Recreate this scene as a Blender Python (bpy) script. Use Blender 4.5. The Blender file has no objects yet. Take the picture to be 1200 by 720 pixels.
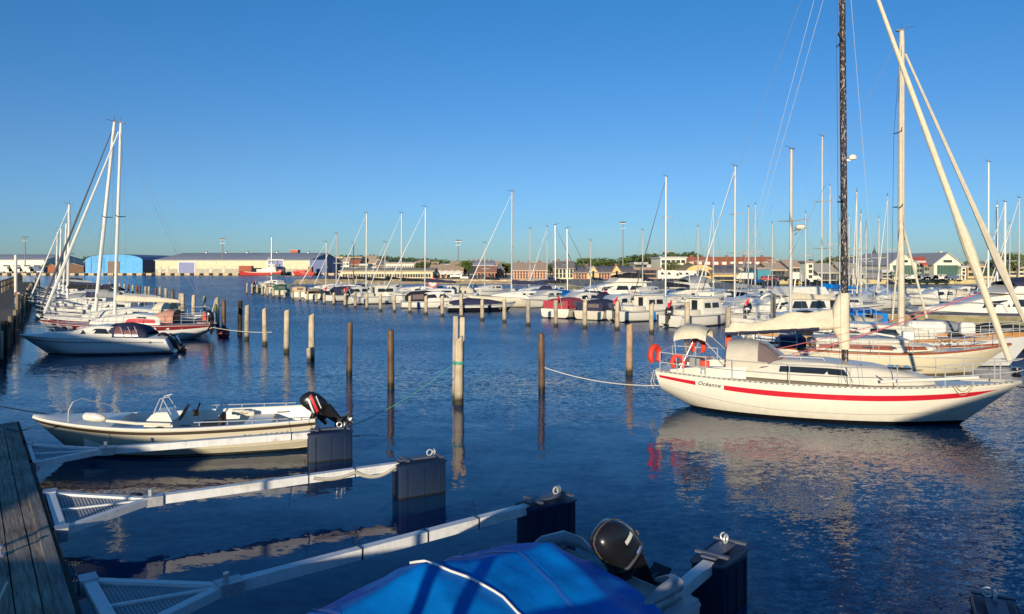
import bpy, bmesh, math, random
from mathutils import Vector, Matrix, noise
random.seed(7)
C = bpy.context.scene.collection
PI = math.pi
H = 3.6; F = 870.0; HY = 312.0
def PX(px, Y): return (px-600)/F*Y
def PZ(py, Y): return H-(py-HY)/F*Y
def G(px, py, z=0.0):
    Y = (H-z)*F/(py-HY); return (PX(px, Y), Y)
def lerp(a, b, t): return a+(b-a)*t
def sstep(a, b, x):
    t = max(0.0, min(1.0, (x-a)/(b-a))); return t*t*(3-2*t)
R = math.radians
# ------------------------------------------------------------------ materials
def nodes_of(m):
    m.use_nodes = True; nt = m.node_tree; return nt, nt.nodes, nt.links
MATS = {}
def mat(name, col, rough=.5, metal=0, var=.12, scale=6, stretch=(1,1,1), bump=0, bscale=30, coat=0, spec=.5, alpha=1):
    if name in MATS: return MATS[name]
    m = bpy.data.materials.new(name); nt, N, L = nodes_of(m)
    b = N['Principled BSDF']
    b.inputs['Roughness'].default_value = rough; b.inputs['Metallic'].default_value = metal
    b.inputs['Specular IOR Level'].default_value = spec; b.inputs['Coat Weight'].default_value = coat
    tc = N.new('ShaderNodeTexCoord'); mp = N.new('ShaderNodeMapping')
    mp.inputs['Scale'].default_value = stretch; L.new(tc.outputs['Object'], mp.inputs['Vector'])
    nz = N.new('ShaderNodeTexNoise'); nz.inputs['Scale'].default_value = scale; nz.inputs['Detail'].default_value = 5
    L.new(mp.outputs[0], nz.inputs['Vector'])
    cr = N.new('ShaderNodeValToRGB')
    cr.color_ramp.elements[0].position = .3; cr.color_ramp.elements[1].position = .7
    cr.color_ramp.elements[0].color = tuple(c*(1-var) for c in col)+(1,)
    cr.color_ramp.elements[1].color = tuple(min(1, c*(1+var)) for c in col)+(1,)
    L.new(nz.outputs['Fac'], cr.inputs['Fac']); L.new(cr.outputs['Color'], b.inputs['Base Color'])
    if bump:
        n2 = N.new('ShaderNodeTexNoise'); n2.inputs['Scale'].default_value = bscale; n2.inputs['Detail'].default_value = 4
        L.new(mp.outputs[0], n2.inputs['Vector'])
        bp = N.new('ShaderNodeBump'); bp.inputs['Strength'].default_value = bump; bp.inputs['Distance'].default_value = .02
        L.new(n2.outputs['Fac'], bp.inputs['Height']); L.new(bp.outputs[0], b.inputs['Normal'])
    MATS[name] = m; return m
def hullmat(name, top, low=(.01,.01,.012), zl=.06, rough=.22, stain=(.45,.38,.22), stain_amt=.5, band=None):
    if name in MATS: return MATS[name]
    m = bpy.data.materials.new(name); nt, N, L = nodes_of(m); b = N['Principled BSDF']
    b.inputs['Roughness'].default_value = rough; b.inputs['Coat Weight'].default_value = .2
    tc = N.new('ShaderNodeTexCoord'); sp = N.new('ShaderNodeSeparateXYZ'); L.new(tc.outputs['Object'], sp.inputs[0])
    mp = N.new('ShaderNodeMapping'); mp.inputs['Scale'].default_value = (3,3,.6); L.new(tc.outputs['Object'], mp.inputs[0])
    nz = N.new('ShaderNodeTexNoise'); nz.inputs['Scale'].default_value = 3; nz.inputs['Detail'].default_value = 6; L.new(mp.outputs[0], nz.inputs['Vector'])
    # stain: strongest near the waterline
    mr = N.new('ShaderNodeMapRange'); mr.inputs['From Min'].default_value = zl; mr.inputs['From Max'].default_value = zl+.45
    mr.inputs['To Min'].default_value = 1; mr.inputs['To Max'].default_value = .12; L.new(sp.outputs['Z'], mr.inputs['Value'])
    mu = N.new('ShaderNodeMath'); mu.operation = 'MULTIPLY'; L.new(mr.outputs[0], mu.inputs[0]); L.new(nz.outputs['Fac'], mu.inputs[1])
    m2 = N.new('ShaderNodeMath'); m2.operation = 'MULTIPLY'; L.new(mu.outputs[0], m2.inputs[0]); m2.inputs[1].default_value = stain_amt; m2.use_clamp = True
    mx = N.new('ShaderNodeMix'); mx.data_type = 'RGBA'; mx.inputs['A'].default_value = top+(1,); mx.inputs['B'].default_value = stain+(1,)
    L.new(m2.outputs[0], mx.inputs['Factor'])
    gt = N.new('ShaderNodeMath'); gt.operation = 'LESS_THAN'; gt.inputs[1].default_value = zl; L.new(sp.outputs['Z'], gt.inputs[0])
    mx2 = N.new('ShaderNodeMix'); mx2.data_type = 'RGBA'; L.new(gt.outputs[0], mx2.inputs['Factor']); L.new(mx.outputs['Result'], mx2.inputs['A'])
    mx2.inputs['B'].default_value = low+(1,)
    L.new(mx2.outputs['Result'], b.inputs['Base Color'])
    MATS[name] = m; return m
def woodmat(name, c1, c2, wet=True, grain=(18,18,1.2), rough=.85, algae=(.06,.07,.02)):
    if name in MATS: return MATS[name]
    m = bpy.data.materials.new(name); nt, N, L = nodes_of(m); b = N['Principled BSDF']; b.inputs['Roughness'].default_value = rough
    b.inputs['Specular IOR Level'].default_value = .3
    tc = N.new('ShaderNodeTexCoord'); mp = N.new('ShaderNodeMapping'); mp.inputs['Scale'].default_value = grain
    L.new(tc.outputs['Object'], mp.inputs[0])
    nz = N.new('ShaderNodeTexNoise'); nz.inputs['Scale'].default_value = 1.4; nz.inputs['Detail'].default_value = 8; nz.inputs['Roughness'].default_value = .7
    L.new(mp.outputs[0], nz.inputs['Vector'])
    cr = N.new('ShaderNodeValToRGB'); e = cr.color_ramp.elements
    e[0].position = .32; e[0].color = c1+(1,); e[1].position = .68; e[1].color = c2+(1,)
    L.new(nz.outputs['Fac'], cr.inputs['Fac']); out = cr.outputs['Color']
    n3 = N.new('ShaderNodeTexNoise'); n3.inputs['Scale'].default_value = 1.7; n3.inputs['Detail'].default_value = 3; L.new(tc.outputs['Object'], n3.inputs['Vector'])
    hs = N.new('ShaderNodeHueSaturation'); L.new(out, hs.inputs['Color'])
    mv = N.new('ShaderNodeMapRange'); mv.inputs['From Min'].default_value = .3; mv.inputs['From Max'].default_value = .7; mv.inputs['To Min'].default_value = .7; mv.inputs['To Max'].default_value = 1.25
    L.new(n3.outputs['Fac'], mv.inputs['Value']); L.new(mv.outputs[0], hs.inputs['Value']); out = hs.outputs['Color']
    if wet:
        sp = N.new('ShaderNodeSeparateXYZ'); L.new(tc.outputs['Object'], sp.inputs[0])
        ad = N.new('ShaderNodeMath'); ad.operation = 'MULTIPLY_ADD'; L.new(n3.outputs['Fac'], ad.inputs[0]); ad.inputs[1].default_value = -.5; L.new(sp.outputs['Z'], ad.inputs[2])
        mr = N.new('ShaderNodeMapRange'); mr.inputs['From Min'].default_value = -.12; mr.inputs['From Max'].default_value = .06; mr.inputs['To Min'].default_value = .92; mr.inputs['To Max'].default_value = 0
        L.new(ad.outputs[0], mr.inputs['Value'])
        mx = N.new('ShaderNodeMix'); mx.data_type = 'RGBA'; L.new(mr.outputs[0], mx.inputs['Factor']); L.new(out, mx.inputs['A'])
        mx.inputs['B'].default_value = (.012,.014,.008,1)
        mr2 = N.new('ShaderNodeMapRange'); mr2.inputs['From Min'].default_value = .05; mr2.inputs['From Max'].default_value = .55; mr2.inputs['To Min'].default_value = .2; mr2.inputs['To Max'].default_value = 0
        L.new(ad.outputs[0], mr2.inputs['Value'])
        mx0 = N.new('ShaderNodeMix'); mx0.data_type = 'RGBA'; L.new(mr2.outputs[0], mx0.inputs['Factor']); L.new(out, mx0.inputs['A']); mx0.inputs['B'].default_value = algae+(1,)
        L.new(mx0.outputs['Result'], mx.inputs['A']); out = mx.outputs['Result']
    L.new(out, b.inputs['Base Color'])
    bp = N.new('ShaderNodeBump'); bp.inputs['Strength'].default_value = .5; bp.inputs['Distance'].default_value = .01
    L.new(nz.outputs['Fac'], bp.inputs['Height']); L.new(bp.outputs[0], b.inputs['Normal'])
    MATS[name] = m; return m
def glassmat(name, col=(.02,.025,.03), rough=.05):
    m = mat(name, col, rough, var=.2, scale=2); m.node_tree.nodes['Principled BSDF'].inputs['Coat Weight'].default_value = .5; return m
# ------------------------------------------------------------------ mesh builder
class MB:
    def __init__(s): s.v = []; s.f = []; s.m = []; s.cur = 0
    def add(s, vs, fs):
        o = len(s.v); s.v += [tuple(v) for v in vs]; s.f += [tuple(i+o for i in f) for f in fs]; s.m += [s.cur]*len(fs)
    def box(s, c, size, rz=0, ry=0):
        sx, sy, sz = [d/2 for d in size]
        M = Matrix.Translation(c) @ Matrix.Rotation(rz, 4, 'Z') @ Matrix.Rotation(ry, 4, 'Y')
        vs = [M @ Vector((x*sx, y*sy, z*sz)) for x in (-1,1) for y in (-1,1) for z in (-1,1)]
        s.add(vs, [(0,1,3,2),(4,6,7,5),(0,4,5,1),(2,3,7,6),(0,2,6,4),(1,5,7,3)])
    def rbox(s, c, size, r=.02, rz=0):
        x, y, z = [d/2 for d in size]; M = Matrix.Translation(c) @ Matrix.Rotation(rz, 4, 'Z')
        def ring(k, zz): 
            pts = []
            for (sx, sy, a0) in ((1,1,0),(-1,1,PI/2),(-1,-1,PI),(1,-1,1.5*PI)):
                for j in range(3):
                    a = a0+j*PI/4
                    pts.append(M @ Vector((sx*(x-r)+(r-k)*math.cos(a), sy*(y-r)+(r-k)*math.sin(a), zz)))
            return pts
        s.loft([ring(r*.7, -z), ring(0, -z+r*.7), ring(0, z-r*.7), ring(r*.7, z)])
    def beam(s, p, q, w, h, up=(0,0,1)):
        p = Vector(p); q = Vector(q); d = (q-p); l = d.length
        if l < 1e-6: return
        d.normalize(); u = Vector(up)
        if abs(d.dot(u)) > .98: u = Vector((1,0,0))
        a = d.cross(u).normalized(); b = a.cross(d)
        vs = [b0 + a*(w/2*i) + b*(h/2*j) for b0 in (p, q) for i in (-1,1) for j in (-1,1)]
        s.add(vs, [(0,1,3,2),(4,6,7,5),(0,4,5,1),(2,3,7,6),(0,2,6,4),(1,5,7,3)])
    def tube(s, pts, r, n=6, cap=True, sq=None):
        pts = [Vector(p) for p in pts]; k = len(pts); rings = []
        a = None
        for i, p in enumerate(pts):
            d = (pts[min(i+1, k-1)]-pts[max(i-1, 0)])
            if d.length < 1e-9: d = Vector((0,0,1))
            d.normalize()
            if a is None:
                u = Vector((0,0,1)) if abs(d.z) < .9 else Vector((1,0,0)); a = d.cross(u).normalized()
            else:
                a = (a - d*a.dot(d)).normalized()
            b = d.cross(a); rr = r[i] if isinstance(r, (list, tuple)) else r
            rings.append([p + a*(rr*math.cos(2*PI*j/n)) + b*(rr*math.sin(2*PI*j/n)*(sq or 1)) for j in range(n)])
        s.loft(rings, cap=cap)
    def loft(s, rings, closed=True, cap=True):
        n = len(rings[0]); vs = [p for r_ in rings for p in r_]; fs = []
        for i in range(len(rings)-1):
            for j in range(n if closed else n-1):
                j2 = (j+1) % n
                fs.append((i*n+j, i*n+j2, (i+1)*n+j2, (i+1)*n+j))
        if cap and closed:
            fs.append(tuple(range(n))[::-1]); o = (len(rings)-1)*n; fs.append(tuple(range(o, o+n)))
        s.add(vs, fs)
    def lathe(s, prof, c=(0,0,0), n=16, M=None):
        M = M or Matrix.Translation(c)
        s.loft([[M @ Vector((r_*math.cos(2*PI*j/n), r_*math.sin(2*PI*j/n), z)) for j in range(n)] for r_, z in prof])
    def torus(s, c, R_, r_, M=None, n=20, m=8):
        M = (M or Matrix.Identity(4)); T = Matrix.Translation(c) @ M; o = []
        for i in range(n):
            a = 2*PI*i/n
            o.append([T @ Vector(((R_+r_*math.cos(2*PI*j/m))*math.cos(a), (R_+r_*math.cos(2*PI*j/m))*math.sin(a), r_*math.sin(2*PI*j/m))) for j in range(m)])
        s.loft(o+[o[0]], cap=False)
    def prism(s, pts, z0, z1):
        n = len(pts); vs = [(x, y, z0) for x, y in pts]+[(x, y, z1) for x, y in pts]
        s.add(vs, [tuple(range(n))[::-1], tuple(range(n, 2*n))]+[(i, (i+1) % n, n+(i+1) % n, n+i) for i in range(n)])
    def sheet(s, P, nu, nv):   # P(u,v)
        vs = [P(i/nu, j/nv) for i in range(nu+1) for j in range(nv+1)]
        s.add(vs, [(i*(nv+1)+j, (i+1)*(nv+1)+j, (i+1)*(nv+1)+j+1, i*(nv+1)+j+1) for i in range(nu) for j in range(nv)])
    def xf(s, M): s.v = [tuple(M @ Vector(v)) for v in s.v]; return s
    def build(s, name, mats, parent=None, smooth=35, label=None):
        me = bpy.data.meshes.new(name); me.from_pydata(s.v, [], s.f)
        if not isinstance(mats, (list, tuple)): mats = [mats]
        for m in mats: me.materials.append(m)
        if len(mats) > 1: me.polygons.foreach_set('material_index', s.m)
        bm = bmesh.new(); bm.from_mesh(me)
        bmesh.ops.remove_doubles(bm, verts=bm.verts, dist=1e-5)
        bmesh.ops.recalc_face_normals(bm, faces=bm.faces); bm.to_mesh(me); bm.free()
        if smooth:
            me.polygons.foreach_set('use_smooth', [True]*len(me.polygons)); me.set_sharp_from_angle(angle=R(smooth))
        o = bpy.data.objects.new(name, me); C.objects.link(o)
        if parent: o.parent = parent
        if label: o['label'] = label
        return o
def thing(name, label, cat, loc=(0,0,0), rz=0, group=None):
    o = bpy.data.objects.new(name, None); C.objects.link(o); o.empty_display_size = .3
    o.location = loc; o.rotation_euler = (0,0,rz); o['label'] = label; o['category'] = cat
    if group: o['group'] = group
    return o
def tag(o, label, cat, group=None, kind=None, loc=None, rz=None):
    o['label'] = label; o['category'] = cat
    if group: o['group'] = group
    if kind: o['kind'] = kind
    if loc: o.location = loc
    if rz is not None: o.rotation_euler = (0,0,rz)
    return o
def struct(o):
    o['kind'] = 'structure'; return o
def dup(root, loc, rz=0, label=None, group=None, scale=None):
    r = root.copy(); C.objects.link(r); r.location = loc; r.rotation_euler = (0,0,rz)
    if scale: r.scale = scale
    if label: r['label'] = label
    if group: r['group'] = group
    for ch in list(root.children):
        c = ch.copy(); C.objects.link(c); c.parent = r
        for g in list(ch.children):
            d = g.copy(); C.objects.link(d); d.parent = c
    return r
def sag(p, q, s, n=12):
    p = Vector(p); q = Vector(q)
    return [p.lerp(q, i/n) + Vector((0,0,-s*4*(i/n)*(1-i/n))) for i in range(n+1)]
# ------------------------------------------------------------------ palette
white = mat('white_gelcoat', (.80,.75,.64), .25, var=.04, coat=.2)
cream = mat('cream_gelcoat', (.74,.68,.55), .3, var=.05, coat=.2)
deckm = mat('deck_nonskid', (.68,.65,.58), .6, var=.08, scale=14)
canvas_cream = mat('cream_canvas', (.72,.63,.46), .9, var=.08, scale=9, bump=.35, bscale=14)
canvas_navy = mat('navy_canvas', (.025,.03,.075), .9, var=.25, scale=9, bump=.4, bscale=12)
canvas_blue = mat('bright_blue_tarp', (.0,.17,.56), .6, var=.18, scale=3.5, bump=.35, bscale=9, spec=.15)
canvas_red = mat('red_canvas', (.42,.05,.07), .9, var=.15, scale=9, bump=.3, bscale=12)
canvas_black = mat('black_canvas', (.015,.016,.02), .9, var=.2)
canvas_grey = mat('grey_canvas', (.30,.31,.32), .9, var=.1, bump=.3, bscale=12)
canvas_tan = mat('tan_canvas', (.60,.44,.27), .9, var=.1, bump=.3, bscale=12)
canvas_green = mat('green_canvas', (.03,.12,.09), .9, var=.15)
steel = mat('stainless_steel', (.66,.65,.62), .3, .35, var=.08)
alu = mat('mast_aluminium', (.55,.53,.48), .45, .2, var=.06, scale=3)
alu_white = mat('white_painted_mast', (.78,.76,.70), .4, var=.05)
alu_cream = mat('weathered_cream_mast', (.62,.55,.42), .5, var=.1, scale=5)
wire = mat('rigging_wire', (.26,.27,.28), .6)
wire_dark = mat('dark_rigging', (.10,.10,.11), .5)
black_plastic = mat('black_plastic', (.012,.012,.014), .28, var=.2, coat=.3)
black_rubber = mat('black_rubber', (.02,.02,.02), .8)
navy_plastic = hullmat('navy_float_plastic', (.006,.020,.060), (.008,.010,.010), .025, rough=.5, stain=(.07,.08,.09), stain_amt=.3); navy_plastic.node_tree.nodes['Principled BSDF'].inputs['Coat Weight'].default_value = 0; navy_plastic.node_tree.nodes['Principled BSDF'].inputs['Specular IOR Level'].default_value = .3
galv = mat('galvanised_steel', (.52,.53,.55), .5, .5, var=.15, scale=20)
white_pipe = mat('white_painted_steel', (.74,.74,.72), .45, var=.08, scale=5, stretch=(3,3,1))
def grime(m, col, scale, lo, hi, amt):
    nt, N, L = nodes_of(m); b = N['Principled BSDF']; src = b.inputs['Base Color'].links[0].from_socket
    tc = N.new('ShaderNodeTexCoord'); nz = N.new('ShaderNodeTexNoise'); nz.inputs['Scale'].default_value = scale; nz.inputs['Detail'].default_value = 8; nz.inputs['Roughness'].default_value = .7
    L.new(tc.outputs['Object'], nz.inputs['Vector']); mr = N.new('ShaderNodeMapRange'); mr.inputs['From Min'].default_value = lo; mr.inputs['From Max'].default_value = hi; mr.inputs['To Max'].default_value = amt
    L.new(nz.outputs['Fac'], mr.inputs['Value']); mx = N.new('ShaderNodeMix'); mx.data_type = 'RGBA'; L.new(mr.outputs[0], mx.inputs['Factor']); L.new(src, mx.inputs['A']); mx.inputs['B'].default_value = col+(1,)
    L.new(mx.outputs['Result'], b.inputs['Base Color'])
grime(white_pipe, (.30,.20,.12), 3.5, .54, .72, .55); grime(canvas_blue, (.06,.16,.36), 2.2, .56, .80, .3); grime(white, (.45,.40,.30), 2.0, .58, .80, .30); grime(cream, (.42,.36,.26), 2.0, .56, .80, .30); grime(canvas_cream, (.40,.34,.24), 2.5, .52, .75, .35)
red_paint = mat('red_stripe_paint', (.60,.018,.035), .3, var=.08)
dark_red = mat('dark_red_paint', (.20,.018,.02), .3, var=.1)
orange_red = mat('orange_red_foam', (.75,.055,.02), .6, var=.1)
varnish = mat('varnished_mahogany', (.30,.075,.03), .3, var=.3, scale=6, stretch=(1,12,12), coat=.4)
teak = mat('golden_teak', (.50,.24,.07), .5, var=.25, scale=5, stretch=(1,10,10))
glass = glassmat('dark_window_glass')
glass_tint = glassmat('tinted_dodger_window', (.20,.15,.13), .12)
rope_white = mat('white_rope', (.68,.64,.55), .9, var=.15, scale=60)
rope_green = mat('green_rope', (.10,.42,.30), .9, var=.15, scale=60)
rope_pink = mat('pink_rope', (.62,.16,.17), .9, var=.1, scale=60)
rope_dark = mat('dark_rope', (.06,.07,.09), .9, var=.2, scale=60)
leaf_dummy = None
wood_light = woodmat('pale_weathered_wood', (.40,.31,.20), (.74,.62,.44))
wood_brown = woodmat('rusty_steel_tube', (.075,.042,.026), (.22,.125,.075), grain=(6,6,1.0), rough=.42)
wood_grey = woodmat('grey_weathered_wood', (.27,.22,.16), (.60,.51,.38))
wood_dark = woodmat('black_tarred_wood', (.015,.012,.01), (.07,.05,.035))
plank_m = woodmat('grey_deck_plank', (.12,.09,.065), (.50,.41,.31), wet=False, grain=(1.6,26,26))
jetty_m = woodmat('jetty_timber', (.10,.075,.05), (.34,.27,.18), wet=False, grain=(4,4,1.2))
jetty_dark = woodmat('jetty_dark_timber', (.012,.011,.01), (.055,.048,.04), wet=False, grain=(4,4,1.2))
W_hull = hullmat('white_hull', (.80,.77,.68))
W2_hull = hullmat('white_grey_hull', (.72,.71,.68), (.02,.02,.025), .03, stain_amt=.35)
O_hull = hullmat('ivory_hull', (.84,.79,.66), (.008,.008,.01), .10, stain=(.40,.31,.18), stain_amt=.5)
C_hull = hullmat('cream_hull', (.74,.64,.44), (.16,.13,.08), .12, stain_amt=.45)
M_hull = hullmat('yellowed_hull', (.66,.60,.46), (.03,.028,.022), .06, stain_amt=.55)
N_hull = hullmat('navy_hull', (.02,.03,.08), (.05,.01,.01), .06, stain_amt=.2)
B_hull = hullmat('blue_hull', (.02,.14,.36), (.02,.02,.02), .06, stain_amt=.2)
R_hull = hullmat('red_ship_hull', (.55,.05,.04), (.02,.02,.02), .1, stain_amt=.2)
G_hull = hullmat('dark_green_hull', (.03,.06,.05), (.02,.02,.02), .03, stain_amt=.4)
# ------------------------------------------------------------------ hulls
ROUND = ([1,.985,.955,.90,.80,.62,.34,0], [0,.14,.30,.47,.64,.80,.93,1])
CHINE = ([1,.985,.965,.94,.90,.55,0], [0,.16,.34,.5,.60,.80,1])
def hull_fn(L, B, zs, T=.4, ws=.75, tm=.42, rb=.9, rs=.0, zk0=-.1, zk1=-.15, prof=ROUND, flare=.35, pw=.8, ta=.4, tb=.55):
    s0, sm, s1 = zs
    def f(t, v):
        if t < tm: b = ws+(1-ws)*math.sin(PI/2*t/tm)
        else: b = max(0.0, math.cos(PI/2*(t-tm)/(1-tm)))**pw
        b = max(b*B/2, .012)
        if t < .5: z0 = lerp(sm, s0, ((.5-t)/.5)**2)
        else: z0 = lerp(sm, s1, ((t-.5)/.5)**2)
        zk = -T
        if t < ta: zk = lerp(-T, zk0, ((ta-t)/ta)**2)
        if t > tb: zk = lerp(-T, zk1, ((t-tb)/(1-tb))**2.5)
        ys, zz = prof; 
        for i in range(len(zz)-1):
            if v <= zz[i+1]+1e-9: 
                k = (v-zz[i])/(zz[i+1]-zz[i]); yf = lerp(ys[i], ys[i+1], k); break
        y = b*yf*(1-flare*v*sstep(.45, 1, t))
        x = t*L + rs*v*max(0, 1-t*3)**2 - rb*v*sstep(.5, 1, t)**1.4
        return Vector((x, y, z0+(zk-z0)*v))
    f.L = L; f.B = B
    return f
def hull_mesh(f, nt=22, prof=ROUND, inner=False):
    mb = MB(); vs = sorted(set(list(prof[1])+[.07,.22,.4,.72])) if True else prof[1]
    ts = [1-(1-i/nt)**1.25 for i in range(nt+1)]
    rings = []
    for t in ts:
        a = [f(t, v) for v in vs]
        ring = [Vector((p.x, -p.y, p.z)) for p in a] + [p for p in reversed(a[:-1])]
        rings.append(ring)
    mb.loft(rings, closed=False)
    mb.add(rings[0], [tuple(range(len(rings[0])))])
    return mb
def strip(mb, f, t0, t1, v0, v1, off=.004, side=-1, n=30, taper=0):
    def P(u, w):
        t = lerp(t0, t1, u); k = 1
        if taper: k = min(1, (1-u)/taper)
        vm = (v0+v1)/2
        if taper: v = lerp(v0, v0+(v1-v0)*k, w)
        else: v = lerp(v0, v1, w)
        p = f(t, v); return (p.x, side*(p.y+off), p.z)
    mb.sheet(P, n, 1)
def deck_mesh(f, dz=-.02, camber=.04, t0=0, t1=1, n=22, inset=.0, m=6):
    mb = MB()
    def P(u, w):
        t = lerp(t0, t1, u); p = f(t, 0); s = 2*w-1
        return (p.x, s*max(p.y-inset, .004), p.z+dz+camber*(1-s*s)*min(1, p.y/.5))
    mb.sheet(P, n, m); return mb
def toe_rail(f, h=.045, w=.03, n=26, t0=0, t1=.995, lift=0):
    mb = MB()
    for s in (-1, 1):
        pts = []
        for i in range(n+1):
            p = f(lerp(t0, t1, i/n), 0); pts.append((p.x, s*max(p.y-w/2, .003), p.z+h/2+lift))
        for a, b in zip(pts, pts[1:]): mb.beam(a, b, w, h)
    return mb
def cabin_mesh(sec):
    """sec: list of (x, half width bottom, z bottom, half width top, z top)"""
    mb = MB(); rings = []
    for x, wb, zb, wt, zt in sec:
        rings.append([Vector((x,-wb,zb)), Vector((x,-lerp(wb,wt,.8),lerp(zb,zt,.78))), Vector((x,-wt*.93,zt-.015)), Vector((x,-wt*.5,zt+.02)), Vector((x,0,zt+.03)),
                      Vector((x,wt*.5,zt+.02)), Vector((x,wt*.93,zt-.015)), Vector((x,lerp(wb,wt,.8),lerp(zb,zt,.78))), Vector((x,wb,zb))])
    mb.loft(rings, closed=True); return mb
def side_windows(sec, spans, h0=.3, h1=.72, off=.006, slant=.06):
    """window strips on the cabin sides; spans in x; returns MB per side"""
    out = []
    def at(x, h):
        for a, b in zip(sec, sec[1:]):
            if min(a[0], b[0]) <= x <= max(a[0], b[0]):
                k = (x-a[0])/(b[0]-a[0]); wb, zb, wt, zt = [lerp(a[i], b[i], k) for i in range(1, 5)]
                kk = h/.78
                return lerp(wb, lerp(wb, wt, .8), kk), lerp(zb, lerp(zb, zt, .78), kk)
        return sec[0][1], sec[0][2]
    for s in (-1, 1):
        for x0, x1 in spans:
            mb = MB()
            def P(u, w):
                sl = slant*(w-.5)
                x = lerp(x0+slant*w, x1-slant*w*1.6, u); y, z = at(x, lerp(h0, h1, w)); return (x, s*(y+off), z)
            mb.sheet(P, 6, 2); out.append(mb)
    return out
def arch_pt(w, zb, zt, a, e=.72):
    c = math.cos(a); s_ = math.sin(a)
    return (math.copysign(abs(c)**e, c)*w, zb+(zt-zb)*abs(s_)**e)
def arch_loft(sec, a0=0, a1=PI, n=14, off=0, wr=0, e=.72):
    mb = MB(); rings = []
    for x, w, zb, zt in sec:
        ring = []
        for i in range(n+1):
            a = lerp(a0, a1, i/n); y, z = arch_pt(w+off, zb, zt+off, a, e)
            k = wr*noise.noise(Vector((x*3, y*3, z*3))) if wr else 0
            ring.append(Vector((x, y+k, z+k)))
        rings.append(ring)
    mb.loft(rings, closed=False); return mb, rings
def outboard(parent, x, y, z, s=1.0, tilt=0, mcol=None, stripes=(), rz=PI, prop=True):
    """cowl above, leg below; local frame: +x points aft"""
    mcol = mcol or black_plastic
    M = Matrix.Translation((x, y, z)) @ Matrix.Rotation(rz, 4, 'Z') @ Matrix.Rotation(-tilt, 4, 'Y') @ Matrix.Scale(s, 4)
    mb = MB(); prof = [(-.02,.10,.24,.0),(.05,.15,.29,.0),(.16,.175,.32,-.01),(.34,.18,.33,-.03),(.48,.165,.30,-.055),(.57,.13,.24,-.08),(.62,.07,.14,-.10),(.635,.02,.04,-.10)]
    rings = []
    for zz, hw, hl, cx in prof:
        rings.append([Vector((cx+math.copysign(abs(math.cos(a))**.7, math.cos(a))*hl*.72, math.copysign(abs(math.sin(a))**.7, math.sin(a))*hw, zz)) for a in [2*PI*k/16 for k in range(16)]])
    mb.loft(rings)
    mb.loft([[Vector((.05+dx*l, dy*w, zz)) for dx, dy in ((-1,-.6),(-.5,-1),(.6,-1),(1,-.3),(1,.3),(.6,1),(-.5,1),(-1,.6))] for zz, l, w in ((0,.17,.09),(-.25,.13,.07),(-.45,.10,.05),(-.5,.22,.06),(-.56,.22,.05),(-.62,.10,.03),(-.85,.06,.015))])
    mb.box((-.16,0,-.06), (.16,.22,.26)); mb.box((.18,0,-.5), (.35,.24,.02))
    mb.tube([(-.14,0,-.66),(.05,0,-.66),(.20,0,-.66),(.24,0,-.66)], [.01,.05,.045,.02], 8)
    for sd in (-1,1): mb.box((-.20, sd*.10, -.12), (.07,.035,.34))
    mb.tube([(-.05,.12,-.02),(-.30,.16,-.06),(-.48,.10,-.16)], .014, 6); mb.tube([(-.05,-.12,-.02),(-.34,-.10,-.04),(-.55,-.16,-.14)], .010, 6)
    o = mb.xf(M).build('outboard_motor', mcol, parent)
    if s > .9:
        sb = MB(); zz = .14; sb.loft([[Vector((-.01+math.copysign(abs(math.cos(a))**.7, math.cos(a))*.325*.725, math.copysign(abs(math.sin(a))**.7, math.sin(a))*.178, z_)) for a in [2*PI*k/20 for k in range(20)]] for z_ in (.115,.118,.142,.145)])
        sb.xf(M).build('cowl_band', mat('cowl_band_grey', (.10,.10,.11), .35), o)
        sb = MB(); pts = []
        for zz, hw, hl, cx in prof[1:]: pts.append(Vector((cx-hl*.72, 0, zz)))
        for zz, hw, hl, cx in reversed(prof[1:]): pts.append(Vector((cx+hl*.72, 0, zz)))
        sb.tube(pts, .009, 5); sb.xf(M).build('cowl_rim_glint', mat('cowl_edge_glint', (.16,.12,.09), .3, .3), o)  # rim tube whose bronze tone imitates golden reflections along the cowl
        sb = MB(); sb.box((-.245,0,.30),(.03,.10,.06)); sb.box((.235,0,.22),(.03,.16,.05)); sb.xf(M).build('cowl_vent', mat('cowl_band_grey', (.10,.10,.11), .35), o)
    if prop:
        pb = MB()
        for k in range(3):
            a = 2*PI*k/3; d = Vector((0, math.cos(a), math.sin(a))); e = Vector((0, -math.sin(a), math.cos(a)))
            c = Vector((.25,0,-.66)); pb.add([c, c+d*.07-e*.05+Vector((.02,0,0)), c+d*.13, c+d*.08+e*.05-Vector((.02,0,0))], [(0,1,2,3)])
        pb.tube([(.22,0,-.66),(.30,0,-.66)], .03, 8)
        pb.xf(M).build('propeller', steel, o)
    for (mt, z0, z1, x0, x1, sl) in stripes:
        for sd in (-1, 1):
            sb = MB()
            def P(u, w):
                zz = lerp(z0, z1, u); xx = lerp(x0, x1, w)+sl*(u-.5)
                for a, b in zip(prof, prof[1:]):
                    if a[0] <= zz <= b[0]:
                        k = (zz-a[0])/(b[0]-a[0]); hw = lerp(a[1], b[1], k); hl = lerp(a[2], b[2], k)*.72; cx = lerp(a[3], b[3], k); break
                q = min(.98, abs((xx-cx)/hl)); cc = q**(1/.7); yy = (1-cc*cc)**.35*hw
                return (xx, sd*(yy+.006), zz)
            sb.sheet(P, 6, 3); sb.xf(M).build('decal', mt, o)
    return o
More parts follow.
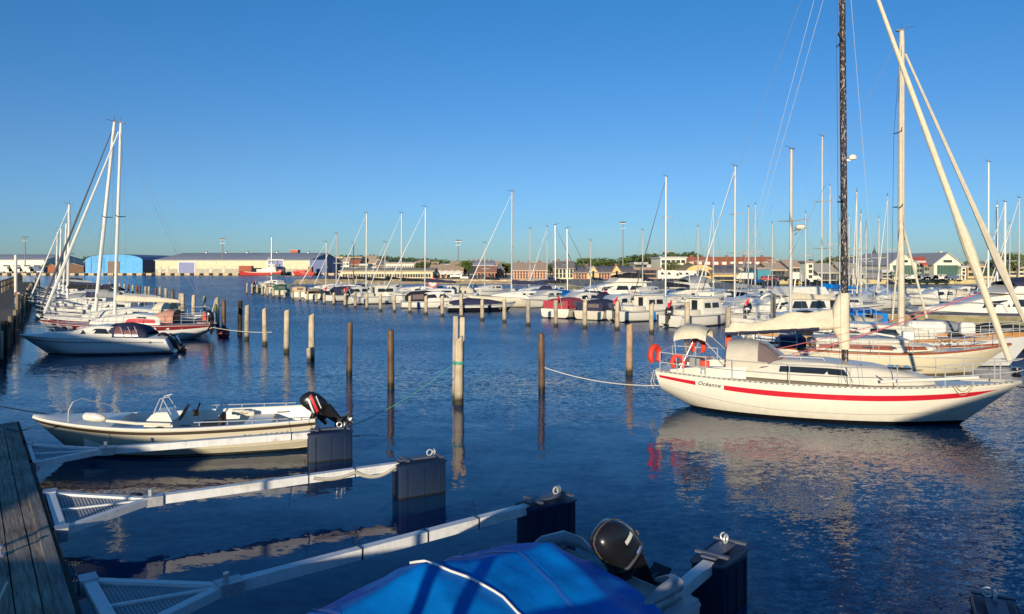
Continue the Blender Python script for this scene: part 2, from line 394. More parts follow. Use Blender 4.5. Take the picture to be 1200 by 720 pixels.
# ================================================================== SETTING: light, sky, camera, water
SUN_AZ = math.atan2(-.25, -.97); SUN_EL = R(9.5)
sc = bpy.context.scene
w = bpy.data.worlds.new('World'); sc.world = w; w.use_nodes = True
nt = w.node_tree; bg = nt.nodes['Background']
sky = nt.nodes.new('ShaderNodeTexSky'); sky.sky_type = 'NISHITA'; sky.sun_disc = False
sky.sun_elevation = SUN_EL; sky.sun_rotation = math.atan2(-.25, -.97)
sky.air_density = 1.0; sky.dust_density = .25; sky.ozone_density = 3.0
hs = nt.nodes.new('ShaderNodeHueSaturation'); hs.inputs['Saturation'].default_value = 1.12; hs.inputs['Value'].default_value = 1.4
nt.links.new(sky.outputs[0], hs.inputs['Color'])
wtc = nt.nodes.new('ShaderNodeTexCoord'); wsp = nt.nodes.new('ShaderNodeSeparateXYZ'); nt.links.new(wtc.outputs['Generated'], wsp.inputs[0])
wcr = nt.nodes.new('ShaderNodeValToRGB'); el = wcr.color_ramp.elements   # air tint by elevation: clear northern evening, deep blue
el[0].position = 0; el[0].color = (.314,.50,.93,1); el[1].position = .145; el[1].color = (.371,.486,.69,1)
for p_, c_ in ((.06,(.314,.476,.80,1)),(.36,(.264,.536,.72,1)),(1,(.243,.514,.72,1))): e_ = el.new(p_); e_.color = c_
nt.links.new(wsp.outputs['Z'], wcr.inputs['Fac'])
wmx = nt.nodes.new('ShaderNodeMix'); wmx.data_type = 'RGBA'; wmx.blend_type = 'MULTIPLY'; wmx.inputs['Factor'].default_value = 1
nt.links.new(hs.outputs[0], wmx.inputs['A']); nt.links.new(wcr.outputs[0], wmx.inputs['B']); nt.links.new(wmx.outputs['Result'], bg.inputs['Color'])
bg.inputs['Strength'].default_value = .15
sd = bpy.data.lights.new('sun', 'SUN'); sd.energy = 5.0; sd.angle = R(.5); sd.color = (1, .87, .65)
so = bpy.data.objects.new('sun', sd); C.objects.link(so)
to_sun = Vector((-.25, -.97, 0)).normalized()*math.cos(SUN_EL)+Vector((0,0,math.sin(SUN_EL)))
so.rotation_euler = (-to_sun).to_track_quat('-Z', 'Y').to_euler()
cd = bpy.data.cameras.new('camera'); cam = bpy.data.objects.new('camera', cd); C.objects.link(cam)
cam.location = (0, 0, H); cam.rotation_euler = (PI/2, 0, 0); cd.sensor_width = 36; cd.lens = F/1200*36
cd.shift_y = -48/1200; cd.clip_start = .1; cd.clip_end = 6000
sc.camera = cam
sc.view_settings.view_transform = 'Standard'; sc.view_settings.look = 'None'; sc.view_settings.exposure = 0
sc.render.engine = 'CYCLES'; sc.cycles.use_denoising = True
sc.cycles.max_bounces = 6; sc.cycles.caustics_reflective = False; sc.cycles.caustics_refractive = False

def water_mat():
    m = bpy.data.materials.new('harbour_water'); nt, N, L = nodes_of(m); b = N['Principled BSDF']
    b.inputs['Base Color'].default_value = (.006, .046, .115, 1); b.inputs['Roughness'].default_value = .05; b.inputs['IOR'].default_value = 1.333
    tc = N.new('ShaderNodeTexCoord'); sp = N.new('ShaderNodeSeparateXYZ'); L.new(tc.outputs['Object'], sp.inputs[0])
    def nz(scale, det, st, rot=0, rough=.5):
        mp = N.new('ShaderNodeMapping'); mp.inputs['Scale'].default_value = st; mp.inputs['Rotation'].default_value = (0,0,rot)
        L.new(tc.outputs['Object'], mp.inputs[0]); n = N.new('ShaderNodeTexNoise'); n.inputs['Scale'].default_value = scale
        n.inputs['Detail'].default_value = det; n.inputs['Roughness'].default_value = rough; L.new(mp.outputs[0], n.inputs['Vector']); return n.outputs['Fac']
    def math_(op, a, b_=None, c=None):
        n = N.new('ShaderNodeMath'); n.operation = op
        for i, v in enumerate((a, b_, c)):
            if v is None: continue
            if isinstance(v, (int, float)): n.inputs[i].default_value = v
            else: L.new(v, n.inputs[i])
        return n.outputs[0]
    def mr(v, a, b_, c, d, smooth=True):
        n = N.new('ShaderNodeMapRange'); n.interpolation_type = 'SMOOTHSTEP' if smooth else 'LINEAR'
        n.inputs['From Min'].default_value = a; n.inputs['From Max'].default_value = b_; n.inputs['To Min'].default_value = c; n.inputs['To Max'].default_value = d
        L.new(v, n.inputs['Value']); return n.outputs[0]
    # wind patches: calm close to the pontoon on the left, ruffled farther out and to the right
    far = mr(sp.outputs['Y'], 15, 26, 0, 1)
    ax = math_('MULTIPLY_ADD', sp.outputs['Y'], -.35, sp.outputs['X']); right = mr(ax, -3.5, 3.5, 0, .55)
    wind = math_('MAXIMUM', far, right)
    patch = mr(nz(.11, 2, (1, 1.6, 1), .5), .35, .65, .65, 1.15)
    lft = mr(math_('MULTIPLY_ADD', sp.outputs['Y'], .55, sp.outputs['X']), -2, 12, .25, 1)
    wind = math_('MULTIPLY', math_('MULTIPLY', wind, patch), lft)
    wind = math_('MULTIPLY', wind, mr(sp.outputs['Y'], 25, 80, 1, 2.4))
    def slope(scale, det, st, rot, ax_, ay_):
        mp = N.new('ShaderNodeMapping'); mp.inputs['Scale'].default_value = st; mp.inputs['Rotation'].default_value = (0,0,rot)
        L.new(tc.outputs['Object'], mp.inputs[0]); n = N.new('ShaderNodeTexNoise'); n.inputs['Scale'].default_value = scale
        n.inputs['Detail'].default_value = det; n.inputs['Roughness'].default_value = .55; L.new(mp.outputs[0], n.inputs['Vector'])
        q = N.new('ShaderNodeSeparateColor'); L.new(n.outputs['Color'], q.inputs[0])
        return (math_('MULTIPLY', math_('SUBTRACT', q.outputs[0], .5), ax_), math_('MULTIPLY', math_('SUBTRACT', q.outputs[1], .5), ay_))
    wv = lambda a, b_: math_('MULTIPLY_ADD', wind, a, b_)
    A_ = slope(.7, 2, (1, 1.9, 1), .25, wv(.05,.05), wv(.08,.10))
    B1 = slope(6.0, 3, (1, 1.7, 1), .30, wv(.50,.05), wv(.72,.10))
    C1 = slope(22.0, 2, (1, 1.5, 1), -.15, wv(.75,.015), wv(1.05,.03))
    sx = math_('ADD', A_[0], math_('ADD', B1[0], C1[0])); sy = math_('ADD', A_[1], math_('ADD', B1[1], C1[1]))
    # wind waves lean: their faces toward the near quay are the steeper ones
    lean = mr(sp.outputs['Y'], 16, 40, .15, .92)
    sy = math_('ADD', math_('MULTIPLY', sy, math_('SUBTRACT', 1, lean)), math_('MULTIPLY', math_('ABSOLUTE', sy), math_('MULTIPLY', lean, -1)))
    cb = N.new('ShaderNodeCombineXYZ'); L.new(sx, cb.inputs[0]); L.new(sy, cb.inputs[1]); cb.inputs[2].default_value = 1
    nn_ = N.new('ShaderNodeVectorMath'); nn_.operation = 'NORMALIZE'; L.new(cb.outputs[0], nn_.inputs[0]); L.new(nn_.outputs[0], b.inputs['Normal'])
    return m
mb = MB(); mb.add([(-2500,-60,0),(2500,-60,0),(2500,3500,0),(-2500,3500,0)], [(0,1,2,3)])
struct(mb.build('water', water_mat(), smooth=0))

# ------------------------------------------------------------------ the quay the photo is taken from, and unseen sheds added behind it for shade
quay_mat = mat('old_concrete', (.30,.28,.25), .9, var=.2, scale=1.5, bump=.4, bscale=8)
mb = MB(); mb.box((0,-19.5,.25), (160,41.5,2.8)); struct(mb.build('near_quay', quay_mat))
def shed(name, label, X0, X1, Y0, Y1, hs_, matw):
    t = thing(name, label, 'shed', ((X0+X1)/2, (Y0+Y1)/2, 1.75)); L_ = (X1-X0)/2; W_ = (Y1-Y0)/2
    mb = MB(); mb.add([(-L_,-W_,0),(L_,-W_,0),(L_,-W_,hs_[2]-1.75),(0,-W_,hs_[1]-1.75),(-L_,-W_,hs_[0]-1.75),(-L_,W_,0),(L_,W_,0),(L_,W_,hs_[2]-1.75),(0,W_,hs_[1]-1.75),(-L_,W_,hs_[0]-1.75)],
        [(0,1,2,3,4),(5,9,8,7,6),(0,5,6,1),(1,6,7,2),(0,4,9,5)]); mb.build('wall', matw, t)
    mb = MB(); o = .25
    for a, b_ in ((0,1),(1,2)):
        xs = (-L_-o if a == 0 else 0, 0 if a == 0 else L_+o)
        mb.add([(xs[0],-W_-o,hs_[a]-1.75),(xs[1],-W_-o,hs_[b_]-1.75),(xs[1],W_+o,hs_[b_]-1.75),(xs[0],W_+o,hs_[a]-1.75),
                (xs[0],-W_-o,hs_[a]-1.65),(xs[1],-W_-o,hs_[b_]-1.65),(xs[1],W_+o,hs_[b_]-1.65),(xs[0],W_+o,hs_[a]-1.65)],
               [(0,1,2,3),(4,7,6,5),(0,4,5,1),(2,6,7,3),(0,3,7,4),(1,5,6,2)])
    mb.build('roof', mat('shed_roof_felt', (.06,.06,.06), .9), t)
    mb = MB(); mb.box((0, W_+.03, 1.0), (1.6,.06,2.0) if hs_[0] > 3.9 else (.9,.06,1.5)); mb.build('door', mat('shed_door', (.12,.15,.12), .6), t)
redwall = mat('red_timber_wall', (.24,.05,.035), .8, var=.15, stretch=(6,6,1))
shed('shade_shed_tall', 'unseen tall shed behind the camera, added to shade the left-hand boats', -42, -22.6, -14, -5, (7.4,7.7,6.15), redwall)  # added out of view; its shadow falls on the left-hand boats
shed('shade_shed_low', 'unseen low shed behind the camera, added to shade the pontoon and motorboat bow', -22.3, -11.2, -10, -5, (3.9,4.1,3.45), redwall)  # added out of view; darkens the pontoon and motorboat bow
shed('shade_shed_right', 'unseen small shed behind the camera, added to shade the red-striped yacht bow', 3.3, 9.6, -9, -5, (3.7,4.75,3.7), redwall)  # added out of view; its gable slope shades the yacht bow

gr_ = thing('shadow_posts', 'unseen guard rail posts added on the near quay to streak the tarpaulin with shadow', 'guard rail', (0, 1.0, 1.65))  # added out of view; the posts throw shadow streaks on the tarpaulin
for xx, rr_ in ((-7.5,.04),(-6,.04),(-4.5,.04),(-3.0,.04),(-1.92,.05),(-1.60,.055),(0,.04),(1.5,.04),(3,.04),(4.5,.04)):
    mb = MB(); mb.tube([(xx,0,0),(xx,0,.75 if rr_ > .045 else .6)], rr_, 8); mb.build('post', galv, gr_)
# ------------------------------------------------------------------ floating pontoon, lower left
A = Vector((-3.88, 6.6, .5)); B_ = Vector((-9.85, 14.75, .5)); d = (B_-A).normalized(); nrm = Vector((-d.y, d.x, 0))
if nrm.x > 0: nrm = -nrm
A0 = A - d*4.6; L_p = (B_-A0).length
po = thing('floating_pontoon', 'grey plank floating pontoon in the lower left corner', 'pontoon', (A0.x, A0.y, 0), math.atan2(d.y, d.x))
# local: x along, y = left of travel ; boards run lengthways like in the photo
sgn = 1 if Vector((-d.y, d.x, 0)).dot(nrm) > 0 else -1
rr = random.Random(3)
y = .02; k = 0
while y < 3.2:
    wd = .205; x = -1.0 + rr.uniform(0, 1.5)-2.5
    mbk = MB()
    while x < L_p:
        l = rr.uniform(2.6, 3.9); x0 = max(x, -1.0); x1 = min(x+l, L_p)
        if x1 > x0: mbk.box(((x0+x1)/2, sgn*(y+wd/2), .475+rr.uniform(-.004,.004)), (x1-x0-.008, wd-.012, .05))
        x += l
    mbk.build('deck_board', plank_m, po); y += wd
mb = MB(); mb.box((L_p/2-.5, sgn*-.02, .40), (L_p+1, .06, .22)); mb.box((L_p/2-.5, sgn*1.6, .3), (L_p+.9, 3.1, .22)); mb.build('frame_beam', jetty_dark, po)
mb = MB(); mb.box((L_p/2-.5, sgn*.06, .508), (L_p+.9, .12, .02)); mb.build('edge_strip', woodmat('edge_board', (.13,.115,.10), (.38,.34,.29), wet=False, grain=(1.1,20,20)), po)
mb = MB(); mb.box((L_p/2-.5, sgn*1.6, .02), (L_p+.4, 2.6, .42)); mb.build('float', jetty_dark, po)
for xx in (6.6, 12.4):
    mb = MB(); mb.lathe([(.05,.50),(.05,.52),(.02,.53),(.02,.58),(.035,.59),(.03,.615),(0,.62)], (xx, sgn*.5, 0), 10); mb.build('mooring_stud', galv, po)

# ------------------------------------------------------------------ mooring booms
def boom(tip, flt, Aedge, Bedge, label, z=.45, fl=(.80,.34,.56), detail=True, fz=None, hose=False, ties=()):
    tip = Vector(tip+(z,)); flt = Vector(flt+(0,)); base = Vector((Aedge[0], Aedge[1], z)).lerp(Vector((Bedge[0], Bedge[1], z)), .5)
    t = thing('mooring_boom', label, 'mooring boom', (base.x, base.y, 0), 0, 'white mooring booms with navy floats')
    o = Vector((base.x, base.y, 0)); Aq = Vector((Aedge[0], Aedge[1], z))-o; Bq = Vector((Bedge[0], Bedge[1], z))-o; T = tip-o; Fp = flt-o
    u = (Vector((Fp.x, Fp.y, 0))-Vector((T.x, T.y, 0))).normalized(); n_ = Vector((-u.y, u.x, 0)); ang = math.atan2(u.y, u.x)
    mb = MB(); mb.beam(Aq, T, .075, .075); mb.beam(Bq, T, .10, .09); mb.beam(Aq.lerp(Bq, .5), T, .045, .05)
    mb.beam(Aq-(Bq-Aq)*.02, Bq+(Bq-Aq)*.02, .11, .09); mb.build('triangle_frame', white_pipe, t)
    # expanded-metal infill
    mb = MB(); N_ = 30; zz = Vector((0,0,.005))
    for i in range(1, N_):
        k = i/N_
        a = Aq.lerp(T, k)+zz; b = Bq.lerp(T, k)+zz; mb.beam(a, b, .010, .006)
        for sgn2 in (1,):
            p = Aq.lerp(Bq, k)+zz; q = p.lerp(T, .96); mb.beam(p, q, .010, .006)
    mb.build('grating', mat('grating_steel', (.40,.41,.42), .6, .2), t)
    mb = MB(); mb.box((T.x+u.x*.03, T.y+u.y*.03, z), (.24,.19,.13), ang); mb.tube([(T.x, T.y, z), (T.x, T.y, z+.15)], .03, 8); mb.build('bracket', galv, t)
    for e in (Aq, Bq): mb = MB(); mb.box((e.x, e.y, z-.02), (.16,.2,.16), ang); mb.build('bracket', galv, t)
    end = Vector((Fp.x, Fp.y, 0)) - u*(fl[0]/2-.05); zt = fl[2]-.06
    mb = MB(); mb.beam(Vector((T.x, T.y, z))+u*.1, Vector((end.x, end.y, zt-.02)), .115, .115); mb.build('arm', white_pipe, t)
    fb = MB(); fb.rbox((0,0,.13), (fl[0], fl[1], fl[2]+.26-.02), .045)
    for yy in (-1, 1):
        for xx in (-.3, 0, .3): fb.box((xx*fl[0]*1.1, yy*(fl[1]/2+.004), .12), (.03,.012,fl[2]+.1))
    fb.rbox((0,0,fl[2]-.055), (fl[0]+.03, fl[1]+.03, .045), .04)
    M = Matrix.Translation((Fp.x, Fp.y, 0)) @ Matrix.Rotation(ang, 4, 'Z')
    fo = fb.xf(M).build('float', navy_plastic, t)
    pb = MB(); pb.box((-.05,0,fl[2]+.012), (fl[0]*.75,.16,.02)); pb.box((-fl[0]*.3,0,fl[2]+.018), (.05,fl[1]+.0,.025)); pb.box((fl[0]*.40,0,fl[2]+.018), (.05,fl[1]+.0,.025)); pb.xf(M).build('top_plate', mat('dark_top_plate', (.12,.13,.17), .5, .3), fo)
    rb_ = MB(); rb_.torus((fl[0]*.22,0,fl[2]+.07), .045, .011, Matrix.Rotation(PI/2, 4, 'X')); rb_.torus((fl[0]*.34,.05,fl[2]+.06), .04, .010, Matrix.Rotation(PI/2, 4, 'Y')); rb_.xf(M).build('mooring_ring', steel, fo)
    for k in ties:
        p = Vector((T.x, T.y, z)).lerp(Vector((end.x, end.y, zt-.02)), k); tb = MB()
        tb.box((p.x, p.y, p.z), (.014,.13,.13), ang); tb.tube([p+Vector((0,0,.06)), p+Vector((-.02,.0,.16)), p+Vector((-.05,.02,.27))], .005, 4); tb.build('cable_tie', black_plastic, t)
    if hose:
        hb = MB(); p0 = Vector((T.x, T.y, z)).lerp(Vector((end.x, end.y, zt)), .62); p1 = Vector((T.x, T.y, z)).lerp(Vector((end.x, end.y, zt)), .80); p2 = Vector((T.x, T.y, z)).lerp(Vector((end.x, end.y, zt)), .985)
        s_ = n_*(-.07)
        hb.tube(sag(p0+s_, p1+s_, .05, 8), .028, 6); hb.tube(sag(p1+s_, p2+s_, .11, 10), .028, 6); hb.build('hose', mat('pale_hose', (.5,.46,.38), .7), t)
    return t
boom((-6.94,12.68), (-3.40,13.85), (-8.5,13.0), (-7.6,11.76), 'farthest mooring boom, in front of the open motorboat', ties=(.9,))
boom((-4.86,9.98), (-1.47,11.75), (-6.37,10.23), (-5.35,8.81), 'mooring boom with a pale hose slung under its outer end', hose=True, ties=(.6,.8))
boom((-2.80,7.27), (.45,9.70), (-4.22,7.39), (-3.3,6.25), 'mooring boom running behind the blue tarpaulin boat', ties=(.38,.60,.79), fl=(.74,.36,.57))
boom((-.2,4.75), (2.2,7.85), (-1.6,4.7), (-.5,3.8), 'mooring boom at the bottom right of the tarpaulin boat, ending at a dark float', fl=(.70,.36,.60))
boom((2.6,3.2), (4.22,6.45), (1.5,2.9), (2.9,2.3), 'mooring boom whose float just shows at the bottom edge right of the middle', fl=(.74,.34,.60))

# ------------------------------------------------------------------ open motorboat at the pontoon
st = Vector((-3.98, 15.20)); bw = Vector((-9.15, 14.15)); hd = (bw-st); Lm = hd.length
mt = thing('open_motorboat', 'cream open motorboat with a steering console and a black outboard striped in red', 'motorboat', (st.x, st.y, 0), math.atan2(hd.y, hd.x))
# local +y = left of heading = toward the camera side? heading -x -> left is -Y (camera side)
PR = ([1,.975,.95,.95,.90,.90,.80,.80,.5,0], [0,.14,.28,.30,.44,.46,.62,.64,.84,1])
fm = hull_fn(Lm, 1.95, (.60,.55,.72), T=.28, ws=.86, tm=.40, rb=.78, rs=-.06, zk0=-.18, zk1=-.05, prof=PR, flare=.45, pw=.72, ta=.2, tb=.55)
hm = hull_mesh(fm, 30, PR); hm.build('hull', M_hull, mt, smooth=28)
inner = hull_fn(Lm, 1.9, (.64,.60,.80), T=.28, ws=.86, tm=.40, rb=.78, prof=PR, flare=.3, pw=.72)
def gunwale(f, parent, m, w=.11, h=.035, t0=0, t1=.995, n=28):
    mb = MB()
    for s in (-1, 1):
        def P(u, q):
            p = f(lerp(t0, t1, u), 0); y_ = max(p.y + (.015 if q < .5 else -w), .0)
            zz = p.z + (h if 0.1 < q < .9 else 0)
            return (p.x, s*max(0, p.y+.015 - q*(w+.015)), zz)
        mb.sheet(P, n, 5)
    return mb.build('gunwale', m, parent)
gunwale(fm, mt, white)
# inner liner: sides and floor; fore deck
mb = MB()
for s in (-1, 1):
    def P(u, q):
        t = lerp(.025, .80, u); p = f_ = fm(t, 0); yi = max(.05, p.y-.11)
        yb = yi*.90
        return (p.x, s*lerp(yi, yb, q), lerp(p.z+.0, .20, q))
    mb.sheet(P, 24, 3)
mb.sheet(lambda u, q: (fm(lerp(.025,.80,u),0).x, lerp(-1,1,q)*max(.05, fm(lerp(.025,.80,u),0).y-.11)*.9, .20), 24, 4)
mb.sheet(lambda u, q: (.12, lerp(-1,1,q)*.70, lerp(.2,.62,u)), 2, 2)
mb.build('cockpit_liner', white, mt)
mb = MB(); mb.sheet(lambda u, q: (fm(lerp(.70,.995,u),0).x, lerp(-1,1,q)*max(.0, fm(lerp(.70,.995,u),0).y-.02), fm(lerp(.70,.995,u),0).z+.03+.03*(1-(2*q-1)**2)), 12, 6)
mb.sheet(lambda u, q: (fm(.70,0).x, lerp(-1,1,q)*(fm(.70,0).y-.02), lerp(.2, fm(.70,0).z+.03+.03*(1-(2*q-1)**2), u)), 1, 6)
mb.build('fore_deck', white, mt)
mb = MB(); strip(mb, fm, 0, .998, .03, .10, .018, -1, 40); strip(mb, fm, 0, .998, .03, .10, .018, 1, 40); mb.build('rub_rail', mat('brown_rub_rail', (.05,.03,.02), .6), mt)
# thwart boxes
mb = MB(); mb.rbox((1.15,0,.34), (.5,1.35,.30), .04); mb.build('aft_bench', white, mt)
mb = MB(); mb.rbox((3.45,0,.33), (.5,1.1,.28), .04); mb.build('bow_locker', white, mt)
# console on the near side with wheel, screen rail
cx, cy = 2.92, .18
con = MB(); con.loft([[Vector((cx+a*l-sh, cy+b*w_, z_)) for a, b in ((-1,-1),(1,-1),(1,1),(-1,1))] for z_, l, w_, sh in ((.2,.28,.30,0),(.62,.25,.29,0),(.76,.15,.28,.03),(.80,.10,.26,.05))]); co = con.build('console', white, mt, smooth=20)
mb = MB(); mb.loft([[Vector((cx-.02+.13*math.cos(a), cy+.302, .47+.075*math.sin(a))) for a in [2*PI*k/16 for k in range(16)]], [Vector((cx-.02+.13*math.cos(a), cy+.308, .47+.075*math.sin(a))) for a in [2*PI*k/16 for k in range(16)]]]); mb.build('hatch', black_rubber, co)
mb = MB(); mb.torus((0,0,0), .17, .017); mb.tube([(-.16,0,0),(.16,0,0)], .012, 6); mb.tube([(0,-.16,0),(0,.16,0)], .012, 6); mb.xf(Matrix.Translation((cx-.40, cy, .74)) @ Matrix.Rotation(R(62), 4, 'Y')); mb.build('steering_wheel', black_plastic, co)
mb = MB()
for yy in (-.24, .24): mb.tube([(cx+.15, cy+yy, .62),(cx+.06, cy+yy*.85, .88),(cx-.0, cy+yy*.7, 1.04),(cx-.16, cy+yy*.62, 1.08)], .010, 6)
mb.tube([(cx-.16, cy-.15, 1.08),(cx-.16, cy+.15, 1.08)], .010, 6); mb.tube([(cx-.22, cy-.24, .75),(cx-.05, cy-.19, 1.06)], .009, 6); mb.tube([(cx-.22, cy+.24, .75),(cx-.05, cy+.19, 1.06)], .009, 6)
mb.build('windscreen_rail', steel, co)
mb = MB(); mb.rbox((2.05, -.05, .42), (.42,.5,.12), .04); mb.rbox((1.86,-.05,.52), (.09,.5,.22), .03); mb.box((2.05,-.05,.3), (.2,.2,.2)); mb.build('helm_seat', black_rubber, mt)
mb = MB(); mb.tube([(2.35,-.2,.72),(2.3,-.2,.86)], .018, 6); mb.rbox((2.38,-.2,.66),(.12,.1,.14),.02); mb.build('throttle_lever', black_plastic, mt)
mb = MB()
for k in range(3): mb.rbox((1.45+.09*k, -.62, .52+.02*k), (.28,.12,.1), .03)
mb.build('seat_cushion', cream, mt)
# bow hoop rail and bow fender
mb = MB(); y0 = .36
mb.tube([(4.50,.42,.68),(4.49,.42,.90),(4.44,.36,1.04),(4.34,.22,1.08),(3.98,-.25,.86),(3.86,-.50,.66)], .013, 8); mb.build('bow_rail', steel, mt)
mb = MB(); mb.tube([(4.20,.52,.80),(4.15,.56,.80),(3.98,.62,.79),(3.84,.66,.77),(3.78,.67,.76)], [.03,.075,.085,.07,.03], 10); mb.build('fender', white, mt)
mb = MB(); mb.tube([(3.76,.69,.73),(3.2,.82,.68),(2.6,.88,.65)], .028, 8); mb.build('side_fender_roll', cream, mt)
mb = MB()
for s in (1, -1):
    mb = MB()
    for xs in (.7, 1.15, 1.6, 2.1): mb.tube([(xs, s*.88, .60),(xs, s*.88, .67)], .011, 6)
    mb.tube([(.5, s*.86, .665),(1.2,s*.88,.665),(2.2, s*.88, .67)], .011, 6); mb.build('grab_rail', galv, mt)
for xs in (.75, 1.6):
    mb = MB(); mb.tube([(xs-.12,-.762,.50),(xs-.09,-.735,.50),(xs+.09,-.735,.50),(xs+.12,-.762,.50)], .014, 6); mb.build('grab_handle', black_plastic, mt)
decal_w = mat('white_decal', (.75,.75,.75), .4, var=.02); decal_r = mat('red_decal', (.65,.03,.03), .4, var=.02)
outboard(mt, -.12, 0, .66, .82, R(46), None, ((decal_w,.12,.44,-.15,-.10,.16),(decal_r,.08,.50,-.06,.01,.18),(decal_w,.08,.38,.06,.085,.13)))
# registration lettering near the stern, unreadable in the photo: short plain dashes of the same size
mb = MB()
for k in range(9):
    if k == 6: continue
    p = fm(.10+.018*k, .2); mb.box((p.x, p.y+.012, p.z), (.035,.004,.03 if k % 2 else .04))
mb.build('registration_mark', mat('grey_decal', (.25,.23,.2), .6), mt)

# ------------------------------------------------------------------ boat under blue tarpaulin
ang = R(219); sp_ = Vector((1.10, 7.50)); Lt = 4.9
tb_ = thing('covered_boat', 'boat under a bright blue tarpaulin with a black outboard, bottom edge of the photo', 'boat', (sp_.x, sp_.y, 0), ang)
ft = hull_fn(Lt, 2.25, (.52,.54,.70), T=.25, ws=.86, tm=.30, rb=.7, rs=-.05, zk0=-.18, prof=CHINE, flare=.4, pw=.95)
hull_mesh(ft, 24, CHINE).build('hull', W_hull, tb_, smooth=30)
grey_g = mat('grey_gelcoat', (.33,.34,.36), .4, var=.1)  # plain grey gelcoat for gunwale and stern quarters
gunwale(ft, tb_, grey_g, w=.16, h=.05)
mb = MB()
for s in (-1, 1):
    mb.sheet(lambda u, q: (lerp(.02,1.4,u), s*(ft(lerp(.02,1.4,u)/Lt,0).y-.15)*lerp(1,.92,q), lerp(.54,.18,q)), 8, 3)
mb.sheet(lambda u, q: (lerp(.02,1.4,u), lerp(-1,1,q)*.74, .18), 8, 3); mb.sheet(lambda u, q: (.30, lerp(-1,1,q)*.8, lerp(.18,.52,u)), 2, 3)
mb.sheet(lambda u, q: (lerp(.0,.30,u), lerp(-1,1,q)*.8, .50), 2, 3)
mb.build('cockpit_liner', mat('weathered_liner', (.40,.38,.34), .7, var=.3, scale=3), tb_)
for s in (-1, 1):   # raised stern quarters
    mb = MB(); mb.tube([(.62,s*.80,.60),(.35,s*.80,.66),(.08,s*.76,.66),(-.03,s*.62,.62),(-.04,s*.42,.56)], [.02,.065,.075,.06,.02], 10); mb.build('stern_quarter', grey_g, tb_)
def ridge(x):   # tarp ridge height
    K_ = ((.3,.70),(.95,1.04),(2.35,1.20),(3.3,1.0),(5.0,.74))
    for a, b in zip(K_, K_[1:]):
        if x <= b[0]: k = (x-a[0])/(b[0]-a[0]); return lerp(a[1], b[1], k)-.05*4*k*(1-k)
    return .68
nn = noise.noise
def tarp(u, q):
    x = lerp(.42+.42*(2*q-1)**2*(1 if q < .5 else .35), Lt-.05, u); p = ft(min(1, x/Lt), 0); s = 2*q-1; e = abs(s)
    wdt = p.y+.05
    zr = ridge(x); ze = p.z-.16
    prof = (1-e**1.55)
    if e > .93: zz = lerp(p.z+.05, ze, (e-.93)/.07); yy = s/e*wdt
    else:
        k = e/.93; zz = lerp(zr, p.z+.06, .75*k**1.05+.25*k*k); yy = math.copysign(k*wdt, s)
    f_ = .022*nn(Vector((x*2.1, yy*3.2, 1)))+.012*nn(Vector((x*6+yy*4, yy*7-x*2, 4))) - .028*abs(math.sin((x+ .5*yy)*4.2))*(e*(1-e)*3) + .012*math.sin((x*1.4-yy*2.2)*5+2*nn(Vector((x,yy,3))))*e
    return (x, yy, zz+f_)
mb = MB(); mb.sheet(tarp, 70, 44); to = mb.build('tarpaulin', canvas_blue, tb_, smooth=80)
def on_tarp(x, q, up=.012):
    e0 = .42+.42*(2*q-1)**2*(1 if q < .5 else .35); u = (x-e0)/(Lt-.05-e0); p = tarp(max(0,u), q); return Vector((p[0], p[1], p[2]+up))
mb = MB(); mb.tube([on_tarp(2.35-.85*i/16+.07*math.sin(i*.7), .42+.53*(i/16)) for i in range(17)], .011, 6); mb.build('tie_rope', white, to)
mb = MB(); mb.tube([on_tarp(2.55+.02*i, .70+.2*(i/10)) for i in range(11)], .011, 6); mb.build('tie_rope', white, to)
for xs in [.75+.42*i for i in range(9)]:
    for q_ in (.045, .955):
        p = on_tarp(xs, q_, .01); e_ = MB(); e_.torus(p, .018, .006, Matrix.Rotation(PI/2, 4, 'X')); e_.build('eyelet', galv, to)
        e_ = MB(); e_.tube([p, p+Vector((.02, math.copysign(.03, p.y), -.12)), p+Vector((.06, math.copysign(.01, p.y), -.28))], .005, 4); e_.build('tie_cord', rope_white, to)
for xs in (1.35, 3.1):
    mb = MB(); mb.sheet(lambda u, q: tuple(on_tarp(xs+.05*(q-.5), .06+.88*u, .006)), 40, 2); mb.build('seam', mat('tarp_seam', (.02,.14,.50), .5), to)
outboard(tb_, -.06, .05, .62, .92, R(36), None, ((mat('sticker_white', (.7,.68,.62), .5, var=.02), .36, .41, -.02, .12, 0),(mat('sticker_blue', (.25,.35,.7), .5, var=.02), .14,.18,.04,.13,0)))
mb = MB(); mb.tube([(.45,-.5,.56),(.6,-.2,.45),(.55,.2,.42),(.25,.12,.6)], .02, 6); mb.build('fuel_hose', black_rubber, tb_)

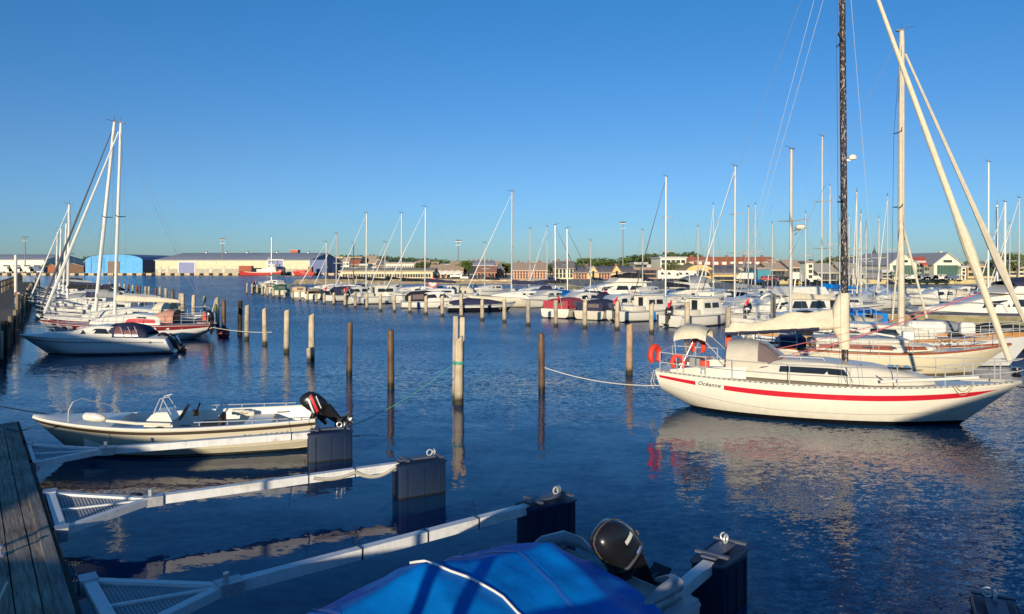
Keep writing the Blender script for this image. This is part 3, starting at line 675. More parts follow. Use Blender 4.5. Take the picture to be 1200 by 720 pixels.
# ------------------------------------------------------------------ sailing yacht builder
def rigging(mb, pts, r): mb.tube(pts, r, 4)
def yacht(name, label, cat, loc, ang, S, group=None):
    """S: dict. local x forward from stern, y left, z up"""
    t = thing(name, label, cat, (loc[0], loc[1], 0), ang, group)
    L_, B = S['L'], S['B']; zs = S['zs']; prof = S.get('prof', ROUND); det = S.get('det', 0)
    f = hull_fn(L_, B, zs, T=S.get('T', .45), ws=S.get('ws', .68), tm=.42, rb=S.get('rb', .9), rs=S.get('rs', .25), zk0=S.get('zk0', .25), zk1=S.get('zk1', -.1), prof=prof, flare=.35, pw=S.get('pw', .8), tb=.6)
    hull_mesh(f, 36 if det > 1 else 16, prof).build('hull', S['hull'], t, smooth=40)
    deck_mesh(f, n=24 if det > 1 else 12).build('deck', S.get('deck', deckm), t)
    if det: toe_rail(f, n=30 if det > 1 else 14, h=S.get('toe_h', .05)).build('toe_rail', S.get('toe', alu), t)
    for (m, a, b, v0, v1, tp) in S.get('stripes', ()):
        mb = MB()
        for s in (-1, 1): mb = MB(); strip(mb, f, a, b, v0, v1, .004, s, 30 if det > 1 else 14, tp); mb.build('hull_stripe', m, t)
    if 'cabin' in S:
        sec = S['cabin']; cm = cabin_mesh(sec).build('cabin', S.get('cabin_mat', S.get('deck', white)), t, smooth=30)
        for m, spans, h0, h1 in S.get('wins', ()):
            for wmb in side_windows(sec, spans, h0, h1): wmb.build('window', m, cm)
    mx = S.get('mast')
    if mx:
        x, z0, z1, r, m, rake = mx
        top = Vector((x-rake, 0, z1)); bot = Vector((x, 0, z0))
        mb = MB(); n = 10 if det else 6
        mb.tube([bot, bot.lerp(top, .5), bot.lerp(top, .96), top], [r, r, r*.85, r*.7], n)
        mo = mb.build('mast', m, t)
        sb = S.get('spreaders', ())
        for h_, wd, drop in sb:
            p = bot.lerp(top, (h_-z0)/(z1-z0))
            mb = MB()
            for s in (-1, 1): mb.tube([p, p+Vector((-.12, s*wd, drop))], [.028*S.get('sr',1), .018*S.get('sr',1)], 5)
            mb.build('spreader', S.get('spr_mat', alu), mo)
        mb = MB(); mb.tube([top, top+Vector((0,0,.35))], .008*S.get('wk',1), 4); mb.tube([top+Vector((-.02,0,.02)), top+Vector((.3,0,.14)), top+Vector((.42,0,.13))], .01*S.get('wk',1), 4); mb.box((top.x-.05, 0, top.z+.03), (.28, r*1.2, .05)); mb.build('masthead_fitting', wire_dark, mo)
        wr = S.get('wire', .005); sh = MB()
        yb = B/2*.92
        for s in (-1, 1):
            prev = bot.lerp(top, .99); tips = [bot.lerp(top, (h_-z0)/(z1-z0))+Vector((-.12, s*wd, drop)) for h_, wd, drop in sb]
            pts = [prev]+sorted(tips, key=lambda p: -p.z)+[Vector((x-.1, s*yb, S['zs'][1]+.03))]
            rigging(sh, pts, wr)
            if sb: rigging(sh, [bot.lerp(top, (sb[-1][0]-z0)/(z1-z0)), Vector((x+.35, s*yb, S['zs'][1]+.03))], wr)
        bz = S['zs'][0]
        if S.get('backstay', True): rigging(sh, [top, Vector((.05, 0, bz))], wr)
        bowp = f(.985, 0); bowp = Vector((bowp.x, 0, bowp.z+.05)); ft_ = bot.lerp(top, S.get('frac', .985))
        rigging(sh, [ft_, bowp], wr*1.2); sh.build('rigging', S.get('wire_mat', wire), t)
        if 'genoa' in S:
            gm, gr, gc = S['genoa']; a0 = bowp.lerp(ft_, .035); a1 = bowp.lerp(ft_, .97); mb = MB(); N_ = 26 if det > 1 else 10
            pts = []; rs_ = []
            for i in range(N_+1):
                k = i/N_; pts.append(a0.lerp(a1, k)); rr_ = gr*lerp(.75, .42, k)
                if gc: rr_ += gr*gc*math.exp(-((k-.24)/.05)**2) + (gr*.25*sstep(0,.15,k)*(1-sstep(.3,.9,k)))
                rs_.append(rr_*(1+.06*nn(Vector((k*40, 3, 1))))) 
            mb.tube(pts, rs_, 10 if det > 1 else 6); mb.build('furled_genoa', gm, t)
            mb = MB(); mb.lathe([(.0,-.05),(.09,-.05),(.10,0),(.06,.02),(.06,.09),(.10,.11),(.09,.16),(0,.16)], bowp+Vector((0,0,.12)), 12); mb.build('furling_drum', black_plastic, t)
        if 'boom' in S:
            zb, bl, cm_, ch = S['boom']; mb = MB(); p0 = bot.lerp(top, (zb-z0)/(z1-z0))
            p1 = p0+Vector((-bl, 0, -.08)); mb.tube([p0, p1], .05, 8); bo = mb.build('boom', S.get('boom_mat', alu), t)
            if cm_:
                N_ = 22 if det > 1 else 9; rings = []
                for i in range(N_+1):
                    k = i/N_; c = p0.lerp(p1, k); hh = ch*lerp(1, .35, k)*(1+.16*nn(Vector((k*7, 2, loc[0])))); ww = .13*lerp(1, .55, k)*(ch/.35)**.5
                    if i == N_: hh *= .5; ww *= .5
                    rings.append([c+Vector((0, ww*math.cos(a)*(1-.45*max(0,math.sin(a))), (hh*.85*math.sin(a) if math.sin(a) > 0 else .09*math.sin(a)) + .012*nn(Vector((k*30, a*2, 1))))) for a in [2*PI*j/12 for j in range(12)]])
                mb = MB(); mb.loft(rings); mb.build('sail_cover', cm_, bo, smooth=60)
    if 'dodger' in S:
        x0, x1, wd, zb, zt, dm = S['dodger']
        amb, _ = arch_loft([(x0, wd, zb, zt-.03), (lerp(x0,x1,.3), wd, zb, zt), (lerp(x0,x1,.6), wd*.97, zb, lerp(zb,zt,.92)), (x1, wd*.86, zb, lerp(zb,zt,.35))], wr=.015 if det > 1 else 0)
        do = amb.build('sprayhood', dm, t, smooth=60)
        if det > 1 or S.get('dodger_win'):
            X2 = [(lerp(x0,x1,.50), wd*.985, zb, lerp(zb,zt,.96)), (lerp(x0,x1,.62), wd*.965, zb, lerp(zb,zt,.90)), (lerp(x0,x1,.97), wd*.868, zb, lerp(zb,zt,.38))]
            for a0, a1 in ((.10, .42), (.47, .53+.0), (.58, .90)):
                wmb, _ = arch_loft(X2, PI*a0, PI*a1, 6, .012); wmb.build('clear_panel', glass_tint, do)
    if det:
        rails = S.get('rails', True)
        if rails:
            rr_ = S.get('rail_r', .013)
            mb = MB(); zr = .50; tt = [.80,.87,.93,.985]   # pulpit
            for hgt in (zr, zr*.5):
                pl = [Vector((f(q,0).x, -f(q,0).y*.95, f(q,0).z+hgt)) for q in tt]; pr = [Vector((p.x, -p.y, p.z)) for p in reversed(pl)]
                mb.tube(pl+[Vector((f(.985,0).x+.12, 0, pl[-1].z+.03))]+pr, rr_, 6)
            for q in (.80,.87,.94):
                for s in (-1,1): p = f(q,0); mb.tube([(p.x, s*p.y*.95, p.z), (p.x, s*p.y*.95, p.z+zr)], rr_, 6)
            mb.build('pulpit', steel, t)
            mb = MB()
            for hgt in (zr, zr*.5):
                pl = [Vector((f(q,0).x, -f(q,0).y*.96, f(q,0).z+hgt)) for q in (.16,.08,.015)]; mb.tube(pl+[Vector((p.x, -p.y, p.z)) for p in reversed(pl)], rr_, 6)
            for q in (.015,.09,.16):
                for s in (-1,1): p = f(q,0); mb.tube([(p.x, s*p.y*.96, p.z), (p.x, s*p.y*.96, p.z+zr)], rr_, 6)
            mb.build('pushpit', steel, t)
            qs = S.get('stanchions', (.28,.40,.52,.64))
            for s in (-1, 1):
                for q in qs:
                    mb = MB(); p = f(q,0); mb.tube([(p.x, s*p.y*.95, p.z), (p.x, s*p.y*.95, p.z+zr)], rr_*.9, 6); mb.build('stanchion', steel, t)
                mb = MB()
                for hgt in (zr-.01, zr*.52):
                    pts = [Vector((f(q,0).x, s*f(q,0).y*.95, f(q,0).z+hgt)) for q in (.16,)+tuple(qs)+(.80,)]
                    mb.tube(pts, .004 if det > 1 else .006, 4)
                mb.build('lifeline', wire, t)
    return t, f
# ================================================================== the white yacht with the red stripe (right foreground)
s0 = Vector((3.95, 19.55)); b0 = Vector((11.32, 16.45)); LO = (b0-s0).length; aO = math.atan2((b0-s0).y, (b0-s0).x)
cabO = [(2.15,.86,.93,.70,1.20),(2.9,.92,.92,.78,1.34),(4.0,.92,.90,.74,1.34),(5.0,.80,.88,.60,1.26),(5.9,.56,.90,.38,1.10),(6.25,.40,.93,.26,.99)]
dark_speckle = mat('speckled_mast_cover', (.02,.02,.022), .6)
nt_, N_, L_ = nodes_of(dark_speckle)
tc = N_.new('ShaderNodeTexCoord'); mp = N_.new('ShaderNodeMapping'); mp.inputs['Scale'].default_value = (22,22,8); L_.new(tc.outputs['Object'], mp.inputs[0])
vz = N_.new('ShaderNodeTexNoise'); vz.inputs['Scale'].default_value = 1.6; vz.inputs['Detail'].default_value = 2; L_.new(mp.outputs[0], vz.inputs['Vector'])
cr = N_.new('ShaderNodeValToRGB'); e = cr.color_ramp.elements; e[0].position = .56; e[0].color = (.016,.014,.017,1); e[1].position = .64; e[1].color = (.40,.32,.30,1)
L_.new(vz.outputs['Fac'], cr.inputs['Fac']); L_.new(cr.outputs['Color'], N_['Principled BSDF'].inputs['Base Color'])
S = dict(L=LO, B=2.7, zs=(.93,.84,1.03), T=.5, ws=.62, rb=1.35, rs=.15, zk0=.30, zk1=-.12, hull=O_hull, deck=cream, det=2, toe=alu, toe_h=.045,
         stripes=[(red_paint,.010,.128,.105,.20,0),(red_paint,.215,.955,.105,.20,.08),(mat('grey_crease', (.45,.42,.36), .5), .02,.93,.43,.442,0)],
         cabin=cabO, cabin_mat=cream, wins=[(glass, [(2.30,4.45)], .42, .74)],
         mast=(4.40,1.25,12.6,.078,dark_speckle,.08), spreaders=((9.0,.62,.06),(5.15,.80,.06)), spr_mat=wire_dark, sr=1.2,
         genoa=(canvas_cream,.082,.55), dodger=(1.72,3.20,.82,.98,1.76,mat('sprayhood_canvas', (.60,.53,.42), .9, var=.08, bump=.3, bscale=12)),
         wire=.004, frac=.985, backstay=True, stanchions=(.24,.40,.56,.68))
oy, fO = yacht('sailing_yacht', 'ivory sailing yacht with a red hull stripe, cream sail cover and speckled dark mast', 'sailing yacht', s0, aO, S)
# name on the hull
cu = bpy.data.curves.new('name_text', 'FONT'); cu.body = 'Océanne'; cu.size = .30; cu.shear = .35; cu.space_character = 1.12; cu.offset = .006
to_ = bpy.data.objects.new('name_text', cu); C.objects.link(to_)
dg = bpy.context.evaluated_depsgraph_get(); me = bpy.data.meshes.new_from_object(to_.evaluated_get(dg)); bpy.data.objects.remove(to_)
xs = [v.co.x for v in me.vertices]; tw = max(xs)-min(xs); k = .55/tw
def hull_y(f, x, z):
    t = x/f.L
    for _ in range(6):
        lo, hi = 0, .9
        for _ in range(20):
            mid = (lo+hi)/2
            if f(t, mid).z > z: lo = mid
            else: hi = mid
        p = f(t, lo); t += (x-p.x)/f.L
    return p.y
bm = bmesh.new(); bm.from_mesh(me); bmesh.ops.triangulate(bm, faces=bm.faces); bmesh.ops.subdivide_edges(bm, edges=[e_ for e_ in bm.edges if e_.calc_length() > .08], cuts=1)
for v in bm.verts:
    x = 1.62-(0)  # stern is on the left in the photo, so text runs from stern toward bow on the starboard side
    X_ = 1.10+(v.co.x-min(xs))*k; Z_ = .70-.045*(X_-1.10)+v.co.y*k*1.0; v.co = (X_, -(hull_y(fO, X_, Z_)+.005), Z_)
bm.to_mesh(me); bm.free(); me.materials.append(mat('name_lettering', (.03,.022,.02), .6)); no = bpy.data.objects.new('name_lettering', me); C.objects.link(no); no.parent = oy
# toe-rail slots
mb = MB()
for i in range(64):
    p = fO(.02+.95*i/63, 0); q = fO(.02+.95*i/63+.004, 0)
    for s in (-1, 1): mb.box((p.x, s*(p.y+.003), p.z+.028), (.05,.008,.018), math.atan2(s*(q.y-p.y), q.x-p.x))
mb.build('toe_rail_slot', mat('slot_shadow', (.05,.045,.04), .8), oy)
# boom, sail cover stacked to the mast, collar round the mast
p0 = Vector((4.30,0,2.18)); p1 = Vector((1.62,0,1.93)); mb = MB(); mb.tube([p0, p1], .06, 8); bo = mb.build('boom', alu, oy)
rings = []; NS = 34
for i in range(NS+1):
    k = i/NS; c = p0.lerp(p1, k); hh = lerp(.44, .17, k**.8)+.09*math.exp(-((k-.42)/.10)**2)+.07*math.exp(-((k-.93)/.05)**2)-.05*math.exp(-((k-.7)/.1)**2)
    if k > .97: hh *= .55
    ww = lerp(.20,.11,k); ring = []
    for j in range(18):
        a = 2*PI*j/18; s_, c_ = math.sin(a), math.cos(a)
        ring.append(c+Vector((0, ww*c_*(1-.5*max(0,s_)), (hh*s_ if s_ > 0 else .10*s_)+.02*nn(Vector((k*16, a*2.3, 5))))))
    rings.append(ring)
mb = MB(); mb.loft(rings); so_ = mb.build('sail_cover', canvas_cream, bo, smooth=70)
mb = MB(); mb.loft([[c_+Vector((0,0,0)) for c_ in [rg[j]+Vector((0,(rg[j]-p0.lerp(p1, i_/NS)).y*.06, -.01)) for j in range(9,19-0) for rg in [rings[i_]] if j < 18]+[rings[i_][0]+Vector((0,(rings[i_][0]-p0.lerp(p1,i_/NS)).y*.06,-.01))]] for i_ in range(6, NS+1)], closed=False); mb.build('cover_underside', canvas_navy, bo)
for k in (.2,.38,.52,.7,.88):
    c = p0.lerp(p1, k); mb = MB(); mb.tube([c+Vector((0,-.14,.02)), c+Vector((0,-.08,-.10)), c+Vector((0,.08,-.10)), c+Vector((0,.14,.02))], .012, 5); mb.build('cover_strap', canvas_cream, bo)
mb = MB(); mb.loft([[Vector((4.40-sx+(rr_*1.25)*math.cos(a), rr_*math.sin(a), z_))+.02*nn(Vector((z_*5, a, 2)))*Vector((1,1,0)) for a in [2*PI*j/14 for j in range(14)]] for z_, rr_, sx in ((1.60,.09,.01),(1.85,.11,.03),(2.05,.155,.09),(2.35,.17,.12),(2.6,.155,.09),(2.85,.125,.04),(2.95,.09,.02))]); mb.build('mast_collar', canvas_cream, bo, smooth=70)
# topping lift and inner stay, steaming light, winches
mb = MB(); tp_ = Vector((4.32,0,12.5)); rigging(mb, [tp_, Vector((1.65,0,2.0))], .005); rigging(mb, [Vector((4.33,0,11.6)), Vector((1.75,0,2.1))], .005); rigging(mb, [Vector((4.42,0,11.5)), Vector((5.15,0,1.4))], .005); mb.build('topping_lift', mat('pale_line', (.5,.52,.53), .6), oy)
mb = MB(); mb.lathe([(0,0),(.09,0),(.10,.03),(.08,.10),(.03,.13),(0,.135)], (4.40+.16,0,6.15), 14); mb.box((4.44,0,6.14),(.16,.05,.03)); mb.build('deck_light', white, oy)
mb = MB(); mb.box((4.54,-.02,3.6),(.10,.10,.12)); mb.build('halyard_box', black_plastic, oy)
for (xx, yy) in ((2.35,-.55),(2.35,.55),(1.2,-.98),(1.2,.98)):
    mb = MB(); z_ = 1.30 if xx > 2 else .97; mb.lathe([(.075,0),(.06,.05),(.05,.09),(.07,.12),(.04,.15),(0,.15)], (xx,yy,z_), 12); mb.build('winch', steel, oy)
# cockpit: coaming, tiller, gear
for s in (-1, 1):
    mb = MB(); mb.loft([[Vector((x, s*(y_+dy), z_)) for dy, z_ in ((-.10,.88),(-.09,zt),(.06,zt-.01),(.10,.88))] for x, y_, zt in ((.35,.66,1.0),(1.0,.76,1.10),(1.75,.80,1.14),(2.2,.80,1.18))]); mb.build('cockpit_coaming', cream, oy)
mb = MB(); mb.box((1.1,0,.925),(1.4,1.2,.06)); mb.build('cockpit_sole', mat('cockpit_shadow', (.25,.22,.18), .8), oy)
mb = MB(); mb.tube([(.15,0,1.05),(.6,0,1.14),(1.25,0,1.25)], .025, 8); mb.build('tiller', varnish, oy)
mb = MB(); mb.rbox((.85,-.35,1.13),(.16,.14,.30),.03); mb.tube([(.95,-.12,.95),(.95,-.12,1.25)],.06,10); mb.build('cockpit_bag', canvas_grey, oy)
mb = MB(); mb.rbox((1.18,-.52,1.15),(.22,.12,.16),.03); mb.build('red_canister', orange_red, oy)
# folded bimini on poles
amb, _ = arch_loft([(.42,.66,1.58,1.98),(.62,.70,1.62,2.10),(1.0,.70,1.66,2.08),(1.22,.68,1.60,1.98)], PI*.06, PI*.94, 14, 0, .03)
bim = amb.build('bimini', canvas_cream, oy, smooth=70)
mb = MB()
for s in (-1, 1):
    for xt, xb in ((.45,.55),(.9,.60),(1.22,1.95)): mb.tube([(xt, s*.64, 1.70), (xb, s*.86, .98)], .011, 6)
mb.build('bimini_pole', steel, bim)
# stern ladder and boarding hoop, spinnaker pole, hatches, handrails
mb = MB()
for yy in (-.16,.16): mb.tube([(.02,yy,.92),(-.18,yy,.86),(-.26,yy,.55),(-.20,yy,.40)], .014, 6)
for z_ in (.5,.65,.8): mb.tube([(-.24,-.16,z_),(-.24,.16,z_)], .014, 6)
mb.build('stern_ladder', steel, oy)
mb = MB(); mb.tube([(5.1,-.98,1.00),(7.05,-.62,1.16)], .035, 8); mb.build('spinnaker_pole', white, oy)
mb = MB(); mb.rbox((5.55,0,1.23),(.5,.5,.05),.03); mb.build('hatch', glass, oy)
for s in (-1, 1):
    mb = MB(); mb.tube([(2.9,s*.52,1.36),(2.95,s*.52,1.42),(3.9,s*.50,1.42),(3.95,s*.50,1.36)], .016, 6); mb.tube([(3.42,s*.52,1.36),(3.42,s*.52,1.42)], .014, 6); mb.build('handrail', steel, oy)
mb = MB()
for k in range(4): mb.tube(sag((4.05+.12*k,-.70,1.24),(4.12+.14*k,-.86,.92),-.02,6), .008, 4)
mb.build('halyard_coil', wire_dark, oy)
mb = MB(); mb.tube([(4.7,-.45,1.3),(5.2,-.78,.98)], .016, 6); mb.build('vang_strut', wire_dark, oy)
# coiled dock line over the bow
mb = MB()
for x0_, x1_, d_ in ((6.55,6.95,.22),(6.6,6.9,.13)):
    pts = []
    for i in range(13):
        k = i/12; x_ = lerp(x0_, x1_, k); z_ = .97-d_*4*k*(1-k); pts.append((x_, -(hull_y(fO, x_, min(z_, .92))+.02), z_))
    mb.tube(pts, .010, 5)
mb.build('dock_line_coil', mat('old_rope', (.38,.33,.25), .9), oy)
mb = MB(); c0 = Vector((7.35,-.05,2.92))
for yy, xe, ze in ((-.45,3.0,1.36),(.35,3.2,1.40),(-.2,2.6,1.5)): rigging(mb, sag(Vector((7.18,0,3.0)), (xe,yy,ze), .10, 14), .008)
mb.build('genoa_sheet', rope_pink, oy)
# boat mat: shadowed fender along the far side
mb = MB(); mb.tube([(4.9,1.36,.75),(4.9,1.40,.65),(4.9,1.41,.35),(4.9,1.38,.2)], [.03,.1,.1,.03], 10); mb.build('fender', white, oy)
# horseshoe lifebuoys hung on the stern rail: things of their own
def on_boat(p): 
    M = Matrix.Translation((s0.x, s0.y, 0)) @ Matrix.Rotation(aO, 4, 'Z'); return M @ Vector(p)
def horseshoe(p, rz, label, tilt=0, s=1):
    mb = MB(); pts = []
    for i in range(15):
        a = PI*(-.28)+PI*1.56*i/14; pts.append((.155*s*math.cos(a), 0, .19*s*math.sin(a)))
    mb.tube(pts, [.05*s]+[.066*s]*13+[.05*s], 10)
    for i in (4, 10):
        pass
    o = mb.build('horseshoe_lifebuoy', orange_red); tag(o, label, 'lifebuoy', 'orange-red horseshoe lifebuoys on the yacht', loc=p, rz=rz); o.rotation_euler = (tilt, 0, rz); return o
horseshoe(on_boat((-.10,-.40,1.30)), aO+R(65), 'large orange-red horseshoe lifebuoy hanging at the very stern of the yacht', s=1.15)
horseshoe(on_boat((.78,.98,1.42)), aO, 'orange-red horseshoe lifebuoy on the far stern rail under the cream bimini')
mb = MB(); mb.loft([[Vector((-.09*k, dx, z_)) for dx in (-.02,.02)]+[Vector((.09*k, dx, z_)) for dx in (.02,-.02)] for z_, k in ((0,.45),(.18,1),(.40,.9),(.55,.3))]); p = on_boat((1.62,.70,1.30)); tag(mb.build('danbuoy_bag', orange_red), 'slim orange-red rescue bag hanging under the boom end behind the sprayhood', 'rescue bag', loc=p, rz=aO)
horseshoe(on_boat((.55,-.72,1.18)), aO+R(10), 'orange-red horseshoe lifebuoy in the cockpit below the bimini legs', s=.9)

# ================================================================== cream classic yacht with mahogany trim, behind
s1 = Vector((8.6, 26.2)); b1 = Vector((16.25, 24.1)); a1 = math.atan2((b1-s1).y, (b1-s1).x); L1 = (b1-s1).length
S = dict(L=L1, B=2.5, zs=(.85,.72,1.05), T=.5, ws=.5, rb=1.5, rs=.4, zk0=.35, hull=C_hull, deck=cream, det=1, toe=varnish, toe_h=.06,
         stripes=[(mat('pale_sheer_stripe', (.75,.70,.58), .4), .01,.97,.02,.07,0)],
         cabin=[(1.9,.78,.80,.70,1.03),(2.6,.82,.78,.74,1.08),(4.4,.76,.76,.66,1.05),(5.4,.52,.82,.44,.99),(5.6,.40,.86,.34,.94)], cabin_mat=cream,
         wins=[(varnish,[(1.95,5.35)],.22,.76),(mat('grey_portlight', (.10,.08,.07), .2), [(2.5,2.9),(3.3,3.7),(4.1,4.4)], .36, .66)], rails=True, stanchions=(.3,.45,.6,.7))
cy_, fC = yacht('classic_yacht', 'cream classic yacht with mahogany red cabin sides, moored behind the red-striped yacht', 'sailing yacht', s1, a1, S)
mb = MB(); mb.rbox((3.35,0,1.12),(2.9,1.30,.13),.05); mb.build('cabin_top', deckm, cy_)
mb = MB(); mb.rbox((1.2,0,1.0),(.8,1.4,.35),.05); mb.build('cockpit_cover', canvas_navy, cy_)
mb = MB(); mb.tube([(1.2,-.5,1.75),(4.4,-.35,1.25)], .035, 8); mb.build('whisker_pole', white, cy_)
mb = MB()
for k in range(5): mb.tube([(5.7+.22*k+.08*math.cos(a), .1*math.sin(k*2)+.10*math.sin(a), 1.0+.02*k+.004*a) for a in [q*.6 for q in range(14)]], .022, 5)
mb.build('anchor_rope_coil', rope_white, cy_)
mb = MB(); mb.rbox((4.9,.2,1.25),(.35,.3,.3),.05); mb.build('deck_bag', mat('white_bag', (.75,.72,.65), .8), cy_)
# yacht with the tall cream mast
s2 = Vector((9.4, 29.2)); b2 = Vector((18.6, 26.4)); a2 = math.atan2((b2-s2).y, (b2-s2).x); L2 = (b2-s2).length
S = dict(L=L2, B=2.9, zs=(1.0,.88,1.15), hull=W2_hull, deck=deckm, det=1, toe=teak, toe_h=.11,
         cabin=[(2.2,.95,.95,.8,1.42),(3.2,.98,.93,.84,1.5),(5.4,.85,.92,.7,1.42),(6.4,.5,.98,.4,1.2)], cabin_mat=cream, wins=[(glass, [(2.8,3.8),(4.1,5.1)], .35, .72)],
         mast=(5.32,1.4,12.35,.115,alu_cream,-.02), spreaders=((8.6,.75,.06),(5.8,.9,.06)), spr_mat=wire_dark, genoa=(alu_cream,.10,1.2), frac=.95, wire=.006,
         dodger=(1.7,2.9,.85,1.05,1.9,canvas_black))
ty, fT = yacht('tall_mast_yacht', 'yacht with a tall thick cream mast rising behind the cream classic yacht', 'sailing yacht', s2, a2, S)
mb = MB(); mb.tube([(5.38,-.1,5.0),(6.10,-.35,1.7)], .045, 8); mb.tube([(5.28,-.12,5.0),(4.95,-.4,1.6)], .035, 8); mb.build('spinnaker_pole', alu_cream, ty)
mb = MB(); mb.rbox((6.1,0,1.35),(1.3,.9,.45),.15); mb.build('foredeck_sail_bag', mat('white_bag', (.75,.72,.65), .8), ty)
mb = MB(); mb.rbox((7.4,-.3,1.35),(.5,.4,.45),.1); mb.build('deck_fender_bag', mat('white_bag', (.75,.72,.65), .8), ty)

# ================================================================== mooring piles
pile_n = 0
def pile(px, ytop, ybase, label, m, r=.10, lean=None, group='wooden mooring piles', name='mooring_pile', square=False, top=0, pad=0):
    X, Y = G(px, ybase); zt = PZ(ytop, Y); o = Vector((X, Y+r, 0)); rnd = random.Random(int(px*7+ytop)); lean = lean or (rnd.uniform(-.022,.022), rnd.uniform(-.02,.02)); top = (top or rnd.choice((0,.3,.5)))*(not square)*(m not in (wood_brown, wood_dark)); rough_ = .04 if m is wood_brown else .13
    n = 4 if square else 10; rings = []
    zs_ = [-1.2, -.3, 0, .12, .3]+[zt*k for k in (.35,.5,.65,.8,.93)]+[zt-.015, zt]
    zs_ = sorted(set(zs_))
    for z_ in zs_:
        rr_ = r*(1-.07*z_/max(zt,.1))*(1 if z_ < zt-.001 else .86)
        if rnd.random() < .3: rr_ *= 1.03
        ring = []
        for j in range(n):
            a = 2*PI*j/n+(PI/4 if square else 0); q = rr_*(1.25 if square else 1)*(1+(rough_*nn(Vector((a*1.3, z_*1.5, px))) if not square else 0))
            zz = z_ + (top*math.cos(a)*r if z_ >= zt-.02 else 0) + (.03*nn(Vector((a*2, px, 1))) if z_ == zt else 0)
            ring.append(Vector((q*math.cos(a)+lean[0]*z_, q*math.sin(a)+lean[1]*z_, zz)))
        rings.append(ring)
    mb = MB(); mb.loft(rings); ob = mb.build(name, m, smooth=50)
    return tag(ob, label, 'mooring pile', group, loc=o), o, zt
pile(537, 397, 475, 'thick pale pile with a green rope round it, front one of the tight cluster', wood_light, .115, top=.6)
pile(533, 371, 470, 'tall thin pale pile at the left of the tight cluster', wood_grey, .075, square=True)
pile(540, 372, 469, 'tall thin dark-edged pile at the right of the tight cluster', wood_light, .07, square=True)
pile(635, 391, 461, 'brown iron-coloured pile with a pale mooring line running to the red-striped yacht', wood_brown, .095)
pile(738, 380, 440, 'pale orange-brown pile left of the red-striped yacht stern', woodmat('orange_brown_wood', (.34,.20,.12), (.60,.42,.28)), .115, lean=(.01,0))
pile(457.5, 387, 456, 'dark brown pile, second from the tight cluster toward the left', wood_brown, .10)
pile(408.5, 378, 441, 'dark brown pile, third from the tight cluster toward the left', wood_brown, .10)
pile(364, 369, 424, 'pale pile with a stump strapped to its foot, left of the dark brown piles', wood_light, .12, lean=(.005,0), top=.5)
pile(361.5, 408, 425, 'short stump strapped to the foot of a pale pile', wood_light, .09)
pile(309.5, 362, 405, 'pale pile left of the one with a strapped stump', wood_light, .11, top=.5)
pile(334.5, 364, 414, 'pale split-topped pile between two pale piles, middle left water', wood_light, .12, lean=(.02,0), top=.4)
pile(288, 358, 399, 'pale crooked pile with a dark foot right of the black pile', wood_grey, .12, lean=(.02,0))
pile(280, 353, 394, 'black tarred pile just left of a pale crooked pile', wood_dark, .12)
pile(261.5, 352, 391, 'brown pile standing above the red buoy', wood_brown, .12)
pile(254, 349, 383, 'pale yellow-green pile left of the red buoy', wood_grey, .12)
pile(239, 347, 380, 'thin grey pile at the stern of the red-topped yacht', wood_grey, .10)
pile(225.5, 346, 377, 'pale post-like pile right of a leaning white pair', wood_light, .13)
pile(213.5, 344, 374, 'whitish pile, right one of a pair behind the red-topped yacht', wood_light, .14)
pile(210, 344, 373, 'brown-grey pile, left one of a pair behind the red-topped yacht', wood_grey, .13)
far_piles = [(202,340,368,0),(194,338,358,1),(187,337,354,1),(182,338,353,0),(174,336,352,1),(170,336,351,1),(163,335,350,0),(160,335,349,0),(155,334,348,1),(150,333,347,0),(145,333,346,1),(140,332,345,1),(134,331,344,0),(128,331,343,1)]
for px, a, b_, k in far_piles:
    pile(px, a, b_, 'one of the distant thin piles in the row behind the left-hand yachts', (wood_brown, wood_grey)[k], .13, group='distant piles behind the left-hand yachts')
# row in front of the middle pontoon
mid = [(289,332,345,'leftmost pale pile before the far end of the middle pontoon'),(295,333,346,'grey pile beside the small dark boat at the pontoon end'),(301,334,345,'reddish pile just right of the small dark boat at the pontoon end'),
 (307,336,347,'pile in front of the first small cream boat from the left'),(313,338,348,'pile at the right end of the first small cream boat'),(320,338,349,'pile in front of the boat with a green cover'),(327,340,350,'pile right of the boat with a green cover'),
 (333,341,351,'pale pile left of the tan canopy boat'),(343,341,352,'pale pile at the left of the tan canopy'),(351,341,353,'pile in front of the tan canopy'),(360,342,354,'pile right of the tan canopy'),(370,344,356,'pile at the bow of the navy canopy cruiser'),
 (379.5,344,357,'pile in front of the navy canopy cruiser'),(390.5,343,358,'yellowish pile in front of the navy canopy cruiser'),(404,344,360,'pile left of the reddish pile by the white motorboat'),(416,342,361,'reddish pile in front of the white motorboat with an outboard'),
 (429.5,345,363,'yellowish pile in front of the white motorboat hull'),(445.5,345,365,'pale pile at the end of the white motorboat hull'),(462,346,366,'pale pile left of the low white speed cruiser'),(480,347,367,'pale pile before the front of the low white speed cruiser'),
 (499,347,369,'pale yellow pile before the middle of the low white speed cruiser'),(518,347,371,'broad pale pile right of the low white speed cruiser'),(540.5,344,373,'pile behind the tight cluster, before the open speedboat'),(565,351,376,'pale pile at the front end of the open speedboat'),
 (591,351,378,'grey pile right of the open speedboat before the empty berth'),(619,352,382,'pale pile left of the red canopy boat'),(651.5,352,383,'pale pile in front of the red canopy'),(685.5,353,385,'pale pile in front of the navy canopy boat with blunt stern'),
 (723.5,353,387,'pale pile in front of the white cabin boat with black outboard'),(764,356,391,'greenish pile between the two white cabin boats'),(806,355,398,'pale brown pile in front of the right-hand white cabin boat'),(854,360,405,'broad grey pile right of the cream bimini'),(907,345,400,'grey pile right of the arch motorboat')]
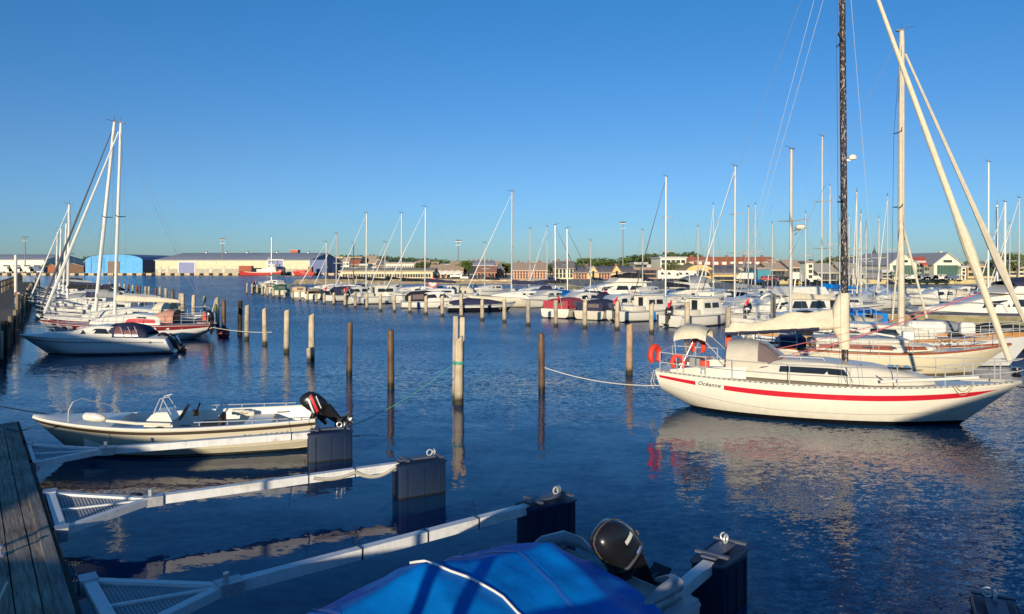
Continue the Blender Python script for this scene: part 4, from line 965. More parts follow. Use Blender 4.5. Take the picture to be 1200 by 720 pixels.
for px, a, b_, lab in mid:
    pile(px, a, b_, lab, random.choice((wood_light, wood_grey, wood_light)), .13, lean=(random.uniform(-.02,.02),0), group='piles in front of the middle pontoon')
# red buoy
X, Y = G(262, 395.5); mb = MB(); mb.lathe([(0,-.15),(.16,-.1),(.27,.05),(.30,.22),(.25,.40),(.12,.50),(.05,.54),(.05,.62),(0,.63)], (0,0,0), 16)
bu = thing('mooring_buoy', 'dark red round mooring buoy afloat at the foot of a brown pile', 'buoy', (X, Y, 0)); mb.build('buoy_body', mat('dark_red_buoy', (.16,.02,.03), .5, var=.2), bu)
mb = MB(); mb.torus((0,0,.66), .05, .015, Matrix.Rotation(PI/2, 4, 'X')); mb.build('eye', galv, bu)
# mooring lines
def rope(p, q, s, m, label, r=.012, n=20):
    mb = MB(); mb.tube(sag(p, q, s, n), r, 5); tag(mb.build('mooring_line', m), label, 'mooring line')
X, Y = G(537, 475); Xb, Yb = G(635, 461); Xs, Ys = 4.0, 19.4
rope((X-.05, Y-.02, PZ(424, Y)), (-4.2, 15.2, .02), .25, rope_green, 'green mooring line sloping from the clustered piles down into the water', .010)
mb = MB(); mb.torus((X+.0, Y+.115, PZ(425, Y)), .135, .02); mb.torus((X, Y+.115, PZ(425, Y)-.04), .135, .02); tag(mb.build('rope_loop', rope_green), 'green rope loop knotted round the front pile of the cluster', 'rope')
rope((Xb+.08, Yb, PZ(431, Yb)), (3.98, 19.0, .55), .16, rope_white, 'pale mooring line from the brown pile to the stern of the red-striped yacht')
rope((11.2,16.5,.98), (16.5,17.6,.55), .2, rope_white, 'pale mooring line leaving the bow of the red-striped yacht to the right')
rope((11.0,16.6,.95), (17.5,16.4,.9), .25, rope_dark, 'thin dark mooring line leaving the yacht bow low to the right')
rope((-12.2,16.8,.55), (-6.0,14.6,.45), .12, rope_dark, 'dark mooring line over the water behind the open motorboat')
rope((-8.6,13.3,.72), (-9.6,14.1,.52), .06, rope_dark, 'dark bow line tying the open motorboat to the pontoon')
rope((-4.9,7.2,.53), (-4.3,6.0,.55), -.01, rope_white, 'pale rope lying across the lower corner of the plank pontoon')
rope((-9.6,13.6,.55),(-8.9,11.9,.5), .02, rope_white, 'pale rope on the edge of the plank pontoon at the motorboat bow')
X, Y = G(239, 380); Xq, Yq = G(288, 399)
rope((-13.9,34.5,.75),(-10.9,33.7,.6), .08, rope_white, 'pale line from the red-topped yacht stern to the piles at the right')
# ================================================================== left jetty and the yachts lying at it
J0 = Vector((-14.6, 20.5)); J1 = Vector((-77, 121)); dj = (J1-J0).normalized(); LJ = (J1-J0).length
jt = thing('timber_jetty', 'long dark timber jetty with a rail of pale posts along the left edge', 'jetty', (J0.x, J0.y, 0), math.atan2(dj.y, dj.x))
mb = MB(); mb.box((LJ/2, 1.3, .95), (LJ, 2.4, .14)); mb.build('deck', jetty_m, jt)
mb = MB(); mb.box((LJ/2, .12, .62), (LJ, .12, .35)); mb.box((LJ/2, .35, .25), (LJ, .1, .2)); mb.build('frame_beam', jetty_dark, jt)
for i in range(44):
    x = i*2.75+rr.uniform(-.2,.2)
    mb = MB(); h_ = (1.05 if i < 9 else 1.75)+rr.uniform(-.35,.4); mb.tube([(x, .02, -.5),(x+rr.uniform(-.06,.06), .0, h_)], .11, 7); mb.build('post', random.choice((wood_grey, wood_dark, jetty_m)), jt)
    mb = MB(); h_ = 2.2 if i > 8 else 1.0; mb.tube([(x+1, 2.45, -.5),(x+1, 2.45, h_)], .11, 7); mb.build('post', random.choice((wood_grey, jetty_m)), jt)
LR = LJ-25; mb = MB(); mb.box((25+LR/2, 2.45, 2.16), (LR, .16, .10)); mb.box((25+LR/2, 2.45, 1.6), (LR, .06, .14)); mb.build('rail', jetty_m, jt)
mb = MB()
for i in range(32,150): mb.box((i*.8+.3, 2.50, 1.6), (.12,.04,1.1))
mb.build('rail_slats', jetty_m, jt)
X, Y = G(13, 378); mp_ = thing('marker_post', 'tall white post with a red box standing on the left jetty', 'post', (X+.3, Y, 0))
mb = MB(); mb.tube([(0,0,.2),(0,0,PZ(299,Y))], .09, 8); mb.build('pole', white, mp_); mb = MB(); mb.rbox((.12,-.06,1.75),(.22,.22,.35),.03); mb.build('service_box', dark_red, mp_)
for k,(px,py) in enumerate(((33,330),(36,326),(20,345),(25,340))): pass
HL = math.atan2(-.15, -.98)
# sports cruiser at the front of the left group
X, Y = G(197, 413.5); cr_ = thing('sports_cruiser', 'white cabin motorboat with navy canopy, nearest boat of the left-hand row', 'motorboat', (X, Y+.3, 0), HL)
fs = hull_fn(5.9, 2.1, (.62,.72,.82), T=.3, ws=.85, tm=.38, rb=1.35, rs=-.35, zk0=-.2, prof=CHINE, flare=.5, pw=.75)
hull_mesh(fs, 26, CHINE).build('hull', W2_hull, cr_, smooth=30); deck_mesh(fs, camber=.10, n=20).build('deck', white, cr_)
sec = [(1.5,.82,.66,.62,.98),(2.3,.84,.68,.60,1.18),(3.2,.80,.72,.50,1.20),(4.0,.62,.76,.40,.86),(4.6,.40,.80,.25,.84)]
sec = [(2.05,.86,.66,.66,1.14),(2.6,.86,.68,.66,1.18),(3.15,.80,.70,.56,1.12),(3.9,.62,.74,.45,.88),(4.9,.34,.80,.22,.86)]
cb = cabin_mesh(sec).build('cabin', white, cr_, smooth=30)
for wm in side_windows(sec, [(2.15,3.0),(3.05,3.7)], .38, .78, .008, .16): wm.build('window', glass, cb)
amb, _ = arch_loft([(.75,.86,.68,.86),(1.0,.86,.68,1.12),(1.6,.84,.68,1.26),(2.2,.78,.70,1.22)], wr=.02); cn = amb.build('canopy', canvas_navy, cr_, smooth=60)
wmb, _ = arch_loft([(1.05,.86,.70,1.10),(1.95,.82,.70,1.22)], .02*PI, .26*PI, 5, .02); wmb.build('clear_panel', glassmat('reddish_clear_panel', (.22,.10,.10), .2), cn)
mb = MB()
for x_ in (1.0,1.25,1.55): mb.tube([(x_, .90, .7),(x_+.18, .86, 1.15)], .012, 5)
mb.build('canopy_frame', steel, cn)
mb = MB(); strip(mb, fs, .02,.97,.16,.20,.006,1,20); strip(mb, fs, .02,.97,.16,.20,.006,-1,20); mb.build('rub_rail', mat('grey_rub_rail', (.2,.2,.22), .6), cr_)
mb = MB(); mb.rbox((.62,.93,.50),(.25,.03,.09),.02); mb.build('side_vent', black_rubber, cr_)
mb = MB()
for s in (-1,1): mb.tube([(4.2,s*.62,.80),(4.3,s*.60,1.08),(5.2,s*.30,1.14),(5.6,s*.05,1.15)], .014, 6)
mb.build('bow_rail', steel, cr_)
outboard(cr_, -.05, .25, .42, .95, R(48)); outboard(cr_, .0, -.45, .45, .6, R(40))
X, Y = G(243, 399)
red_top = dict(L=8.0, B=2.4, zs=(.72,.74,.98), ws=.6, rb=1.2, rs=.35, zk0=.3, hull=W2_hull, det=1, toe=dark_red, toe_h=.05, stripes=[(dark_red,.0,.98,.02,.20,0)], rail_r=.012,
   cabin=[(2.3,.80,.70,.66,1.20),(3.4,.82,.72,.66,1.30),(5.0,.62,.78,.48,1.14),(5.6,.40,.82,.28,.98)], cabin_mat=white, wins=[(red_paint,[(2.5,3.9)],.28,.62),(glass,[(2.9,3.4)],.66,.78)],
   mast=(4.60,1.25,10.55,.075,alu_white,.28), spreaders=((6.0,.7,.05),), spr_mat=wire_dark, genoa=(alu_white,.075,.25), boom=(1.95,3.0,canvas_cream,.30), wire=.004)
ry, fR = yacht('red_topped_yacht', 'pale yacht with a dark red band below deck, second in the left-hand row', 'sailing yacht', (X, Y+.8), HL, red_top)
amb, _ = arch_loft([(1.75,.70,.85,1.40),(2.1,.72,.85,1.48),(2.7,.70,1.0,1.25)]); amb.build('sprayhood', mat('red_white_canvas', (.60,.30,.22), .9, var=.3, scale=3, stretch=(9,1,1)), ry, smooth=60)
mb = MB(); mb.rbox((.35,.3,1.1),(.22,.16,.42),.06); mb.build('stern_lifebuoy_bag', orange_red, ry)
mb = MB(); mb.tube([(.10,.55,.75),(-.18,.55,1.95)], .016, 6); mb.build('flag_staff', white, ry)
mb = MB(); mb.sheet(lambda u, q: (-.12-.05*math.sin(u*5)-.25*u, .55+.04*math.sin(u*9), 1.8-.35*q-.2*u), 8, 4); mb.build('ensign', mat('dark_green_yellow_flag', (.10,.12,.04), .8, var=.6, scale=4), ry)
outboard(ry, .05, .5, .95, .8, R(0), None, (), prop=False)
def left_yacht(px_mast, D, ytop, L_, label, rake, hull, genoa, cover, hs_=1.0, boomz=2.0, dod=None, sp=((.55,.7),)):
    Xm = PX(px_mast, D); zt = PZ(ytop, D); xm = .66*L_
    st_ = (Xm+xm*.98, D+xm*.15)
    S = dict(L=L_, B=.30*L_, zs=(.85*hs_,.82*hs_,1.05*hs_), hull=hull, det=1, toe=alu, rs=.3, zk0=.2, rb=1.1, wire=.006, wk=1.5,
       cabin=[(.28*L_,.105*L_,.84*hs_,.085*L_,1.30*hs_),(.42*L_,.11*L_,.82*hs_,.09*L_,1.38*hs_),(.62*L_,.085*L_,.85*hs_,.065*L_,1.22*hs_),(.72*L_,.05*L_,.9*hs_,.035*L_,1.05*hs_)], cabin_mat=white, wins=[(glass,[(.32*L_,.42*L_),(.44*L_,.56*L_)],.35,.70)],
       mast=(xm,1.2*hs_,zt,.085+.0002*D,alu_white,rake), spreaders=tuple((zt*h_, w_, .05) for h_, w_ in sp), spr_mat=wire_dark, boom=(boomz,3.2,cover,.34), stripes=[(canvas_navy,.03,.96,.10,.16,0)])
    if genoa: S['genoa'] = (genoa,.06,.3)
    if dod: S['dodger'] = (.20*L_,.34*L_,.095*L_,.9*hs_,1.75*hs_,dod)
    return yacht('sailing_yacht', label, 'sailing yacht', st_, HL, S, 'sailing yachts at the left-hand jetty')
left_yacht(113, 39.5, 143, 8.6, 'white yacht with a black furled foresail and raked white mast, third on the left', .95, W2_hull, wire_dark, canvas_grey, dod=canvas_cream)
left_yacht(80, 55, 240, 8.0, 'white yacht with dark sail cover and mid-height mast, beyond the two tall left masts', .12, W_hull, alu_white, canvas_black)
left_yacht(75, 66, 262, 8.0, 'small far yacht just left of the mid-height mast on the left', .25, W2_hull, None, canvas_navy)
left_yacht(102, 47, 352, 7.5, 'low mastless-looking white yacht with covers, behind the black-foresail yacht', .0, W_hull, None, canvas_navy, boomz=1.7, sp=())
left_yacht(70, 78, 268, 8.5, 'distant yacht with a thin mast near the end of the left-hand row', .2, W_hull, None, canvas_grey)
left_yacht(66, 92, 272, 8.5, 'farthest thin-masted yacht of the left-hand row', .2, W_hull, None, canvas_black)
for k, (px, D, lab, hm_, cm_) in enumerate(((96,60,'low dark green boat under grey cover in the left-hand row', G_hull, canvas_grey),(112,72,'low white boat with a grey cover far along the left-hand row', W_hull, canvas_grey),(118,86,'small white boat under navy cover, farthest low boat of the left-hand row', W_hull, canvas_navy))):
    X = PX(px, D); t = thing('covered_boat', lab, 'boat', (X+3, D, 0), HL); f_ = hull_fn(6.5, 2.2, (.7,.7,.95), zk0=0); hull_mesh(f_, 12).build('hull', hm_, t); deck_mesh(f_, n=10).build('deck', white, t)
    amb, _ = arch_loft([(.4,.9,.7,.95),(1.5,.95,.7,1.5),(3.2,.9,.75,1.45),(4.6,.7,.85,1.1),(5.4,.3,.9,1.0)], wr=.04); amb.build('cover', cm_, t, smooth=60)

# ================================================================== middle pontoon
P0 = Vector((-25, 102)); P1 = Vector((20.5, 42.5)); dp = (P1-P0).normalized(); LP = (P1-P0).length
mpn = thing('middle_pontoon', 'timber walkway pontoon running through the middle marina', 'pontoon', (P0.x, P0.y, 0), math.atan2(dp.y, dp.x))
mb = MB(); mb.box((LP/2, 0, .62), (LP, 2.0, .12)); mb.build('deck', woodmat('pale_deck_timber', (.20,.16,.12), (.42,.36,.28), wet=False, grain=(4,4,1.2)), mpn)  # deck timber in a paler brown than the side board
mb = MB(); mb.box((LP/2, -1.03, .48), (LP, .06, .30)); mb.build('side_board', jetty_m, mpn)
mb = MB(); mb.box((LP/2, 0, .15), (LP, 1.6, .3)); mb.build('float', jetty_dark, mpn)
for i in range(14):
    mb = MB(); mb.box((2+i*5.5, .7, 1.05), (.16,.16,.8)); mb.build('power_post', white, mpn)
# ------------------------------------------------------------------ small motorboats
def motor(kind, label, px, yb, L_, ang, hull=W_hull, can=None, name='motorboat', cat='motorboat', ob=True, hs_=1.0, B=None, loc=None, group=None, win=True, dk=white, obs=1.0):
    X, Y = loc or G(px, yb); B = B or .36*L_; hs_ *= .88; dk = random.Random(int(X*37+Y*5)).choice((white, cream, deckm, deckm))
    t = thing(name, label, cat, (X, Y, 0), R(ang), group)
    f = hull_fn(L_, B, (.72*hs_,.74*hs_,1.0*hs_), T=.3, ws=.88, tm=.38, rb=.16*L_, rs=-.05, zk0=-.2, prof=CHINE, flare=.45, pw=.75)
    hull_mesh(f, 14, CHINE).build('hull', hull, t, smooth=30); z = .72*hs_; b = B/2
    if kind != 'open':
        deck_mesh(f, camber=.06, n=12).build('deck', dk, t)
    mb = MB(); strip(mb, f, 0,.98,.03,.09,.015,-1,14); strip(mb, f, 0,.98,.03,.09,.015,1,14); mb.build('rub_rail', mat('grey_rub_rail', (.2,.2,.22), .6), t)
    if kind == 'canopy':
        mb, _ = arch_loft([(.02*L_,b*.84,z,z+.55),(.10*L_,b*.88,z,z+.68),(.38*L_,b*.88,z,z+.72),(.50*L_,b*.80,z+.05,z+.60)], wr=.02); cn = mb.build('canopy', can, t, smooth=50)
        mb = MB(); mb.sheet(lambda u, q: (.02*L_-.012, lerp(-.78,.78,u)*b, z+.02+.52*q), 4, 4); mb.build('back_curtain', can, cn)
        mb = MB(); mb.sheet(lambda u, q: (.02*L_-.024, lerp(-.55,.1,u)*b, z+.22+.24*q), 1, 1); mb.build('clear_panel', glass_tint, cn)
        wmb, _ = arch_loft([(.14*L_,b*.88,z,z+.69),(.32*L_,b*.88,z,z+.715)], .80*PI, .96*PI, 4, .02); wmb.build('clear_panel', glass_tint, cn)
        sec = [(.46*L_,b*.8,z,b*.66,z+.60),(.60*L_,b*.72,z+.03,b*.55,z+.34),(.80*L_,b*.45,z+.12,b*.3,z+.34)]
        cb = cabin_mesh(sec).build('cabin', white, t, smooth=30)
        for wm in side_windows(sec, [(.48*L_,.57*L_)], .35, .76, .01, .1): wm.build('window', glass, cb)
    elif kind == 'pilot':
        x0, x1 = .36*L_, .66*L_; hw = b*.62; h_ = 1.0*hs_
        sec = [(x0,hw,z,hw*.92,z+h_),(x1-.25,hw,z,hw*.88,z+h_),(x1+.25,hw*.9,z,hw*.8,z+h_*.45),(x1+.30,hw*.9,z,hw*.75,z+.2)]
        sec = [(x0,hw,z,hw*.92,z+h_),(x1-.30,hw,z,hw*.88,z+h_),(x1+.15,hw*.92,z+.02,hw*.82,z+.45),(x1+.75,hw*.6,z+.1,hw*.5,z+.38)]
        cb = cabin_mesh(sec).build('wheelhouse', white, t, smooth=30)
        w2 = (x1-.30-x0)
        for wm in side_windows(sec, [(x0+.12,x0+.46*w2),(x0+.54*w2,x0+.95*w2)], .40, .72, .012, .02): wm.build('window', glass, cb)
        for a_, b_ in ((-.8,-.1),(.1,.8)):
            mb = MB(); mb.sheet(lambda u, q: (lerp(x1+.10, x1-.27, q)+.02, lerp(a_,b_,u)*hw*.8, lerp(z+.50, z+h_-.08, q)+.02), 2, 2); mb.build('windscreen', glass, cb)
        mb = MB(); mb.sheet(lambda u, q: (x0-.012, lerp(-.35,.30,u)*hw, z+.05+.8*q), 1, 1); mb.build('door', glass, cb)
        mb = MB(); mb.rbox(((x0+x1)/2-.22,0,z+h_+.045),(x1-x0+.25,hw*2.05,.06),.03); mb.build('roof', white, cb)
        mb = MB(); mb.rbox((.22*L_, .0, z+.16),(.20*L_, b*1.3,.3),.04); mb.build('engine_box', cream, t)
    elif kind == 'cruiser':
        sec = [(.30*L_,b*.82,z,b*.66,z+.75),(.45*L_,b*.82,z,b*.64,z+.85),(.55*L_,b*.76,z+.03,b*.55,z+.80),(.68*L_,b*.60,z+.08,b*.42,z+.42),(.88*L_,b*.25,z+.18,b*.14,z+.32)]
        cb = cabin_mesh(sec).build('cabin', white, t, smooth=30)
        for wm in side_windows(sec, [(.33*L_,.46*L_),(.48*L_,.62*L_)], .36, .74, .012, .12): wm.build('window', glass, cb)
        if can:
            mb, _ = arch_loft([(.06*L_,b*.8,z,z+.5),(.12*L_,b*.84,z,z+.82),(.32*L_,b*.8,z,z+.92),(.45*L_,b*.66,z+.4,z+.78)], wr=.02); cn = mb.build('canopy', can, t, smooth=50)
            wmb, _ = arch_loft([(.14*L_,b*.84,z,z+.83),(.28*L_,b*.82,z,z+.90)], .80*PI, .96*PI, 4, .02); wmb.build('clear_panel', glass_tint, cn)
        mb = MB()
        for s in (-1,1): mb.tube([(.62*L_,s*b*.78,z+.1),(.64*L_,s*b*.76,z+.45),(.85*L_,s*b*.5,z+.62),(.985*L_,s*.05,z+.72)], .018, 5)
        mb.build('bow_rail', steel, t)
    elif kind == 'arch':
        mb = MB()
        mb.tube([(.25*L_,-b*.8,z),(.33*L_,-b*.78,z+.9),(.36*L_,-b*.5,z+1.12),(.36*L_,b*.5,z+1.12),(.33*L_,b*.78,z+.9),(.25*L_,b*.8,z)], .07, 8); mb.build('targa_arch', white, t)
        mb = MB(); mb.box((.5*L_,0,z+.35),(.5,.6,.7)); mb.build('console', white, t)
        mb = MB(); mb.box((.42*L_,0,z+.45),(.12,.28,.9)); mb.build('seat_back', varnish, t)
    elif kind == 'open':
        mb = MB()
        for s in (-1,1): mb.sheet(lambda u, q: (f(lerp(.03,.75,u),0).x, s*max(.05,f(lerp(.03,.75,u),0).y-.10)*lerp(1,.9,q), lerp(f(lerp(.03,.75,u),0).z,.2,q)), 10, 2)
        mb.sheet(lambda u, q: (f(lerp(.03,.75,u),0).x, lerp(-1,1,q)*max(.05,f(lerp(.03,.75,u),0).y-.10)*.9, .2), 10, 2); mb.build('liner', cream, t)
        mb = MB(); mb.sheet(lambda u, q: (f(lerp(.66,.99,u),0).x, lerp(-1,1,q)*f(lerp(.66,.99,u),0).y*.97, f(lerp(.66,.99,u),0).z+.02), 6, 4); mb.build('fore_deck', white, t)
        mb = MB(); mb.rbox((.42*L_,0,.55*hs_),(.4,b*.7,.7),.05); mb.build('console', white, t)
        if can:
            mb, _ = arch_loft([(.05*L_,b*.86,z-.02,z+.28),(.3*L_,b*.9,z-.02,z+.55),(.6*L_,b*.8,z,z+.4),(.8*L_,b*.45,z+.08,z+.2)], wr=.03); mb.build('cover', can, t, smooth=60)
    elif kind == 'fly':
        s1_ = [(.10*L_,b*.80,z,b*.74,z+1.15),(.45*L_,b*.82,z,b*.72,z+1.2),(.58*L_,b*.78,z+.05,b*.6,z+1.0),(.72*L_,b*.60,z+.1,b*.42,z+.55),(.90*L_,b*.25,z+.2,b*.15,z+.40)]
        cb = cabin_mesh(s1_).build('saloon', white, t, smooth=30)
        for wm in side_windows(s1_, [(.14*L_,.30*L_),(.31*L_,.46*L_),(.47*L_,.64*L_)], .36, .74, .02, .15): wm.build('window', glass, cb)
        mb = MB(); mb.rbox((.27*L_,0,z+1.28),(.46*L_,b*1.6,.10),.05); mb.build('flybridge_deck', white, t)
        mb = MB(); mb.loft([[Vector((x,s*b*.72,z+1.32)) for s in (-1,1)]+[Vector((x2,s*b*.6,z+1.75)) for s in (1,-1)] for x, x2 in ((.1*L_,.12*L_),(.46*L_,.40*L_))]); mb.build('flybridge_coaming', white, t)
        if can: 
            mb, _ = arch_loft([(.08*L_,b*.7,z+1.7,z+2.15),(.25*L_,b*.72,z+1.7,z+2.3),(.42*L_,b*.6,z+1.7,z+2.0)], wr=.03); mb.build('flybridge_cover', can, t, smooth=60)
        mb = MB()
        for s in (-1,1): mb.tube([(.5*L_,s*b*.9,z+.1),(.52*L_,s*b*.88,z+.6),(.85*L_,s*b*.5,z+.85),(.99*L_,s*.05,z+.95)], .022, 5)
        mb.build('bow_rail', steel, t)
    rf = random.Random(int(X*91+Y*17))
    for k in range(rf.choice((1,2,3))):
        q_ = rf.uniform(.15,.6); p = f(q_, .12); sd_ = rf.choice((-1,1)); fb_ = MB(); fb_.tube([(p.x, sd_*(p.y+.03), p.z+.08),(p.x, sd_*(p.y+.10), p.z),(p.x, sd_*(p.y+.11), p.z-.40),(p.x, sd_*(p.y+.10), p.z-.48)], [.02,.09,.09,.03], 7); fb_.build('fender', rf.choice((white, canvas_navy, canvas_blue, black_rubber)), t)
    if rf.random() < .5 and kind in ('pilot','fly','cruiser'):
        fb_ = MB(); fb_.tube([(.38*L_, .3*b, z+.8),(.35*L_, .3*b, z+2.3)], .012+.0002*Y, 5); fb_.build('antenna', white, t)
    if rf.random() < .45:
        cf_ = rf.choice((red_paint, canvas_navy, canvas_blue)); fb_ = MB(); fb_.tube([(.02*L_, -.4*b, z),(-.03*L_, -.4*b, z+1.0)], .014, 5); fs_ = fb_.build('flag_staff', white, t)
        fb_ = MB(); fb_.sheet(lambda u, q: (-.03*L_-.05-.35*u, -.4*b+.05*math.sin(u*7), z+.95-.28*q-.22*u), 6, 3); fb_.build('flag', cf_, fs_)
    if ob: outboard(t, -.08, 0, z-.02, obs, R(10), None, ((decal_w, .2, .3, .0, .2, 0),), prop=obs > .8)
    return t
N1 = 60   # boats on the near side point away, bow to the walkway
motor('open','small dark open boat at the far end of the middle pontoon',298,342.5,4.5,N1,G_hull,None)
motor('canopy','small cream boat first beside the dark one at the pontoon end',314,344.5,5.5,N1+40,M_hull,canvas_cream,ob=False)
motor('canopy','cream boat with a dark green canopy at the left of the middle pontoon',327,346.5,5.5,N1+40,M_hull,canvas_green,ob=False)
motor('canopy','cream boat with a tan canopy on the left part of the middle pontoon',349,349,6.0,N1+35,M_hull,canvas_tan,ob=False)
motor('open','cream low boat between the tan canopy and the navy canopy',366,351.5,5.5,N1+35,M_hull,canvas_tan,ob=False)
motor('cruiser','white cruiser with a navy canopy left of the white motorboat on the middle pontoon',384,353.5,7.0,N1-20,W_hull,canvas_navy,ob=False)
motor('pilot','white low-wheelhouse motorboat with outboard, left third of the middle pontoon',408,357,7.0,N1-28,W_hull,None,hs_=1.15,obs=.9)
motor('cruiser','low white speed cruiser with a dark canopy in the middle pontoon row',470,361,6.6,N1-48,W_hull,canvas_black,ob=False,hs_=.9)
motor('open','open speedboat with white topsides and purple-navy cover beside the empty berth',524,365.5,5.6,N1-48,hullmat('black_white_hull',(.75,.74,.7),(.01,.01,.012),.34),canvas_navy,ob=False,hs_=.85)
motor('canopy','blunt-sterned white boat under a red canopy in the middle pontoon row',650,373.5,5.8,N1-3,hullmat('white_red_line_hull',(.78,.74,.62),(.12,.02,.02),.08),canvas_red,ob=False,B=2.5,hs_=1.05)
motor('canopy','cream boat with a navy canopy and blunt stern, right of the red canopy boat',690,375.5,5.6,N1-3,M_hull,canvas_navy,ob=False,B=2.5,hs_=.98)
motor('pilot','white cabin motorboat with black outboard, right of the navy canopy boat',722,377.5,6.0,N1-26,W_hull,None,hs_=1.1,obs=1.1)
motor('pilot','white cabin motorboat with black outboard, the right-hand one of the two',784,384,6.2,N1-24,W_hull,None,hs_=1.1,obs=1.0)
motor('arch','white motorboat with a rounded arch and dark outboard above the cream sail cover',876,380,6.0,N1-35,W_hull,None,hs_=1.1,obs=1.1)
# ------------------------------------------------------------------ yachts with masts over the middle and right marina
def sail(pxm, D, ytop, L_, ang, label, hull=W_hull, cover=canvas_navy, genoa=None, mastm=alu, r=.06, sp=((.52,.65),), dod=None, ex=None, boomz=2.1, hs_=1.0):
    a = R(ang); Xm = PX(pxm, D); xm = .55*L_; zt = PZ(ytop, D); st_ = (Xm-xm*math.cos(a), D-xm*math.sin(a))
    S = dict(L=L_, B=.31*L_, zs=(.9*hs_,.85*hs_,1.1*hs_), hull=hull, det=1 if D < 58 else 0, toe=alu, rs=.3, zk0=.15, rb=1.0, wire=.004+.00003*D, wk=1+.01*D, rail_r=.015,
       cabin=[(.25*L_,.11*L_,.86*hs_,.09*L_,1.36*hs_),(.42*L_,.11*L_,.84*hs_,.09*L_,1.42*hs_),(.62*L_,.085*L_,.88*hs_,.065*L_,1.26*hs_),(.74*L_,.05*L_,.95*hs_,.035*L_,1.08*hs_)], cabin_mat=white, wins=[(glass,[(.28*L_,.40*L_),(.43*L_,.56*L_)],.35,.70)],
       mast=(xm,1.3*hs_,zt,r*.8+.00022*D,mastm,.05), spreaders=tuple((zt*h_, w_, .05) for h_, w_ in sp), spr_mat=alu, sr=1+.012*D, boom=(boomz,.36*L_,cover,.36), stripes=[(canvas_navy if hull is W_hull else white,.03,.96,.10,.15,0)], stanchions=(.3,.5,.7))
    if genoa: S['genoa'] = (genoa if genoa is wire_dark else alu_white,.036+.00008*D,.3)
    if dod: S['dodger'] = (.18*L_,.32*L_,.10*L_,.95*hs_,1.85*hs_,dod)
    t, f = yacht('sailing_yacht', label, 'sailing yacht', st_, a, S, 'sailing yachts in the middle and right marina')
    return t, f
sail(318,118,278,7,150,'small yacht with a short pale mast in front of the red ship',M_hull,canvas_green,r=.09)
sail(382,92,284,7.5,200,'yacht with a thin short mast before the shaded warehouse end',W_hull,canvas_navy,alu_white)
sail(394,90,274,8,235,'yacht with a pale mast just right of the shaded warehouse end',W_hull,canvas_navy,alu_white)
sail(414,92,285,7,235,'yacht with a thin dark mast left of the tall mast over the low pale building',N_hull,canvas_black,None,wire_dark)
sail(429,82,250,8.5,215,'white yacht with a tall pale mast over the long low pale building',W_hull,canvas_black,alu_white)
sail(451,90,284,7.5,235,'yacht with a short mast between two tall masts over the low pale building',W_hull,canvas_black,alu_white)
sail(470,78,250,8.5,215,'white yacht with a pale foresail and tall mast, left of the awning restaurant',W_hull,canvas_black,alu_white)
sail(498,72,243,9,200,'white yacht with the tallest mast left of the middle of the photo',W_hull,canvas_navy,alu_white)
sail(599.5,66,225,9.5,188,'cream yacht with navy sail cover and white foresail in front of the brick warehouse',M_hull,canvas_navy,alu_white,r=.085,dod=canvas_navy)
sail(621,80,268,8,230,'yacht with a thin pale mast over the brick warehouse',W_hull,canvas_cream)
sail(641,82,266,8,230,'thin-masted yacht over the pale yellow house',W_hull,canvas_navy,alu_white)
sail(651,70,264,8,320,'yacht with a dark sloping foresail before the brick terrace',W_hull,canvas_navy,wire_dark)
sail(665,68,268,8,320,'second yacht with a dark sloping foresail before the brick terrace, right of the first',W2_hull,canvas_black,wire_dark)
sail(780,56,207,9,222,'white yacht with a tall mast and black sloping foresail left of the white flat block',W_hull,canvas_black,wire_dark,r=.07,sp=((.45,.7),(.7,.5)))
sail(836,70,240,8,240,'yacht with a mid-height mast before the arched yellow hall',W_hull,canvas_cream,alu_white)
sail(861,53,195,9.5,212,'white yacht with a thick white foresail, left of the two equal masts',W_hull,canvas_grey,alu_white,r=.08,sp=((.42,.8),(.68,.6)))
sail(877,70,243,8,240,'left one of two equal thin masts over the orange roofs',W_hull,canvas_navy)
sail(885,72,240,8.5,240,'right one of two equal thin masts over the orange roofs',M_hull,canvas_blue)
tr, fr = sail(926.5,37,175,8.5,204,'yacht with a thick grey mast carrying a white radar dome',W_hull,canvas_cream,None,alu,r=.10,sp=((.62,1.0),),boomz=2.0)
zr = PZ(268,37); mb = MB(); mb.lathe([(0,-.06),(.22,-.05),(.28,.03),(.26,.12),(.15,.19),(0,.20)], (.55*8.5-.15,.50,zr), 16); mb.build('radar_dome', white, tr)
mb = MB(); mb.beam((.55*8.5,.0,zr-.10), (.55*8.5-.15,.5,zr-.08), .08, .06); mb.tube([(.55*8.5,.0,zr-.5),(.55*8.5-.15,.45,zr-.1)], .025, 6); mb.build('radar_bracket', alu, tr)
sail(963,52,160,9.5,205,'white yacht with a tall twin-spreader mast just left of the speckled mast',W_hull,canvas_blue,None,alu,r=.065,sp=((.38,.9),(.64,.8)))
sail(972.5,64,218,8.5,240,'thin mast close behind the tall twin-spreader mast',W_hull,canvas_navy)
sail(984,66,260,8,240,'low thin mast hidden close behind the speckled dark mast',W_hull,canvas_navy)
sail(1004,60,225,8.5,240,'yacht with a thin mast just right of the speckled dark mast',W_hull,canvas_cream,alu_white)
sail(1009,62,250,8,240,'shorter thin mast beside the one right of the speckled dark mast',W2_hull,canvas_cream,alu_white)
sail(1040,64,230,8.5,230,'yacht with a leaning thin mast left of the tall cream mast',W_hull,canvas_navy,alu_white)
sail(1158,56,190,9,200,'white yacht with a plain tall white mast at the right edge',W_hull,canvas_cream,None,alu_white,r=.07)
sail(1168.5,66,240,8.5,240,'shorter white mast right of the plain tall white mast',W_hull,canvas_cream,None,alu_white,r=.10)
sail(1177.5,64,237,9,205,'thick white mast near the right edge with sloping stays',W_hull,canvas_cream,alu_white,alu_white,r=.10)
